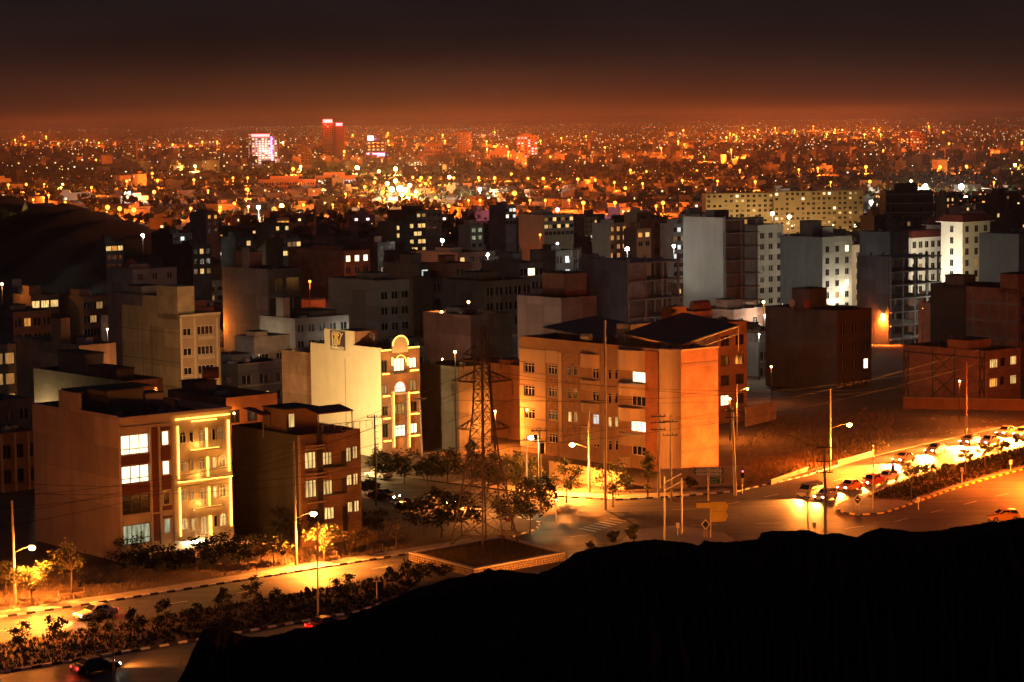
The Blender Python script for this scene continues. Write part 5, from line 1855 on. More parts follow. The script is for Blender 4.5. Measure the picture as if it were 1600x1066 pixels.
def far_lights():
    """street lamps of the far city on their posts, past counting"""
    rnd = random.Random(8)
    mb = MB()
    def lamp(x, Y, z, r, mi):
        mb.octa((x, Y, z), r, mi)
        zt = terr(Y)
        w_ = .12 + Y * 2e-5
        if z - r - zt < 14:
            mb.poly([(x - w_, Y, zt), (x + w_, Y, zt), (x, Y, z - r)], 6)
    n = 0
    spots = []
    while len(spots) < 3600:      # lamps in rows along avenues
        Y = 3600 * (30000 / 3600) ** (rnd.random() ** .9)
        x = rnd.uniform(-.23, .23) * Y
        a = rnd.choice((GRID, GRID, GRID + math.pi / 2, 0.08, rnd.uniform(0, 3.14)))
        stp = rnd.uniform(35, 80) * (Y / 5000) ** .5
        c = rnd.choices((0, 1, 2), (70, 22, 8))[0]
        for k in range(rnd.randrange(6, 26)):
            spots.append((x + math.cos(a) * stp * k + rnd.gauss(0, 4), Y + math.sin(a) * stp * k + rnd.gauss(0, 4), c, rnd.choice((.6, .7, .8))))
    for _ in range(3800):
        Y = 3600 * (34000 / 3600) ** (rnd.random() ** .8)
        spots.append((rnd.uniform(-.23, .23) * Y, Y, rnd.choices((0, 1, 2, 3, 4, 5), (50, 30, 14, 4, 1, 1))[0], rnd.choice((.35, .45, .55, .7, 1.0))))
    for x, Y, mi, s in spots:
        px = 800 + x / Y * 3700
        dens = .40 + .6 * math.exp(-((px - 600) / 300) ** 2) + .5 * math.exp(-((px - 1220) / 280) ** 2)
        if Y < 3900:
            dens *= .3
        if rnd.random() > dens:
            continue
        lamp(x, Y, terr(Y) + rnd.choice((7, 8, 9, 12, 16)), .55 * (Y / 4000) ** .75 * s, mi)
    for _ in range(420):
        Y = rnd.uniform(1500, 3700)
        half = .23 * Y
        x = rnd.uniform(-half, half)
        lamp(x, Y, terr(Y) + rnd.choice((5, 8, 9)), .22 * rnd.choice((.7, 1, 1.3)) * Y / 2000, rnd.choices((0, 1, 2, 3), (60, 25, 10, 5))[0])
    for _ in range(200):
        Y = rnd.uniform(480, 1500)
        half = .225 * Y
        x = rnd.uniform(-half, half)
        lamp(x, Y, terr(Y) + rnd.choice((4, 6, 10)), .10 * rnd.choice((.7, 1, 1.3)) * Y / 800, rnd.choices((0, 1, 2, 3), (40, 35, 22, 3))[0])
    tag(mb.build('far_city_lights', M_pinl + [M_dark]), 'countless street lamps of the far city', kind='stuff')
far_lights()

# landmarks of the far city
def tower(name, label, px0, ytop, px1, Y, m, rows=14, cols=4, litp=.1, cat='tower', rot=0.0, seed=1, depth=None, lit=('Y',)):
    p, q = at(px0, ytop, Y), at(px1, ytop, Y)
    W = q.x - p.x
    D = depth or W * .8
    zb = terr(Y) - 2
    H = p.z - zb
    root = thing(name, label, cat, (p.x, Y, zb), rot)
    mb = MB(); mb.box(0, 0, 0, W, D, H); mb.build('wall', m, root)
    mb = MB(); mb.box(W * .2, D * .2, H + .003, W * .7, D * .7, H + 4); mb.build('plant_room', m, root)
    rnd = random.Random(seed)
    st = (H - 4) / rows
    wd, ht = W / cols * .55, st * .5
    ws = {}
    for l in set(lit) | {'K'}:
        mb = MB(); mb.box(-wd / 2, -.25, 0, wd / 2, -.02, ht); ws[l] = mb.mesh('window', LIT[l])
    for r in range(rows):
        for c in range(cols):
            l = rnd.choice(lit) if rnd.random() < litp else 'K'
            link('window', ws[l], root, (W * (c + .5) / cols, 0, 3 + r * st))
    return root, W, H, D
M_tw = mat('tower concrete', (.30, .18, .13), .85, .15, .02)
M_twd = mat('dark tower', (.10, .07, .06), .85, .2, .02)
E_red = emit('red beacon', (1, .03, .03), 30)
E_mag = emit('magenta sign light', (1, .2, .65), 6)
E_sgn = emit('lit sign', (1, .85, .7), 5)
r, W, H, D = tower('tower', 'twin slab tower with red signs glowing on both roofs', 503, 192, 521, 5200, M_tw, 18, 5, .08, seed=2)
mb = MB(); mb.box(W * .1, -1, H, W * .9, 1, H + 7); mb.build('roof_sign', E_red, r)
mb = MB(); mb.box(W + .2, 6, 0, W * 1.9, D + 6, H - 7); mb.build('wall', M_tw, r)
mb = MB(); mb.box(W * 1.2, 5, H - 6.9, W * 1.75, 7, H - 1); mb.build('roof_sign', E_red, r)
point(Vector(r.location) + Vector((W * .5, -14, H + 8)), 1.0e5, (1, .05, .03), 3)
r, W, H, D = tower('tower', 'dark square tower standing alone against the lit city', 714, 207, 736, 5000, M_tw, 14, 5, .04, seed=3)
r, W, H, D = tower('office_block', 'office block covered in bands of white and pink lights', 393, 214, 433, 4700, M_twd, 11, 8, .62, seed=4, lit=('C', 'W'))
mb = MB(); mb.box(0, -1, H + .1, W * .7, 1, H + 5); mb.build('roof_sign', E_red, r)
mb = MB(); mb.box(W * .75, -1.2, 0, W * .8, -.3, H); mb.build('light_band', E_mag, r)
point(Vector(r.location) + Vector((W * .5, -20, H * .5)), 3.0e5, (1, .5, .4), 3)
r, W, H, D = tower('tower', 'slim dark tower beside the pink lit office block', 374, 222, 388, 4600, M_twd, 9, 3, .1, seed=5)
r, W, H, D = tower('tower', 'dim tower with a bright edge over the boulevard', 192, 219, 212, 4300, M_tw, 12, 7, .15, seed=6)
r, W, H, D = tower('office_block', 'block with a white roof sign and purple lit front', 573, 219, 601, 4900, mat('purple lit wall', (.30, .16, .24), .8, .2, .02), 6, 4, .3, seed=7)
mb = MB(); mb.box(2, -1, H + .1, 14, 1, H + 8); mb.build('roof_sign', emit('white roof sign', (1, .85, .95), 10), r)
mb = MB(); mb.box(0, -1.1, 2, W, -.3, H * .4); mb.build('light_band', E_mag, r)
r, W, H, D = tower('office_block', 'black office block beside the twin tower', 460, 230, 486, 4500, M_twd, 6, 5, .03, seed=8)
r, W, H, D = tower('office_block', 'unfinished tower lit white at its crown', 808, 212, 840, 5100, M_tw, 8, 6, .35, seed=9, lit=('C', 'Y'))
r, W, H, D = tower('apartment_block', 'apartment block with every window lit near the great flare of lamps', 637, 252, 660, 3950, M_tw, 7, 5, .85, seed=10, lit=('Y', 'W'))
r, W, H, D = tower('apartment_block', 'slim block behind the fully lit apartment block', 638, 236, 648, 4300, M_tw, 8, 2, .2, seed=11)
r, W, H, D = tower('office_block', 'wide low block on the skyline past the fully lit block', 663, 226, 690, 4700, M_tw, 4, 6, .05, seed=12)
r, W, H, D = tower('hall', 'long pale hall with a lit roof edge', 765, 236, 806, 4200, mat('pale hall', (.55, .33, .22), .85, .1, .02), 2, 8, .1, cat='hall', seed=13)
r, W, H, D = tower('arcade_building', 'long red lit building with two rows of arched openings', 404, 281, 492, 2750, mat('ochre arcade wall', (.50, .20, .09), .85, .1, .05), 2, 22, .03, cat='public building', seed=14, depth=20)
r, W, H, D = tower('hall', 'long hall with a glaring white light band under its roof', 492, 275, 557, 3000, mat('pale hall', 0, 0), 1, 14, .95, cat='hall', seed=15, lit=('W', 'C'), depth=20)
r, W, H, D = tower('office_block', 'brown block on the skyline of the upper quarter', 1402, 214, 1420, 5200, M_tw, 5, 4, .2, seed=16)
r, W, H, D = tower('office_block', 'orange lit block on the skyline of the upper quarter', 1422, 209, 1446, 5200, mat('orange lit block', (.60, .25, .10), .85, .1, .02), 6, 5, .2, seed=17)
r, W, H, D = tower('apartment_block', 'dark unfinished high block with lines of floor slabs above the hotel', 1384, 299, 1458, 1250, M_twd, 7, 10, .02, seed=18)
for k in range(8):
    mb = MB(); mb.box(-.4, -.8, H * (k + .6) / 8, W + .4, -.26, H * (k + .6) / 8 + .5); mb.build('floor_slab', M_conc, r)
for k in range(6):
    mb = MB(); mb.box(W * (k + .3) / 6, 0.5, H, W * (k + .3) / 6 + .3, .8, H + random.uniform(4, 9)); mb.build('rebar_column', M_dark, r)
mb = MB()
c = at(737, 326, 1200)
mb.tube((0, 0, 0), (0, 0, 17), .9, .7, 8); mb.tube((0, 0, 17), (0, 0, 18), 1.5, 1.5, 8); mb.tube((0, 0, 18), (0, 0, 21), .6, .1, 8)
mi_ = thing('minaret', 'slim pale minaret rising from the dark roofs', 'minaret', (c.x, 1200, terr(1200)))
mb.build('shaft', P_cream, mi_)
# lit monument on the dark hill
c = at(40, 330, 900)
mo = thing('monument', 'small yellow lit pyramid monument on top of the dark hill', 'monument', c)
mb = MB(); mb.hexa([(-1.6, -1.6, -2), (1.6, -1.6, -2), (1.6, 1.6, -2), (-1.6, 1.6, -2), (-.6, -.6, 2.2), (.6, -.6, 2.2), (.6, .6, 2.2), (-.6, .6, 2.2)]); mb.build('base', P_cream, mo)
mb = MB(); mb.tube((0, 0, 2.2), (0, 0, 3.6), .6, .1, 6); mb.build('spire', P_cream, mo)
point(c + Vector((-1, -7, 2)), 420, (1, .62, .10), .4)

# ------------------------------------------------------------------ lamps of the city that can be told apart
HEADS = {'o': emit('sodium lamp glow', (1, .25, .02), 6.5), 'y': emit('yellow lamp glow', (1, .55, .12), 26), 'w': emit('white lamp glow', (1, .95, .72), 420), 'r': emit('red lamp glow', (1, .10, .02), 200), 'p': emit('pink lamp glow', (1, .25, .5), 150)}
HC = {'o': (1, .165, .013), 'y': (1, .42, .08), 'w': (1, .93, .74), 'r': (1, .15, .03), 'p': (1, .3, .5)}
HW = {'o': 'orange', 'y': 'yellow', 'w': 'white', 'r': 'red', 'p': 'pink'}
LM = {}
def city_lamp(px, py, c='o', size=1.0, power=None, Y=None, h=9.0, lab=None, light=True):
    if Y is None:
        g_ = ground(px, py, h)
        Y = g_.y
    p = at(px, py, Y)
    zt = terr(Y)
    hh = max(3.0, p.z - zt)
    r = (1.2 if Y > 1300 else .55) * size * max(.3, (Y / 2000) ** .75)
    root = thing('street_lamp', lab or ('%s lamp on a tall post %s' % (HW[c], 'in the far city' if Y > 3600 else 'along the far boulevards' if Y > 1500 else 'among the dark houses')), 'street lamp', (p.x, Y, zt), 0, 'lamps of the city')
    mb = MB(); mb.tube((0, 0, 0), (0, 0, hh - r), .10 + Y * 2e-5, .06 + Y * 1.5e-5, 5); mb.build('pole', M_dark, root)
    key = (c, round(r, 2))
    if key not in LM:
        mb = MB(); mb.ball((0, 0, 0), r, seg=8, rings=5); LM[key] = mb.mesh('lamp_head', HEADS[c])
    link('lamp_head', LM[key], root, (0, 0, hh))
    if light:
        P = power if power else min(2.4e6, 5000 * (Y / 400) ** 2.3) * size
        point((0, -r * 2.5, hh - r * 2.2), P, HC[c], max(.2, r * .8), parent=root)
    return root
LMT = sorted([(proj(o.location)[0], ' '.join(short(o['label']).split()[:4])) for o in COL.objects if o.parent is None and o.get('category') in ('tower', 'office block', 'apartment block', 'hall', 'public building', 'minaret', 'monument')])
ORD = ('first', 'second', 'third', 'fourth', 'fifth', 'sixth', 'seventh', 'eighth', 'ninth', 'tenth', 'eleventh', 'twelfth', 'thirteenth', 'fourteenth')
LCNT = {}
def lamp_label(px, py, c, s, what='lamp'):
    t = min(LMT, key=lambda q: abs(q[0] - px))[1]
    size = 'large' if s > 1.25 else 'small' if s < .95 else 'plain'
    row = 'low' if py > 300 else 'middle' if py > 255 else 'high'
    k = (size, c, row, t, what)
    LCNT[k] = LCNT.get(k, -1) + 1
    return '%s %s %s, %s in the %s row near the %s' % (size, HW[c], what, ORD[LCNT[k]], row, t)
for px, py, c, s in sorted(CL):
    city_lamp(px, py, c, s, lab=lamp_label(px, py, c, s))
for px, py, c, s, Y, lab in near_w:
    city_lamp(px, py, c, s, (300 if px == 223 else 900) * s * (Y / 500) ** 2, Y, lab=lab)
# high masts added to supply the glow over the far city
rnd = random.Random(77)
for k in range(46):
    Y = 3900 * (14000 / 3900) ** rnd.random()
    px = rnd.gauss(640, 260) if k % 3 == 0 else rnd.gauss(1220, 220) if k % 3 == 1 else rnd.uniform(-20, 1620)
    p = at(px, 230, Y)
    x = p.x
    q = proj((x, Y, terr(Y) + 26))
    city_lamp(q[0], q[1], 'o', .8, 2.0e6 * (Y / 5000) ** 1.3, Y, lab=lamp_label(q[0], 230, 'o', 1.0, 'high mast lamp'))

rnd = random.Random(31)
nl = 0
LNC = {}
while nl < 44:
    Y = 420 + 760 * rnd.random()
    x = at(rnd.uniform(-20, 1620), 400, Y).x
    if any((x - o[0]) ** 2 + (Y - o[1]) ** 2 < (o[2] * .9 + 1) ** 2 for o in OCC):
        continue
    h = rnd.uniform(6.5, 9)
    q = proj((x, Y, terr(Y) + h))
    c = rnd.choice('wwwyo')
    n_ = min(LMK, key=lambda m: (m[0] - x) ** 2 + (m[1] - Y) ** 2)[2]
    LNC[(c, n_)] = LNC.get((c, n_), -1) + 1
    city_lamp(q[0], q[1], c, .62, 2300 * (Y / 500) ** 1.1, Y, lab='%s lane lamp near the %s, %s of its colour there' % (HW[c], n_, ORD[LNC[(c, n_)]]))
    nl += 1

# ------------------------------------------------------------------ the night air over the city
HAZE = 2.3e-5
mz, nz, bz = nodemat('haze')
nz.nodes.remove(bz)
pv = nz.nodes.new('ShaderNodeVolumePrincipled')
pv.inputs['Color'].default_value = (0.93, 0.90, 0.88, 1)
pv.inputs['Density'].default_value = HAZE
nz.links.new(pv.outputs[0], nz.nodes['Material Output'].inputs['Volume'])
mb = MB()
mb.box(-14000, -60, -30, 14000, 45500, 110)
tag(mb.build('haze', mz), kind='stuff')

# ------------------------------------------------------------------ trees, shrubs, grass
def leafmat(name, c, c2):
    m, t, b_ = nodemat(name)
    N, L = t.nodes, t.links
    geo = N.new('ShaderNodeNewGeometry')
    n1 = N.new('ShaderNodeTexNoise')
    n1.inputs['Scale'].default_value = 1.4
    n1.inputs['Detail'].default_value = 4
    L.new(geo.outputs['Position'], n1.inputs['Vector'])
    rp = N.new('ShaderNodeValToRGB')
    rp.color_ramp.elements[0].position, rp.color_ramp.elements[0].color = .35, (*c, 1)
    rp.color_ramp.elements[1].position, rp.color_ramp.elements[1].color = .65, (*c2, 1)
    L.new(n1.outputs['Fac'], rp.inputs[0])
    L.new(rp.outputs[0], b_.inputs['Base Color'])
    b_.inputs['Roughness'].default_value = .7
    b_.inputs['Specular IOR Level'].default_value = .2
    tr = N.new('ShaderNodeBsdfTranslucent')
    L.new(rp.outputs[0], tr.inputs[0])
    mx = N.new('ShaderNodeMixShader')
    mx.inputs[0].default_value = .3
    L.new(b_.outputs[0], mx.inputs[1])
    L.new(tr.outputs[0], mx.inputs[2])
    L.new(mx.outputs[0], N['Material Output'].inputs[0])
    return m
M_leaf = leafmat('street tree leaves', (.055, .062, .022), (.12, .12, .045))
M_leafd = leafmat('dark shrub leaves', (.022, .025, .013), (.05, .05, .024))
M_dry = leafmat('dry thin leaves', (.11, .08, .04), (.19, .14, .07))
M_cover = leafmat('dark ground cover leaves', (.010, .011, .007), (.022, .022, .012))
M_bark = mat('bark', (.085, .062, .045), .95, .3, 3.0)
TREES = {}
def tree_meshes(seed, H, rad, base, n_cl, n_leaf, leaf, shape='round', mleaf=None, bare=.0):
    key = (seed, H, rad, base, shape)
    if key in TREES:
        return TREES[key]
    rnd = random.Random(seed)
    tk, cr_ = MB(), MB()
    cl = []
    hc = (H - base) / 2
    for _ in range(n_cl):
        while True:
            x, y, z = rnd.uniform(-1, 1), rnd.uniform(-1, 1), rnd.uniform(-1, 1)
            q = x * x + y * y + z * z
            if q < 1 and q > .12:
                break
        if shape == 'cone':
            k = (1 - (z + 1) / 2) * .95 + .1
            x, y = x * k, y * k
        elif shape == 'vase':
            k = .35 + .65 * (z + 1) / 2
            x, y = x * k, y * k
        cl.append(Vector((x * rad, y * rad, base + hc + z * hc)))
    r0 = .035 + H * .014
    lean = Vector((rnd.uniform(-.15, .15), rnd.uniform(-.15, .15), 0))
    fork = Vector((lean.x, lean.y, base + hc * (.25 if shape != 'cone' else 1.4)))
    tk.tube((0, 0, -.2), fork * .5 + Vector((0, 0, 0)), r0, r0 * .8, 7, caps=False)
    tk.tube(fork * .5, fork, r0 * .8, r0 * .6, 7)
    for c in cl:
        mid_ = fork + (c - fork) * .5 + Vector((rnd.uniform(-.15, .15), rnd.uniform(-.15, .15), rnd.uniform(0, .25)))
        tk.tube(fork, mid_, r0 * .35, r0 * .2, 4, caps=False)
        tk.tube(mid_, c, r0 * .2, r0 * .07, 4, caps=False)
        for _ in range(2):
            tk.tube(mid_, c + Vector((rnd.uniform(-.4, .4), rnd.uniform(-.4, .4), rnd.uniform(-.2, .4))) * rad * .5, r0 * .12, r0 * .04, 3, caps=False)
    for c in cl:
        rc = rad * rnd.uniform(.22, .42)
        for _ in range(n_leaf):
            d = Vector((rnd.gauss(0, .5), rnd.gauss(0, .5), rnd.gauss(0, .4))) * rc
            p = c + d
            if p.z < base * .6:
                continue
            s = leaf * rnd.uniform(.6, 1.3)
            a = Vector((rnd.uniform(-1, 1), rnd.uniform(-1, 1), rnd.uniform(-.6, .6))).normalized()
            b_ = a.cross(Vector((rnd.uniform(-1, 1), rnd.uniform(-1, 1), rnd.uniform(-1, 1)))).normalized()
            cr_.quad(p - a * s, p + b_ * s * .55, p + a * s, p - b_ * s * .55)
    TREES[key] = (tk.mesh('trunk', M_bark), cr_.mesh('crown', mleaf or M_leaf))
    return TREES[key]
def tree(px, py, top, seed, rad, label, name='street_tree', group='street trees', shape='round', mleaf=None, base=.32, n_cl=16, n_leaf=46, leaf=.17, cat='tree', rz=None, z=.1, solid=True):
    p = ground(px, py)
    H = (py - top) * p.y / FPX
    Hq = round(H * 2) / 2 or .5
    tk, cw = tree_meshes(seed, Hq, rad, round(Hq * base, 1), n_cl, n_leaf, leaf, shape, mleaf)
    r = thing(name, label, cat, (p.x, p.y, p.z + z), random.uniform(0, 6.28) if rz is None else rz, group)
    r.scale = (1, 1, H / Hq)
    link('trunk', tk, r)
    link('crown', cw, r)
    return r
T = tree
T(50, 948, 872, 1, 1.9, 'tree glowing yellow close under the street lamp by the concrete pole', leaf=.16, base=.4, n_cl=20)
T(112, 928, 848, 2, 1.8, 'dim reddish tree beside the park benches', base=.38)
T(10, 930, 880, 3, 1.4, 'dark tree at the frame edge behind the concrete pole')
for i, (px, py, top, rad) in enumerate(((205, 893, 838, 2.0), (240, 893, 852, 1.7), (275, 890, 858, 1.8), (305, 888, 842, 1.7), (335, 885, 836, 1.9), (365, 882, 832, 2.0), (395, 878, 838, 1.8))):
    T(px, py, top, 4 + i % 3, rad, 'dark garden shrub before the glowing house front, %s' % ('below the big windows', 'below the dark red strip', 'under the arched windows', 'under the porch light', 'in front of the porch', 'at the end of the house front', 'between the two street houses')[i], 'garden_shrub', 'garden shrubs', mleaf=M_leafd, base=.12, n_leaf=60, n_cl=18, cat='shrub')
T(409, 888, 850, 7, .9, 'small thin tree lit orange, first of the row beside the lamp', mleaf=M_dry, n_cl=9, base=.45)
T(428, 887, 838, 8, 1.3, 'small tree lit orange beside the concrete lamp pole', base=.42, n_cl=12)
T(446, 884, 846, 9, 1.0, 'slim small tree touching the concrete lamp pole', n_cl=9, base=.45)
T(507, 880, 818, 10, 2.0, 'round tree glowing yellow close under the middle street lamp', leaf=.15, n_cl=22, base=.36)
T(540, 868, 834, 11, .9, 'thin young tree behind the yellow lit tree', mleaf=M_dry, n_cl=8, base=.5)
T(556, 864, 826, 12, 1.1, 'young tree with orange crown by the benches', mleaf=M_dry, n_cl=9, base=.5)
T(574, 862, 828, 13, 1.0, 'young tree with forked crown near the benches', mleaf=M_dry, n_cl=8, base=.5)
T(618, 862, 808, 14, 1.5, 'nearly bare pale tree with spread branches beside the roadside', 'bare_tree', mleaf=M_dry, n_cl=14, n_leaf=10, base=.4, shape='vase')
for i, (px, py, top, rad) in enumerate(((440, 856, 796, 2.0), (470, 858, 800, 1.8), (590, 845, 800, 1.8), (560, 838, 796, 1.7))):
    T(px, py, top, 15 + i % 2, rad, 'dark tree standing %s' % ('before the corner of the brown house', 'behind the concrete lamp pole', 'past the brown house', 'at the foot of the brown house')[i], mleaf=M_leafd, group='dark garden trees')
# shrubs of the median
MS = [(30, 1014, 965, 1.2), (90, 1008, 962, 1.2), (155, 1000, 950, 1.3), (210, 990, 946, 1.0), (258, 984, 934, 1.2), (302, 978, 938, 1.0), (350, 966, 918, 1.2), (398, 955, 900, 1.3), (437, 948, 918, 1.1), (480, 938, 918, .5), (535, 932, 892, 1.2), (585, 922, 904, .8), (612, 908, 888, .8), (640, 912, 872, 1.3), (662, 908, 880, 1.3), (690, 902, 880, 1.2)]
w_ = ['at the frame edge', 'second along the kerb', 'before the light pole', 'past the light pole', 'under the pale road', 'small and round', 'with a pointed top', 'tall with loose branches', 'tuft shaped', 'tiny and dark', 'beside the tall steel pole', 'low by the warning sign', 'rounded below the stone wall', 'leaning on the stone wall', 'thick by the stone wall corner', 'last one under the stone wall']
for i, (px, py, top, rad) in enumerate(MS):
    T(px, py, top, 20 + i % 5, rad, 'dark shrub on the road median, ' + w_[i], 'median_shrub', 'shrubs on the road median', mleaf=M_leafd, base=.12, n_leaf=50, n_cl=13, leaf=.13, cat='shrub', shape='cone' if i in (6, 9) else 'round')
# dark trees round the pylon and the side street
DT = [(600, 752, 704, 2.2), (632, 756, 700, 2.4), (668, 758, 712, 2.4), (700, 758, 706, 2.6), (738, 762, 684, 1.6), (762, 770, 706, 2.6), (792, 774, 702, 2.6), (822, 778, 712, 2.4), (662, 838, 786, 2.4), (690, 842, 762, 2.6), (722, 838, 770, 2.4), (640, 800, 782, 1.6), (800, 830, 766, 2.5), (828, 834, 752, 2.3), (846, 800, 742, 1.9), (580, 770, 752, 1.3)]
for i, (px, py, top, rad) in enumerate(DT):
    wh = ('before the crowned house', 'under the crowned house front', 'at the bend of the side street', 'between crowned house and power pylon', 'tall and pointed behind the pylon', 'behind the pylon legs', 'close behind the pylon', 'at the edge of the large block', 'dark mass by the pylon foot', 'tallest of the dark mass', 'inside the pylon shadow', 'small by the side street car', 'low by the pylon', 'at the traffic light', 'by the pole with transformer', 'beside the parked white car')[i]
    T(px, py, top, 30 + i % 5, rad, 'dark leafy tree ' + wh, group='dark trees round the pylon', mleaf=M_leafd if i > 7 else M_leaf, n_cl=20, n_leaf=55, leaf=.2, shape='cone' if i == 4 else 'round', base=.2)
T(885, 786, 722, 41, 2.1, 'dark leafy tree at the end of the bright yellow yard wall', n_cl=22, leaf=.18)
T(958, 793, 722, 42, 2.4, 'round dark tree standing before the bright yellow yard wall', n_cl=24, leaf=.18, base=.3)
T(1012, 780, 698, 43, 1.3, 'tall pointed tree by the round corner of the large block', shape='cone', n_cl=22, base=.22)
T(1078, 766, 747, 44, 1.0, 'round shrub at the foot of the yard wall', 'shrub', mleaf=M_dry, base=.1, cat='shrub')
T(957, 858, 828, 45, .7, 'small round tree on the orange road edge, slimmer one', n_cl=12, n_leaf=60, base=.3, shape='vase')
T(990, 854, 820, 46, 1.0, 'small vase shaped tree on the orange road edge', n_cl=14, n_leaf=70, base=.3, shape='vase')
T(923, 880, 850, 47, .8, 'small dark tree low at the hill edge', base=.3, mleaf=M_leafd)
IT = [(1424, 786, 724, 1.35), (1451, 775, 722, 1.15), (1482, 752, 724, .8), (1509, 743, 702, .95), (1538, 733, 696, 1.1), (1566, 724, 689, 1.0), (1593, 712, 681, 1.0)]
for i, (px, py, top, rad) in enumerate(IT):
    T(px, py, top, 50 + i % 4, rad, 'young tree on the traffic island, %s from its rounded end' % ('first', 'second', 'third, the smallest', 'fourth', 'fifth', 'sixth', 'seventh')[i], group='young trees on the traffic island', n_cl=13, n_leaf=60, base=.52, leaf=.13)
# ground cover and grass: nobody could count it
def scatter(name, label, polys, n, h, m, wd=.03, z=.16, seed=1, clump=1):
    rnd = random.Random(seed)
    mb = MB()
    for poly in polys:
        P = gp(poly)
        xs, ys = [p.x for p in P], [p.y for p in P]
        k = 0
        while k < n:
            x, y = rnd.uniform(min(xs), max(xs)), rnd.uniform(min(ys), max(ys))
            ins = False
            for a, b_ in zip(P, P[1:] + P[:1]):
                if (a.y > y) != (b_.y > y) and x < (b_.x - a.x) * (y - a.y) / (b_.y - a.y) + a.x:
                    ins = not ins
            if not ins:
                continue
            k += 1
            for _ in range(clump):
                hh = h * rnd.uniform(.5, 1.3)
                dx, dy = rnd.gauss(0, .35) * hh, rnd.gauss(0, .35) * hh
                x2, y2 = x + rnd.gauss(0, .12), y + rnd.gauss(0, .12)
                a = rnd.uniform(0, 3.14)
                wx, wy = math.cos(a) * wd, math.sin(a) * wd
                mb.poly([(x2 - wx, y2 - wy, z), (x2 + wx, y2 + wy, z), (x2 + dx + wx * .3, y2 + dy + wy * .3, z + hh)])
    return tag(mb.build(name, m), label, kind='stuff')
scatter('ground_cover', 'low dark ground cover on the median', [MED_L], 2600, .34, M_cover, .07, .15, 2, 4)
scatter('ground_cover', 'low dark ground cover on the traffic island', [[(1356, 778), (1420, 784), (1480, 763), (1540, 745), (1600, 729), (1700, 700), (1700, 676), (1600, 701), (1500, 727), (1420, 751), (1374, 771)]], 2600, .36, M_cover, .07, .19, 3, 4)
scatter('grass', 'dry grass of the roadside', [[(0, 958), (180, 930), (357, 902), (640, 858), (640, 830), (300, 872), (0, 915)]], 2200, .3, M_grass, .03, .14, 4, 3)
scatter('grass', 'dry weeds on the empty lot', [[(1150, 764), (1260, 738), (1390, 702), (1380, 690), (1300, 702), (1180, 720)], [(1130, 720), (1390, 690), (1400, 645), (1220, 650)]], 1500, .5, M_grass, .04, .14, 5, 3)
def rubble():
    rnd = random.Random(14)
    mb = MB()
    for _ in range(1500):
        px, py = rnd.uniform(1160, 1640), rnd.uniform(640, 740)
        p = ground(px, py)
        if not (N_at(px) - 4 > py):
            continue
        s = rnd.uniform(.06, .28) * (2.2 if rnd.random() < .05 else 1)
        i0 = len(mb.v)
        for sx, sy, sz in ((1, 0, 0), (0, 1, 0), (-1, 0, 0), (0, -1, 0), (0, 0, 1)):
            mb.v.append((p.x + sx * s * rnd.uniform(.6, 1.2), p.y + sy * s * rnd.uniform(.6, 1.2), .13 + sz * s * rnd.uniform(.5, .9)))
        for k in range(4):
            mb.f.append((i0 + k, i0 + (k + 1) % 4, i0 + 4)); mb.m.append(0)
    tag(mb.build('rubble', mat('broken brick and stones', (.16, .11, .08), .95, .5, 1.5)), 'stones and broken brick strewn over the empty lot', kind='stuff')
def N_at(px):
    for (a, ya), (b_, yb) in zip(N_EDGE, N_EDGE[1:]):
        if a <= px <= b_:
            return ya + (yb - ya) * (px - a) / (b_ - a)
    return 640
rubble()
# brush on the near hill and its skyline
def brush():
    rnd = random.Random(9)
    mb = MB()
    for _ in range(7000):
        px = rnd.uniform(-20, 1640)
        if px < 305:
            continue
        y = sil(px)
        t = 1 - rnd.random() ** 2.2 * .75
        d = ray(px, y)
        ridge = 97 + 7 * math.sin(px * 0.011) + 3 * math.sin(px * 0.037)
        rr = ridge * t * 1.0
        zr = CAMZ + d.z / d.y * ridge
        z = 45.6 + (zr - 45.6) * t - (1.1 * math.sin(math.pi * t)) - .25
        x, Y = d.x / d.y * rr, rr
        s = rnd.uniform(.10, .34) if t < .85 else rnd.uniform(.05, .15)
        for _k in range(7):
            a = Vector((rnd.uniform(-1, 1), rnd.uniform(-1, 1), rnd.uniform(0, 1.0))) * s
            b_ = Vector((rnd.uniform(-1, 1), rnd.uniform(-1, 1), rnd.uniform(-.3, .3))) * s * .35
            p = Vector((x + rnd.gauss(0, s), Y + rnd.gauss(0, s), z))
            mb.poly([p - b_, p + b_, p + a * 1.5])
    tag(mb.build('undergrowth', mat('dry hill brush', (.035, .028, .018), .95, .5, .5, spec=0.0)), 'dry brush on the near hillside', kind='stuff')
brush()
# trees of the middle quarter and of the far dark park
mt = [(735, 372, 350, 5), (752, 376, 356, 5), (715, 370, 352, 4), (945, 378, 366, 4), (960, 380, 368, 4), (890, 362, 344, 4), (905, 358, 342, 4), (775, 384, 366, 4), (1000, 384, 372, 3), (485, 470, 446, 3.2), (500, 472, 456, 2.6), (85, 342, 330, 4), (105, 345, 332, 4), (10, 330, 312, 4), (1080, 392, 376, 4)]
wt = ['in the dark garden by the white floodlight', 'past the floodlit garden house', 'short of the floodlit garden house', 'before the salmon lit house', 'dark and broad before the salmon lit house', 'beside the orange lamp', 'past the orange lamp', 'over the cool white lamp', 'under the red jointed house', 'lit red by the lamp on the lane', 'dark beside the red lit lane tree', 'on the slope of the dark hill', 'at the foot of the dark hill', 'on the dark hill top by the monument', 'by the tall pale side wall']
for i, (px, py, top, rad) in enumerate(mt):
    T(px, py, top, 60 + i % 3, rad, 'city tree ' + wt[i], group='trees among the city houses', n_cl=18, n_leaf=40, leaf=.5 if rad > 3.5 else .35, base=.2, z=0)
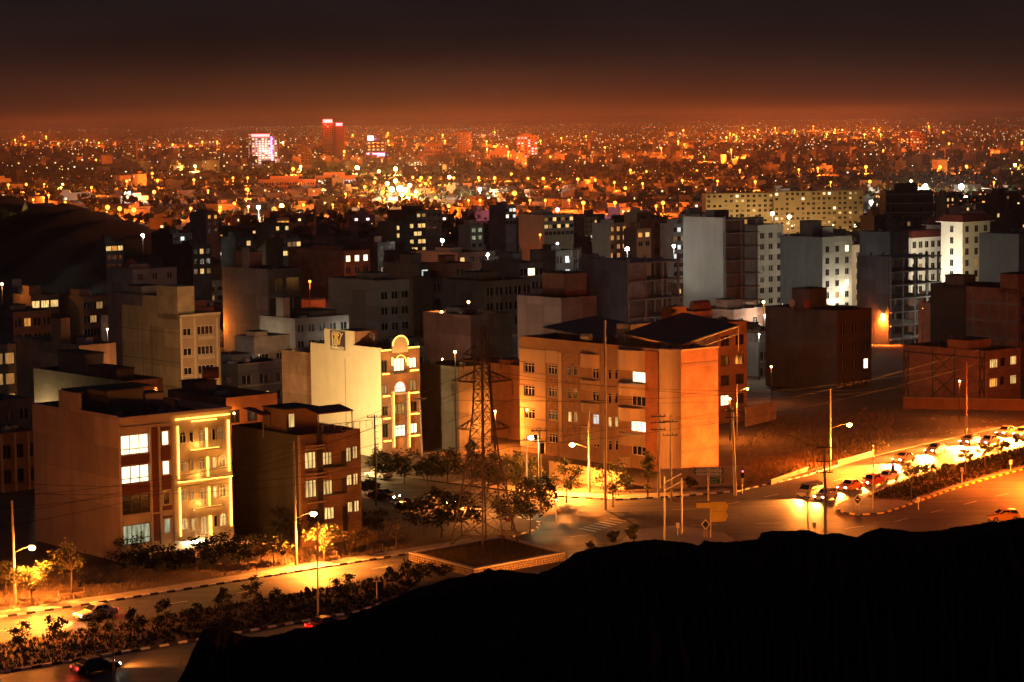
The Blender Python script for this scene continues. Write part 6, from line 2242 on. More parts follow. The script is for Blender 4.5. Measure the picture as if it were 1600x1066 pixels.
def far_park():
    rnd = random.Random(4)
    mb = MB()
    for _ in range(3600):
        Y = rnd.uniform(1500, 3950)
        if Y < 2600 and rnd.random() < .45:
            continue
        x = rnd.uniform(-.235, .235) * Y
        z = terr(Y)
        h, r = rnd.uniform(5, 10), rnd.uniform(3, 6)
        for _k in range(9):
            c = Vector((x + rnd.gauss(0, r * .5), Y + rnd.gauss(0, r * .5), z + h * rnd.uniform(.2, .95)))
            a = Vector((rnd.uniform(-1, 1), rnd.uniform(-1, 1), rnd.uniform(-1, 1))).normalized() * r * .55
            b_ = a.cross(Vector((rnd.uniform(-1, 1), rnd.uniform(-1, 1), rnd.uniform(-1, 1)))).normalized() * r * .45
            mb.quad(c - a, c - b_, c + a, c + b_)
    tag(mb.build('park_trees', M_leafd), 'dark belt of park trees across the far city', kind='stuff')
far_park()

# ------------------------------------------------------------------ street lamps that light the near streets
M_pole = mat('weathered concrete pole', (.30, .27, .24), .9, .25, .8, stain=.3)
M_wood = mat('dark wood', (.10, .065, .04), .85, .3, 2.0)
HEADN = {'w': emit('street lamp white glow', (1, .95, .8), 90), 'r': emit('street lamp red glow', (1, .36, .05), 120), 'o': emit('street lamp glow', (1, .42, .08), 120), 'y': emit('street lamp pale glow', (1, .80, .40), 120)}
def street_lamp(label, px, py, bpx, bpy, top=None, c='o', power=60000, spill=.12, pole=M_pole, arm=True, group='street lamps of the near streets', r=.36, ang=160, headY=None):
    """lamp head on an arm from a pole: head and foot by the pixels where they show"""
    p = ground(bpx, bpy)
    h = at(px, py, headY or p.y)
    root = thing('street_lamp', label, 'street lamp', p, 0, group)
    H = (at(bpx, top, p.y).z if top else h.z + .2) - p.z
    mb = MB(); mb.tube((0, 0, -.2), (0, 0, H), .17 if H > 9 else .10, .10 if H > 9 else .06, 8); mb.build('pole', pole, root)
    o = h - p
    if arm:
        mb = MB(); mb.path([(0, 0, o.z - .5), (o.x * .5, o.y * .5, o.z - .05), (o.x, o.y, o.z + .22)], .045, 5); mb.build('arm', M_steel, root)
    mb = MB(); mb.box(o.x - .35, o.y - .16, o.z + .14, o.x + .35, o.y + .16, o.z + .30); mb.build('lamp_housing', M_steel, root)
    mb = MB(); mb.ball((o.x, o.y, o.z), r, seg=10, rings=7, sz=.75); mb.build('lamp_globe', HEADN[c], root)
    col = SOD if c == 'o' else SODR if c == 'r' else (1, .70, .28)
    spot((o.x, o.y, o.z - .32), (0, 0, -1), power, col, ang, .8, .25, root)
    point((o.x, o.y - .05, o.z - .34), power * spill, col, .25, root)
    return root
street_lamp('street lamp glaring over the yellow lit tree at the frame edge', 50, 856, 24, 948, 782, power=48000, spill=.30)
street_lamp('street lamp on the concrete pole before the brown house, over the yellow road pool', 490, 803, 463, 886, 690, power=95000, spill=.04)
street_lamp('street lamp with a big star of light before the large block', 894, 695, 921, 771, 640, power=85000, spill=.32)
street_lamp('pale lamp on the pole with the transformer', 830, 684, 845, 800, 668, c='y', power=3000, spill=.5)
street_lamp('street lamp standing over the bright road by the tall crossarm pole', 1327, 664, 1297, 737, 608, c='r', power=75000, spill=.12)
street_lamp('small street lamp beside the orange brick house', 1168, 608, 1152, 690, 600, power=2600, spill=.5, r=.17)
street_lamp('street lamp in a big star over the yellow lane beyond the braced house', 1379, 492, 1388, 538, 470, c='r', power=90000, spill=.12)
city_lamp(484, 440, 'o', 1.6, 5200, 600, lab='red orange lamp over a lane tree behind the cream wall')
# lamps of the lanes hidden between the houses
def lane_lamp(label, px, Y, h, power, spill=.5, c='o', aim=None):
    x = at(px, 500, Y).x
    root = thing('street_lamp', label, 'street lamp', (x, Y, terr(Y)), 0, 'lamps of the hidden lanes')
    mb = MB(); mb.tube((0, 0, 0), (0, 0, h + .1), .09, .06, 6); mb.build('pole', M_dark, root)
    mb = MB(); mb.ball((0, 0, h), .16, sz=.7); mb.build('lamp_globe', HEADN[c], root)
    col = SOD if c == 'o' else SODR if c == 'r' else (1, .92, .72) if c == 'w' else (1, .62, .22)
    spot((0, 0, h - .25), (0, 0, -1), power, col, 165, .7, .25, root)
    point((0, -.05, h - .27), power * spill, col, .25, root)
    if aim:      # floodlight added on the same pole to keep light on one wall
        t_ = at(*aim) - Vector((x, Y, terr(Y) + h))
        spot((0, 0, h + .45), t_, power * 1.5, col, 105, .8, .3, root)
        mb = MB(); mb.box(-.2, -.12, h + .5, .2, .12, h + .8); mb.build('floodlight', M_dark, root)
lane_lamp('lane lamp hidden behind the dark block, lighting the long yellow wall', 60, 334, 6.5, 24000, .5, 'y')
lane_lamp('lane lamp hidden before the stepped sand house', 232, 352, 6.0, 17000, .5, 'y')
lane_lamp('lane lamp hidden before the balconied front of the sand house', 330, 362, 6.5, 15000, .55)
lane_lamp('lane lamp hidden behind the brown house, flooding the cream wall', 498, 322, 6.5, 46000, .03, 'y', (540, 610, 350))
lane_lamp('lane lamp hidden beside the sand brick house', 425, 425, 6.5, 5000, .5, 'y')
lane_lamp('lane lamp hidden in the trees before the rust coloured wall', 772, 344, 6.0, 14000, .6)
lane_lamp('lane lamp hidden before the red plastered house', 690, 420, 6.5, 4500, .5)
lane_lamp('lane lamp hidden before the pinkish house', 842, 402, 6.5, 2600, .6, 'w')
lane_lamp('lane lamp hidden before the tall dim grey house', 390, 470, 6.5, 2600, .5, 'w')
lane_lamp('lane lamp hidden before the plain grey house', 552, 474, 6.5, 2800, .5, 'w')
lane_lamp('lane lamp hidden before the orange brick house', 1140, 352, 6.5, 4500, .6)
lane_lamp('lane lamp hidden beside the brick house in raw courses', 1500, 372, 6.5, 2500, .5)
lane_lamp('lane lamp hidden at the foot of the dish house', 1205, 398, 6.5, 1600, .5)
lane_lamp('lane lamp hidden before the pale unfinished tower wall', 1098, 520, 9.0, 7000, .8, 'w')
lane_lamp('lane lamp hidden before the unfinished concrete frame', 985, 404, 7.0, 3200, .8, 'w')  # unseen lamp added to bring out the pale columns
lane_lamp('lane lamp hidden before the white window front', 1290, 625, 8.0, 5000, .8, 'w')

for k, px in enumerate((1115, 1145, 1175, 1205, 1238, 1270, 1302, 1335)):  # unseen lamps added to brighten the slab front
    lane_lamp('street lamp hidden at the foot of the long apartment slab, %s in its row' % ORD[k], px, 1478, 9.0, 9000, 1.0, 'y')
lane_lamp('street lamp past the frame edge lighting the lower road', 1665, 306, 9.0, 260000, .15, 'r')  # lamp out of view, added to brighten the lower road
lane_lamp('street lamp past the frame edge lighting the bright road', 1690, 352, 9.0, 160000, .15, 'r')  # another lamp added out of view, for the bright road
lane_lamp('street lamp past the frame edge on the near road', -70, 224, 8.0, 60000, .15)

# ------------------------------------------------------------------ poles, pylon, wires
def pole(label, px, top, bpx, bpy, arms=(), r=.16, m=None, name='utility_pole', group='utility poles', gear=False, insul=True):
    p = ground(bpx, bpy)
    H = at(px, top, p.y).z - p.z
    lean = (at(px, top, p.y).x - p.x)
    root = thing(name, label, 'utility pole' if name == 'utility_pole' else 'lamp post', p, 0, group)
    mb = MB(); mb.tube((0, 0, -.3), (lean, 0, H), r, r * .6, 8); mb.build('pole', m or M_pole, root)
    for a in arms:
        z = H - a
        mb = MB(); mb.box(lean - .95, -.06 - r, z - .06, lean + .95, .06 - r, z + .06); am = mb.build('crossarm', M_dark, root)
        if insul:
            for q in (-.85, -.3, .3, .85):
                mb = MB(); mb.tube((lean + q, -r, z + .063), (lean + q, -r, z + .28), .06, .045, 6); mb.build('insulator', M_tank, am)
    if gear:
        mb = MB(); mb.tube((lean + .35, -.3, H - 3.2), (lean + .35, -.3, H - 1.9), .38, .38, 10); mb.build('transformer', M_dark, root)
        mb = MB(); mb.box(lean - .7, -.35, H - 1.5, lean - .2, -.05, H - .9); mb.build('switch_box', M_dark, root)
    return p + Vector((lean, 0, H))
P1 = pole('pole with the insulator stack before the cream wall', 585, 648, 588, 792, (.3,), .15, M_dark)
for k in range(5):
    mb = MB(); mb.box(-.0, -.3, 0, .55, -.2, .06); o = mb.build('bracket', M_dark); o.parent = [q for q in bpy.data.objects if q.name.startswith('utility_pole')][-1]; o.location = (-.1, 0, at(585, 655 + k * 10, ground(588, 792).y).z - ground(588, 792).z)
P2 = pole('pole at the corner of the crowned house', 656, 620, 660, 716, (.3,), .15)
P3 = pole('slim pole before the crowned house', 608, 660, 609, 712, (), .09)
P4 = pole('pole carrying a transformer in front of the large block', 842, 668, 845, 801, (.4, 1.7), .2, gear=True)
P5 = pole('second slim pole beside the transformer pole', 823, 680, 823, 790, (.6,), .12)
P6 = pole('very tall pole before the large block by the round dark tree', 945, 500, 946, 797, (), .2)
P7 = pole('pole with crossarms before the round corner bay, the first of two', 1028, 648, 1029, 780, (.2, 1.0, 1.9), .15)
P8 = pole('pole with crossarms before the round corner bay, the second of two', 1047, 648, 1049, 782, (.9, 2.6), .15)
P9 = pole('red lit lattice faced pole beside the direction signs', 1144, 636, 1149, 775, (.5, 1.3), .22)
P10 = pole('pole with two crossarms at the crossing, in front of the cars', 1288, 695, 1290, 838, (.3, 1.9, 3.2), .19)
P11 = pole('bare pole at the edge of the bright road with a box on its shaft', 1510, 566, 1509, 684, (), .16, mat('red lead paint', (.30, .09, .06), .7, .2, 1))
mb = MB(); mb.box(-.25, -.35, 1.5, .25, -.17, 3.4); o = mb.build('junction_box', M_pole); o.parent = [q for q in bpy.data.objects if q.name.startswith('utility_pole')][-1]
for px, top, by, lab in ((496, 815, 974, 'tall steel post standing on the median shrubs'), (177, 955, 1078, 'steel post at the lower road edge'), (1038, 744, 853, 'first post of the sign frame by the hill edge'), (1065, 748, 836, 'second post of the sign frame'), (1364, 695, 745, 'thin lamp post on the far side of the bright road'), (1262, 782, 832, 'short post beside the crossarm pole'),
                         (1365, 500, 560, 'grey post beside the yellow lane'), (1436, 482, 536, 'orange lit post at the end of the yellow lane'), (1406, 520, 540, 'short lamp post on the yellow lane')):
    pole(lab, px, top, px + .6, by, (), .10, M_steel, 'steel_post', 'steel posts')
p, q = ground(1038, 853), ground(1065, 836)
mb = MB()
d = q - p
for z in (6.3, 7.2):
    mb.tube((0, 0, z), (d.x, d.y, z), .05, .05, 5)
sf = thing('sign_gantry', 'double bar of the sign frame spanning two posts', 'gantry', p); mb.build('beam', M_steel, sf)
mast = thing('phone_mast', 'slim lattice phone mast with panel antennas over the dark houses', 'mast', (at(899, 500, 470).x, 470, terr(470)))
Hm = at(899, 382, 470).z - terr(470)
mb = MB()
for a, b_ in ((-.5, -.5), (.5, -.5), (0, .5)):
    mb.tube((a, b_, 0), (a * .5, b_ * .5, Hm), .08, .06, 5)
for k in range(24):
    z0, z1 = Hm * k / 24, Hm * (k + 1) / 24
    s0, s1 = 1 - .5 * k / 24, 1 - .5 * (k + 1) / 24
    mb.tube((-.5 * s0, -.5 * s0, z0), (.5 * s1, -.5 * s1, z1), .04, .04, 4)
    mb.tube((.5 * s0, -.5 * s0, z0), (0, .5 * s1, z1), .04, .04, 4)
mb.build('mast_lattice', M_dark, mast)
for k in range(4):
    mb = MB(); mb.box(-1.2 + k * .75, -.9, Hm - 3.0 - (k % 2) * .4, -.95 + k * .75, -.7, Hm - .6); mb.build('panel_antenna', M_steel, mast)
# pylon on its walled plot
pc = ground(757, 858)
ROT_P = R_(43)
py_ = thing('power_pylon', 'tall steel lattice power pylon standing on the walled grass plot', 'pylon', pc, ROT_P)
PH = at(757, 516, pc.y).z - pc.z
PROF = ((0, 2.75), (.2, 1.95), (.42, 1.25), (.6, .80), (.8, .62), (1, .5))
def pw(z):
    t = z / PH
    for (a, wa), (b_, wb) in zip(PROF, PROF[1:]):
        if t <= b_ + 1e-6:
            return wa + (wb - wa) * (t - a) / (b_ - a)
    return .5
M_py = mat('pylon steel', (.10, .072, .064), .6, .2, 1.0, metal=.2)
lv = [0, 3.4, 6.2, 8.6, 10.6, 12.3, 13.8, 15.2, 16.5, 17.8, 19.0, 20.2, 21.4, 22.6, PH]
for sx, sy in ((-1, -1), (1, -1), (1, 1), (-1, 1)):
    mb = MB()
    for a, b_ in zip(lv, lv[1:]):
        mb.tube((sx * pw(a), sy * pw(a), a), (sx * pw(b_), sy * pw(b_), b_), .10, .09, 4)
    mb.build('leg', M_py, py_)
for (ax, ay), (bx, by) in (((-1, -1), (1, -1)), ((1, -1), (1, 1)), ((1, 1), (-1, 1)), ((-1, 1), (-1, -1))):
    mb = MB()
    for i, (a, b_) in enumerate(zip(lv, lv[1:])):
        A, B = pw(a), pw(b_)
        mb.tube((ax * A, ay * A, a), (bx * B, by * B, b_), .042, .04, 4)
        mb.tube((bx * A, by * A, a), (ax * B, ay * B, b_), .042, .04, 4)
        mb.tube((ax * B, ay * B, b_), (bx * B, by * B, b_), .035, .035, 4)
        if i < 4:
            m_ = (a + b_) / 2
            M_2 = pw(m_)
            for t in (.25, .75):
                u_ = Vector((ax + (bx - ax) * t, ay + (by - ay) * t, 0)) * M_2
                mb.tube((ax * M_2, ay * M_2, m_), (u_.x, u_.y, m_ + (.7 if t < .5 else -.4)), .04, .04, 3)
                mb.tube((bx * M_2, by * M_2, m_), (u_.x, u_.y, m_ + (.7 if t > .5 else -.4)), .04, .04, 3)
    mb.build('bracing', M_py, py_)
mb = MB(); mb.tube((.25, -pw(0) - .1, 0), (.0, -.5, PH), .08, .07, 5); mb.build('cable_pipe', M_py, py_)
PYA = []
ed_ = Vector((math.cos(-ROT_P), math.sin(-ROT_P), 0))     # across the line, in the pylon's own frame
nd_ = Vector((-ed_.y, ed_.x, 0))
for z, ln in ((13.2, 2.0), (18.6, 2.7), (21.6, 1.5)):
    for s in (-1, 1):
        mb = MB()
        w0 = pw(z)
        tip = ed_ * (s * (w0 + ln)) + Vector((0, 0, z + .2))
        for sy in (-1, 1):
            r0_ = ed_ * (s * w0) + nd_ * (sy * w0)
            mb.tube(r0_ + Vector((0, 0, z)), tip, .06, .05, 4)
            mb.tube(r0_ + Vector((0, 0, z + 1.3)), tip, .06, .05, 4)
            for k in range(1, 4):
                t = k / 4
                mb.tube((r0_ + Vector((0, 0, z))).lerp(tip, t), (r0_ + Vector((0, 0, z + 1.3))).lerp(tip, t - .2), .035, .035, 3)
        am = mb.build('crossarm', M_py, py_)
        mb = MB()
        for k in range(9):
            mb.tube((tip.x, tip.y, tip.z - .25 - k * .17), (tip.x, tip.y, tip.z - .37 - k * .17), .12, .05, 6)
        mb.tube((tip.x, tip.y, tip.z), (tip.x, tip.y, tip.z - 1.75), .025, .025, 4)
        mb.build('insulator_string', M_tank, am)
        PYA.append(pc + Vector((s * (w0 + ln), 0, tip.z - 1.8)))
mb = MB(); mb.box(1.2, -pw(3) - .12, 2.8, 1.9, -pw(3) - .08, 3.2); mb.build('warning_plate', M_wine if False else P_wine, py_)
# stone wall round the plot: every visible stone stands proud of the mortar
cn = [ground(640, 876), ground(741, 902), ground(881, 876), ground(790, 850)]
ztop = [at(640, 868, cn[0].y).z, at(741, 888, cn[1].y).z, at(881, 864, cn[2].y).z]
zt = sum(ztop) / 3
sw = thing('stone_wall', 'low stone retaining wall with pale coping round the pylon plot', 'wall', (0, 0, 0))
M_stone = mat('rubble stone', (.34, .27, .20), .9, .45, 2.2, fine=.3)
M_mort = mat('wall mortar', (.12, .09, .07), .95, .2, 2.0)
rs_ = random.Random(6)
for i in range(4):
    p, q = cn[i], cn[(i + 1) % 4]
    d = (q - p); d.z = 0
    L = d.length; d.normalize()
    n_ = Vector((d.y, -d.x, 0))
    mb = MB()
    A, B = p, q
    mb.hexa([(A.x, A.y, -.3), (B.x, B.y, -.3), (B.x - n_.x * .4, B.y - n_.y * .4, -.3), (A.x - n_.x * .4, A.y - n_.y * .4, -.3), (A.x, A.y, zt), (B.x, B.y, zt), (B.x - n_.x * .4, B.y - n_.y * .4, zt), (A.x - n_.x * .4, A.y - n_.y * .4, zt)])
    mb.build('wall_core', M_mort, sw)
    mb = MB()
    o_ = n_ * .08
    A2, B2 = p + o_ - d * .08, q + o_ + d * .08
    i_ = n_ * -.56
    mb.hexa([(A2.x, A2.y, zt + .003), (B2.x, B2.y, zt + .003), (B2.x + i_.x, B2.y + i_.y, zt + .003), (A2.x + i_.x, A2.y + i_.y, zt + .003), (A2.x, A2.y, zt + .14), (B2.x, B2.y, zt + .14), (B2.x + i_.x, B2.y + i_.y, zt + .14), (A2.x + i_.x, A2.y + i_.y, zt + .14)])
    mb.build('coping', P_stone, sw)
    if i < 2:
        mb = MB()
        z = -.1
        while z < zt - .1:
            hh = rs_.uniform(.2, .3)
            s = rs_.uniform(-.2, 0)
            while s < L:
                ww = rs_.uniform(.25, .5)
                c = p + d * (s + ww / 2)
                pts = []
                k_ = rs_.choice((5, 6))
                for k in range(k_):
                    t = 2 * math.pi * (k + rs_.uniform(-.2, .2)) / k_
                    pts.append((math.cos(t) * ww * .5, math.sin(t) * hh * .52))
                pr_ = rs_.uniform(.03, .08)
                i0 = len(mb.v)
                for (a, b_) in pts:
                    v = c + d * a + n_ * .002
                    mb.v.append((v.x, v.y, z + hh / 2 + b_))
                for (a, b_) in pts:
                    v = c + d * a * .78 + n_ * pr_
                    mb.v.append((v.x, v.y, z + hh / 2 + b_ * .78))
                for k in range(k_):
                    k2 = (k + 1) % k_
                    mb.f.append((i0 + k, i0 + k2, i0 + k_ + k2, i0 + k_ + k)); mb.m.append(0)
                mb.f.append(tuple(i0 + k_ + k for k in range(k_))); mb.m.append(0)
                s += ww + .03
            z += hh + .02
        o = mb.build('wall_stones', M_stone, sw); o['kind'] = 'stuff'
mb = MB(); mb.poly([(p.x, p.y, zt - .35) for p in cn]); tag(mb.build('plot_soil', M_soil), kind='structure')
def plot_grass():
    rnd = random.Random(12)
    mb = MB()
    c = sum(cn, Vector()) / 4
    for _ in range(7000):
        a, b_ = rnd.random(), rnd.random()
        p = cn[0] * (1 - a) * (1 - b_) + cn[1] * a * (1 - b_) + cn[2] * a * b_ + cn[3] * (1 - a) * b_
        p = c + (p - c) * .96
        h = rnd.uniform(.25, .8)
        t = rnd.uniform(0, 3.14)
        w2 = .025
        mb.poly([(p.x - math.cos(t) * w2, p.y - math.sin(t) * w2, zt - .37), (p.x + math.cos(t) * w2, p.y + math.sin(t) * w2, zt - .37), (p.x + rnd.gauss(0, .22), p.y + rnd.gauss(0, .22), zt - .35 + h)])
    tag(mb.build('grass', M_grass), 'dry grass round the pylon legs', kind='stuff')
plot_grass()
py_.location.z = zt - .4
# wires
M_wire = mat('black cable', (.010, .010, .010), .8, .1, 1.0, spec=.1)
def wire(label, a, b_, sag, n=14, r=.019):
    pts = [a.lerp(b_, k / n) + Vector((0, 0, -sag * 4 * (k / n) * (1 - k / n))) for k in range(n + 1)]
    root = MB()
    root.path([p - a for p in pts], r, 4)
    o = root.build('power_line', M_wire, loc=a)
    tag(o, label, 'power line', 'overhead power lines')
ends_r = [at(1700, y, 300) for y in (512, 566, 612)]
for i, (a, zz) in enumerate(zip(PYA, (640, 560, 590, 500, 540, 455))):
    b_ = at(1720, 520 + i * 22 - 40, 345)
    wire('high power line from the pylon towards the crossing, %s arm' % ('lowest near', 'lowest far', 'middle near', 'middle far', 'top near', 'top far')[i], a, b_, 3.0)
    c_ = at(-120, 742 + i * 20, 215)
    wire('high power line from the pylon across the rose wall, %s arm' % ('lowest near', 'lowest far', 'middle near', 'middle far', 'top near', 'top far')[i], a, c_, 2.5)
nets = [(P4, P7, 'from the transformer pole to the first corner pole'), (P7, P8, 'between the two corner bay poles'), (P8, P9, 'from the corner pole to the red lit pole'), (P4, P2, 'from the transformer pole to the crowned house pole'), (P2, P1, 'from the crowned house pole to the cream wall pole'), (P9, P10 + Vector((0, 0, 0)), 'from the red lit pole to the crossing pole')]
for a, b_, w2 in nets:
    for k in range(4):
        o = Vector((-.8 + k * .5, 0, -.1 - (k % 2) * .25))
        wire(('upper' if k < 2 else 'lower') + ' ' + ('outer' if k % 2 else 'inner') + ' street wire ' + w2, a + o, b_ + o, .7, 10, .010)

# ------------------------------------------------------------------ signs and signals
M_wsign = mat('white sign sheet', (.70, .66, .58), .5, .06, 1.0)
M_gsign = mat('green sign sheet', (.015, .16, .07), .5, .06, 1.0)
M_ysign = mat('yellow sign sheet', (.62, .46, .08), .5, .15, .8)
M_blk = mat('black sign paint', (.012, .012, .014), .6, .1, 1.0)
M_post = mat('pale sign post', (.55, .47, .36), .6, .15, 1.0)
def facing(root):
    v = CAM - Vector(root.location)
    return math.atan2(v.y, v.x) + math.pi / 2
p = ground(1107, 783)
sg = thing('direction_sign', 'white and green arrow shaped direction signs on one pale post', 'road sign', p, R_(-4))
kpx = p.y / FPX
def Z(y): return at(1107, y, p.y).z - p.z
def X(x): return at(x, 740, p.y).x - p.x
mb = MB(); mb.tube((0, .12, -.2), (0, .12, Z(728)), .09, .08, 6); mb.build('post', M_post, sg)
def plate(name, m, pts, y0=-.03, y1=.03):
    mb = MB()
    mb.poly([(x, y0, z) for x, z in pts]); mb.poly([(x, y1, z) for x, z in pts][::-1])
    for (a, b_), (c, d_) in zip(pts, pts[1:] + pts[:1]):
        mb.quad((a, y0, b_), (a, y1, b_), (c, y1, d_), (c, y0, d_))
    return mb.build(name, m, sg)
lp = plate('sign_plate', M_wsign, [(X(1083.5), Z(736)), (X(1088), Z(730)), (X(1106), Z(730)), (X(1106), Z(742.5)), (X(1088), Z(742.5))][::1])
rp = plate('sign_plate', M_wsign, [(X(1107), Z(730)), (X(1127), Z(729.5)), (X(1131.5), Z(735.5)), (X(1127), Z(742.5)), (X(1107), Z(742.5))])
gp_ = plate('sign_plate', M_wsign, [(X(1107.5), Z(743.5)), (X(1127), Z(743.5)), (X(1131.5), Z(749.5)), (X(1127), Z(756.5)), (X(1107.5), Z(756.5))])
gpp = plate('sign_face', M_gsign, [(X(1109), Z(744.3)), (X(1125), Z(744.3)), (X(1125), Z(755.7)), (X(1109), Z(755.7))], -.05, -.034)
def chevron(x0, y0, s, parent, hgt=10.0):
    mb = MB()
    for ya, yb in ((y0 - hgt / 2, y0), (y0 + hgt / 2, y0)):
        a, b_ = Vector((X(x0), 0, Z(ya))), Vector((X(x0 + s * 3.2), 0, Z(yb)))
        w2 = Vector((.09, 0, 0))
        q = [a - w2, a + w2, b_ + w2, b_ - w2]
        if (yb < ya):
            q = q[::-1]
        mb.hexa([(v.x, -.055, v.z) for v in q] + [(v.x, -.038, v.z) for v in q])
    mb.build('chevron', M_blk, parent)
chevron(1088, 736.2, -1, lp); chevron(1127, 736, 1, rp); chevron(1127, 750, 1, gp_)
def script(x0, x1, y, seed, parent, m, hgt=2.2):
    """a line of joined-up lettering, too small in the photograph to be read"""
    rnd = random.Random(seed)
    mb = MB()
    x = x0
    while x < x1:
        w2 = rnd.uniform(.6, 1.6)
        z = Z(y + rnd.uniform(-.1, .1))
        mb.box(X(x), -.056, z - .02, X(min(x1, x + w2)), -.040, z + .03)
        if rnd.random() < .7:
            mb.box(X(x + w2 * .4), -.058, z + .031, X(x + w2 * .4) + .045, -.040, z + rnd.uniform(.06, .14))
        x += w2 + rnd.choice((.05, .05, .5))
    mb.build('lettering', m, parent)
for y, sd in ((732.8, 1), (738.6, 2)):
    script(1094, 1104.5, y, sd, lp, M_blk); script(1110, 1121, y + .1, sd + 3, rp, M_blk)
    mb = MB(); mb.box(X(1090), -.056, Z(y + 1), X(1091.6), -.04, Z(y - 1)); mb.build('symbol', M_blk, lp)
    mb = MB(); mb.box(X(1123.4), -.056, Z(y + 1), X(1125), -.04, Z(y - 1)); mb.build('symbol', M_blk, rp)
for y, sd in ((746.2, 7), (749.8, 8), (753.2, 9)):
    script(1110.5, 1120.5, y, sd, gpp, M_wsign)
mb = MB(); mb.poly([(X(1121.6), -.058, Z(748)), (X(1124), -.058, Z(748)), (X(1122.8), -.058, Z(745.2))]); mb.build('symbol', M_wsign, gpp)
# blank backs of the yellow lit signs
p = ground(1112, 842)
sg = thing('direction_sign', 'blank yellow backs of arrow shaped signs glowing on a post by the hill edge', 'road sign', p, R_(6))
def Z(y): return at(1112, y, p.y).z - p.z
def X(x): return at(x, 790, p.y).x - p.x
mb = MB(); mb.tube((X(1110.5), .1, -.2), (X(1110.5), .1, Z(786)), .08, .07, 6); mb.build('post', M_post, sg)
plate('sign_plate', M_ysign, [(X(1088), Z(785.5)), (X(1110), Z(785.5)), (X(1110), Z(793.5)), (X(1088), Z(793.5))])
plate('sign_plate', M_ysign, [(X(1110.3), Z(784.5)), (X(1135), Z(785)), (X(1138.5), Z(791)), (X(1135), Z(799.5)), (X(1110.3), Z(799.5))])
plate('sign_plate', M_ysign, [(X(1110.3), Z(800)), (X(1135), Z(800)), (X(1137.5), Z(807)), (X(1134), Z(815)), (X(1110.3), Z(816))])
def diamond(label, px, py, by, s, m, rz=0, rim=True):
    global sg, p
    p = ground(px, by)
    sg = thing('chevron_sign', label, 'road sign', p, rz)
    zc = at(px, py, p.y).z - p.z
    h = s * p.y / FPX
    if rim:
        plate('sign_rim', M_wsign, [(0, zc - h * 1.3), (h * 1.05, zc), (0, zc + h * 1.3), (-h * 1.05, zc)])
    plate('sign_face', m, [(0, zc - h), (h * .8, zc), (0, zc + h), (-h * .8, zc)], -.05, -.033)
    for q in (-.35, .35):
        mb = MB(); mb.tube((q * h, .08, -.1), (q * h, .08, zc - h * .7), .045, .045, 5); mb.build('post', M_post, sg)
    return h, zc
diamond('dark diamond sign with a pale rim by the hill edge', 1102.5, 819.5, 842, 6.5, M_blk)
h, zc = diamond('black diamond sign with a white arrow on the rounded island end', 1340, 781, 799, 7, M_blk)
mb = MB()
mb.hexa([(-h * .45, -.07, zc + h * .05), (h * .35, -.07, zc - h * .15), (h * .35, -.07, zc + h * .05), (-h * .45, -.07, zc + h * .25), (-h * .45, -.052, zc + h * .05), (h * .35, -.052, zc - h * .15), (h * .35, -.052, zc + h * .05), (-h * .45, -.052, zc + h * .25)])
mb.build('arrow', M_wsign, sg)
def signal(label, px, top, by, hd, c=(.1, 1, .55), arm=None):
    p = ground(px, by)
    root = thing('traffic_light', label, 'traffic light', p, 0, 'traffic lights of the crossing')
    H = at(px, top, p.y).z - p.z
    mb = MB(); mb.tube((0, 0, -.2), (0, 0, H), .07, .06, 6); mb.build('post', M_post, root)
    o = Vector((0, -.15, H - .5))
    if arm:
        t = at(arm[0], arm[1], p.y) - p
        mb = MB(); mb.path([(0, 0, H), (t.x * .35, 0, H + (t.z - H) * .8 + .5), (t.x, 0, t.z + .55)], .05, 5); mb.build('arm', M_post, root)
        o = Vector((t.x, -.12, t.z))
    mb = MB(); mb.box(o.x - .18, o.y - .16, o.z - .55, o.x + .18, o.y + .16, o.z + .55); hd_ = mb.build('signal_head', M_blk, root)
    for k in range(3):
        mb = MB(); mb.tube((o.x + .02, o.y - .165, o.z + .34 - k * .34), (o.x + .02, o.y - .20, o.z + .34 - k * .34), .12, .12, 10)
        on = k == hd
        mb.build('signal_lens', emit('signal %s' % (hd,), c, 7) if on else M_blk, hd_)
signal('traffic light showing green at the side street corner', 869, 770, 816, 2, (.25, 1, .6))
signal('traffic light with a red lens beside the yard wall', 1160, 734, 772, 0, (1, .08, .1))
signal('traffic light hanging from a curved arm on the traffic island', 1364, 737, 797, 0, (1, .10, .05), arm=(1395, 729))
p = ground(589, 942)
sg = thing('warning_sign', 'white bordered triangle warning sign on a pale post at the lower road', 'road sign', p, R_(10))
H = at(589, 909, p.y).z - p.z
mb = MB(); mb.tube((0, .05, -.3), (0, .05, H + .3), .045, .045, 6); mb.build('post', M_wsign, sg)
plate('sign_plate', M_wsign, [(-.42, H), (.42, H), (0, H + .75)])
plate('sign_face', M_wine if False else P_wine, [(-.26, H + .1), (.26, H + .1), (0, H + .55)], -.05, -.033)
for px, by, lab in ((1435, 797, 'small keep sign board on the kerb of the island'), (1579, 737, 'small pale marker post on the island kerb'), (1503, 760, 'white disc sign on a thin post on the island'), (1059, 838, 'pale marker post with stacked rings by the sign frame'), (1272, 838, 'stubby red marker post by the crossarm pole')):
    p = ground(px, by)
    sg = thing('marker_post', lab, 'marker post', p, 0)
    hh = 1.5 if px != 1503 else 2.4
    mb = MB(); mb.tube((0, 0, -.1), (0, 0, hh), .05, .05, 6); mb.build('post', M_wsign, sg)
    mb = MB(); mb.box(-.2, -.08, hh - .5, .2, -.055, hh + .1); mb.build('sign_plate', M_wsign, sg)
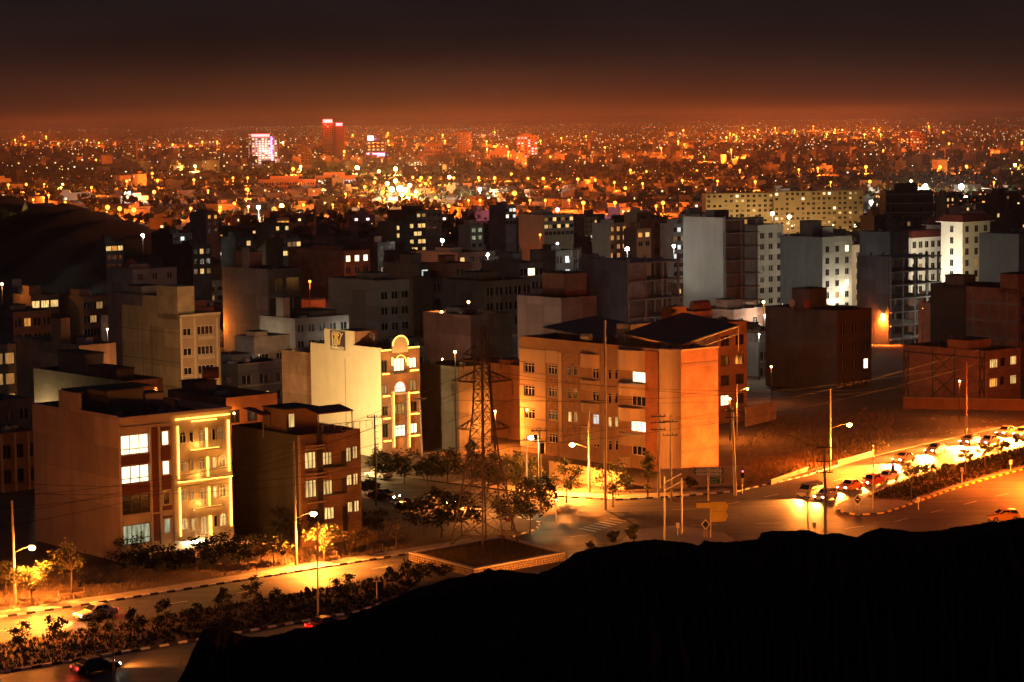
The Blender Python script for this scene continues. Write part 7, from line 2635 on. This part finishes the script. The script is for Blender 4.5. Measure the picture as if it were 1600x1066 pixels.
# park benches
def bench(label, px, by, rz):
    p = ground(px, by)
    r = thing('park_bench', label, 'bench', (p.x, p.y, .14), rz, 'park benches by the road')
    for k in range(4):
        mb = MB(); mb.box(-.9, -.24 + k * .13, .43, .9, -.14 + k * .13, .47); mb.build('seat_slat', M_wood, r)
    for k in range(3):
        mb = MB(); mb.box(-.9, .30 + k * .02, .56 + k * .14, .9, .33 + k * .02, .67 + k * .14); mb.build('back_slat', M_wood, r)
    for s in (-.75, .75):
        mb = MB(); mb.box(s - .04, -.24, 0, s + .04, -.18, .428); mb.box(s - .04, .26, 0, s + .04, .297, .95); mb.box(s - .038, -.18, .36, s + .038, .26, .426); mb.build('leg_frame', M_steel, r)
bench('wooden park bench beside the dim reddish tree, first of the pair', 104, 938, GRID)
bench('wooden park bench beside the dim reddish tree, second of the pair', 124, 936, GRID)
bench('wooden bench near the bare pale tree', 592, 866, GRID)
bench('wooden bench beside the small gate pillar under the middle lamp', 520, 878, GRID)
# old box on the hillside
d = ray(1532, 1000); q = CAM + d * (60 / d.y)
bx = thing('wooden_crate', 'dim brown wooden crate lying on the dark hillside', 'crate', (q.x, 60, q.z - .35), R_(4))
for k in range(4):
    mb = MB(); mb.box(-.36 + k * .18, -.25, 0, -.19 + k * .18, -.22, .52); mb.build('plank', M_wood, bx)
mb = MB(); mb.box(-.36, -.218, 0, .35, .2, .5); mb.build('box_body', M_wood, bx)

# ------------------------------------------------------------------ cars
M_rub = mat('tyre rubber', (.018, .018, .018), .9, .1, 4)
M_rim = mat('wheel rim', (.35, .35, .35), .4, .1, 4, metal=.6)
M_cgl = M_glass
M_hl = emit('headlamp light', (1, .86, .60), 90)
M_tl = emit('tail lamp light', (1, .02, .015), 14)
M_hoff = mat('lamp glass', (.5, .48, .45), .2, .05, 4)
def paint(name, c):
    return mat(name, c, .35, .05, 1.0, spec=.5)
CARP = {'white': paint('white car paint', (.66, .63, .58)), 'silver': paint('silver car paint', (.40, .40, .41)), 'orange': paint('orange taxi paint', (.62, .24, .03)), 'dark': paint('dark car paint', (.03, .03, .04)), 'beige': paint('beige car paint', (.5, .42, .3)), 'red': paint('red car paint', (.30, .03, .02))}
def loft(mb, st, mi=0):
    """body through cross sections: (x, z low, z high, half width, tuck of the top)"""
    rings = []
    for x, zl, zh, hw, tk in st:
        ch = min(.09, (zh - zl) * .3)
        ring = [(x, -hw + .04, zl), (x, -hw, zl + ch), (x, -hw + tk * .5, (zl + zh) / 2), (x, -hw + tk, zh - ch), (x, -hw + tk + .09, zh), (x, hw - tk - .09, zh), (x, hw - tk, zh - ch), (x, hw - tk * .5, (zl + zh) / 2), (x, hw, zl + ch), (x, hw - .04, zl)]
        rings.append(len(mb.v))
        mb.v += ring
    n = 10
    for a, b_ in zip(rings, rings[1:]):
        for k in range(n):
            k2 = (k + 1) % n
            mb.f.append((a + k, a + k2, b_ + k2, b_ + k)); mb.m.append(mi)
    mb.f.append(tuple(rings[0] + k for k in range(n))[::-1]); mb.m.append(mi)
    mb.f.append(tuple(rings[-1] + k for k in range(n))); mb.m.append(mi)
def car_proto(kind):
    """front towards +x, wheels on z = 0"""
    r = thing('parked_car', 'car', 'car', (0, 0, -400))
    if kind == 'hatch':
        low = [(-1.90, .35, .72, .74, .04), (-1.82, .25, .86, .80, .03), (-1.0, .22, .90, .82, .03), (.6, .22, .88, .82, .03), (1.2, .24, .80, .81, .04), (1.75, .26, .70, .77, .06), (1.90, .32, .60, .70, .05)]
        cab = [(-1.72, .86, .95, .74, .06), (-1.45, .88, 1.36, .74, .13), (-.2, .88, 1.42, .75, .13), (.25, .88, 1.38, .75, .13), (.95, .84, .90, .74, .06)]
        L2, wx = 1.9, (-1.2, 1.22)
    elif kind == 'van':
        low = [(-2.2, .38, .95, .82, .03), (-2.1, .28, 1.05, .88, .02), (0, .25, 1.05, .89, .02), (1.2, .25, 1.0, .89, .03), (1.9, .28, .86, .85, .06), (2.1, .36, .70, .76, .05)]
        cab = [(-2.05, 1.03, 1.6, .82, .08), (-1.9, 1.03, 1.78, .83, .12), (.5, 1.03, 1.80, .83, .12), (.9, 1.03, 1.72, .83, .12), (1.6, .95, 1.02, .80, .06)]
        L2, wx = 2.1, (-1.35, 1.3)
    else:
        low = [(-2.12, .36, .74, .76, .04), (-2.02, .26, .86, .82, .03), (-1.2, .22, .90, .84, .03), (.6, .22, .88, .84, .03), (1.3, .24, .80, .83, .04), (1.95, .26, .70, .79, .06), (2.12, .32, .60, .70, .05)]
        cab = [(-1.55, .86, .90, .76, .06), (-.95, .88, 1.36, .76, .14), (-.2, .88, 1.41, .77, .14), (.2, .88, 1.38, .77, .14), (.95, .84, .89, .76, .06)]
        L2, wx = 2.12, (-1.32, 1.32)
    mb = MB(); loft(mb, low); loft(mb, [(x, z0, z1, w2 - .0, t) for x, z0, z1, w2, t in cab]); body = mb.build('body', CARP['white'], r, smooth=False)
    # glass
    zb_, zt_ = cab[2][1] + .05, cab[2][2] - .10
    hw = cab[2][3]
    xb, xf = cab[1][0], cab[-2][0]
    for s in (-1, 1):
        mb = MB()
        for a, b_, c_, d_ in ((xb - .12, xb + .1, (xb + xf) / 2 - .06, (xb + xf) / 2 - .06), ((xb + xf) / 2 + .02, (xb + xf) / 2 + .02, xf - .02, xf + .42)):
            y0, y1 = s * (hw - .012), s * (hw - .125)
            mb.quad((a, y0 + s * .012, zb_), (d_, y0 + s * .012, zb_), (c_, y1 + s * .016, zt_), (b_, y1 + s * .016, zt_))
        mb.build('side_window', M_cgl, r)
    x0, z0, x1, z1 = cab[-2][0], cab[-2][2], cab[-1][0], cab[-1][2]
    def shield(name, x0, z0, x1, z1, off):
        mb = MB()
        q = [(x0 + (x1 - x0) * .12, -hw + .26, z0 + (z1 - z0) * .12), (x0 + (x1 - x0) * .12, hw - .26, z0 + (z1 - z0) * .12), (x0 + (x1 - x0) * .9, hw - .13, z0 + (z1 - z0) * .9), (x0 + (x1 - x0) * .9, -hw + .13, z0 + (z1 - z0) * .9)]
        mb.quad(*[(x + off, y, z + .02) for x, y, z in q])
        mb.build(name, M_cgl, r)
    shield('windscreen', x0, z0, x1, z1, .02)
    shield('rear_window', cab[1][0], cab[1][2], cab[0][0], cab[0][2], -.02)
    for x in wx:
        for s in (-1, 1):
            mb = MB(); mb.tube((x, s * .62, .30), (x, s * .845, .30), .30, .30, 14); wh = mb.build('wheel', M_rub, r)
            mb = MB(); mb.tube((x, s * .846, .30), (x, s * .855, .30), .18, .18, 10); mb.build('rim', M_rim, wh)
    for s in (-1, 1):
        mb = MB(); mb.box(L2 - .16, s * .44, .50, L2 - .01, s * .68, .64); mb.build('headlight', M_hl, r)
        mb = MB(); mb.box(-L2 - .005, s * .50, .60, -L2 + .1, s * .72, .76); mb.build('tail_light', M_tl, r)
        mb = MB(); mb.box(.62, s * (hw + .02), .92, .78, s * (hw + .18), 1.04); mb.build('wing_mirror', M_blk, r)
    mb = MB(); mb.box(L2 - .06, -.62, .26, L2 + .05, .62, .42); mb.build('bumper', M_blk, r)
    mb = MB(); mb.box(-L2 - .05, -.66, .26, -L2 + .06, .66, .44); mb.build('bumper', M_blk, r)
    mb = MB(); mb.box(L2 + .052, -.26, .30, L2 + .06, .26, .40); mb.build('number_plate', M_wsign, r)
    mb = MB(); mb.box(-1.6, -.6, .18, 1.6, .6, .24); mb.build('underbody', M_blk, r)
    return r
CP = {k: car_proto(k) for k in ('hatch', 'sedan', 'van')}
def car(label, kind, col, px, py, rz, lights=True, tail=True, beam=0, group='cars on the roads', pos=None):
    p = pos or ground(px, py)
    r = dup(CP[kind], (p.x, p.y, .024), rz, label, group)
    for c in r.children:
        n_ = c.name.split('.')[0]
        if n_ == 'body':
            c.material_slots[0].link = 'OBJECT'; c.material_slots[0].material = CARP[col]
        if (n_ == 'headlight' and not lights) or (n_ == 'tail_light' and not tail):
            c.material_slots[0].link = 'OBJECT'; c.material_slots[0].material = M_hoff
    if beam:
        spot((2.25, 0, .72), (1, 0, -.10), beam, (1, .25, .03), 100, 1.0, .3, r)
    if tail:
        point((-2.4, 0, .6), 45, (1, .03, .02), .3, r)
    return r
def heading(a, b_):
    d = gp([b_])[0] - gp([a])[0]
    return math.atan2(d.y, d.x)
hn = heading((1600, 685), (1300, 755))
car('white van with glaring headlights waiting at the crossing', 'van', 'beige', 1266, 776, hn, beam=42000)
car('silver hatchback with starry headlights beside the white van', 'hatch', 'silver', 1290, 781, hn + .06, beam=26000)
car('orange taxi with dark windows in the middle of the bright road', 'sedan', 'orange', 1328, 766, hn, beam=42000)
car('silver car with a black roof next to the traffic island', 'hatch', 'silver', 1386, 752, hn, beam=80000)
car('dark red car half hidden by the signal post', 'sedan', 'red', 1362, 758, hn, beam=50000)
lanes = [((1380, 722), (1600, 668)), ((1400, 736), (1600, 683))]
for i, (px, py, k, c) in enumerate(((1412, 722, 'sedan', 'beige'), (1462, 708, 'sedan', 'silver'), (1515, 694, 'hatch', 'beige'), (1545, 695, 'sedan', 'white'), (1572, 680, 'sedan', 'silver'), (1598, 682, 'hatch', 'white'), (1640, 664, 'sedan', 'white'))):
    car('%s %s with dazzling headlights on the bright road, %s' % (c, {'sedan': 'sedan', 'hatch': 'hatchback', 'van': 'van'}[k], ('before the second island tree', 'above the third island tree', 'over the fourth island tree', 'over the fifth island tree', 'below the bare red pole', 'at the frame edge', 'beyond the frame edge')[i]), k, c, px, py, hn, beam=330000)
car('orange hatchback turning on the lower road by the hill edge', 'hatch', 'orange', 1568, 814, math.pi + .12, lights=False, tail=False)
hs_ = heading((560, 742), (860, 788))
car('white sedan parked on the side street before the crowned house', 'sedan', 'white', 591, 748, hs_ + math.pi, lights=False, tail=False)
car('dark car with twin headlights coming down the side street', 'sedan', 'dark', 600, 781, hs_ + .2, beam=120000)
car('dark car on the side street behind the trees', 'hatch', 'dark', 690, 790, hs_, beam=50000)
ha = heading((640, 880), (0, 985))
car('white car with bright headlights leaving on the near road at the frame edge', 'sedan', 'white', 150, 966, ha, beam=40000)
hb_ = heading((0, 1075), (300, 1025))
car('dark car with red tail lamps on the lower carriageway', 'sedan', 'dark', 150, 1050, hb_, lights=True, beam=7000)
car('red car with lit tail lamps nearly hidden by the hill', 'sedan', 'red', 512, 985, hb_, beam=9000)
car('unseen car added for its headlamps by the foot of the hill below the island', 'sedan', 'white', 1250, 862, .25, beam=14000, pos=Vector((at(1265, 850, 258).x, 258, 0)))  # these last cars are unseen, added so their beams light the ground
car('unseen car added for its headlamps behind the hill edge under the crossing', 'hatch', 'white', 1300, 862, heading((1330, 830), (1600, 755)), beam=60000, pos=Vector((at(1330, 850, 254).x, 254, 0)))
car('unseen car added for its headlamps behind the hill edge by the yellow signs', 'hatch', 'beige', 1040, 862, math.atan2(ground(1112, 842).y - 250, ground(1112, 842).x - at(1020, 860, 250).x), beam=9000, pos=Vector((at(1020, 860, 250).x, 250, 0)))  # added car, its beam aimed at the yellow sign backs
car('unseen car added for its headlamps behind the hill edge by the stone wall', 'hatch', 'white', 900, 900, 2.0, beam=16000, pos=Vector((at(905, 900, 240).x, 240, 0)))
for k in CP.values():
    for c in list(k.children):
        for c2 in list(c.children):
            bpy.data.objects.remove(c2)
        bpy.data.objects.remove(c)
    bpy.data.objects.remove(k)
# low roadside walls of the bright road
yard_wall('roadside_wall', 'low stone wall glowing yellow along the far edge of the bright road', 1310, 729, 1365, 713, .7, P_redbr)
yard_wall('roadside_wall', 'low rubble wall in the weeds before the crossing', 1205, 758, 1262, 738, .6, P_redbr)
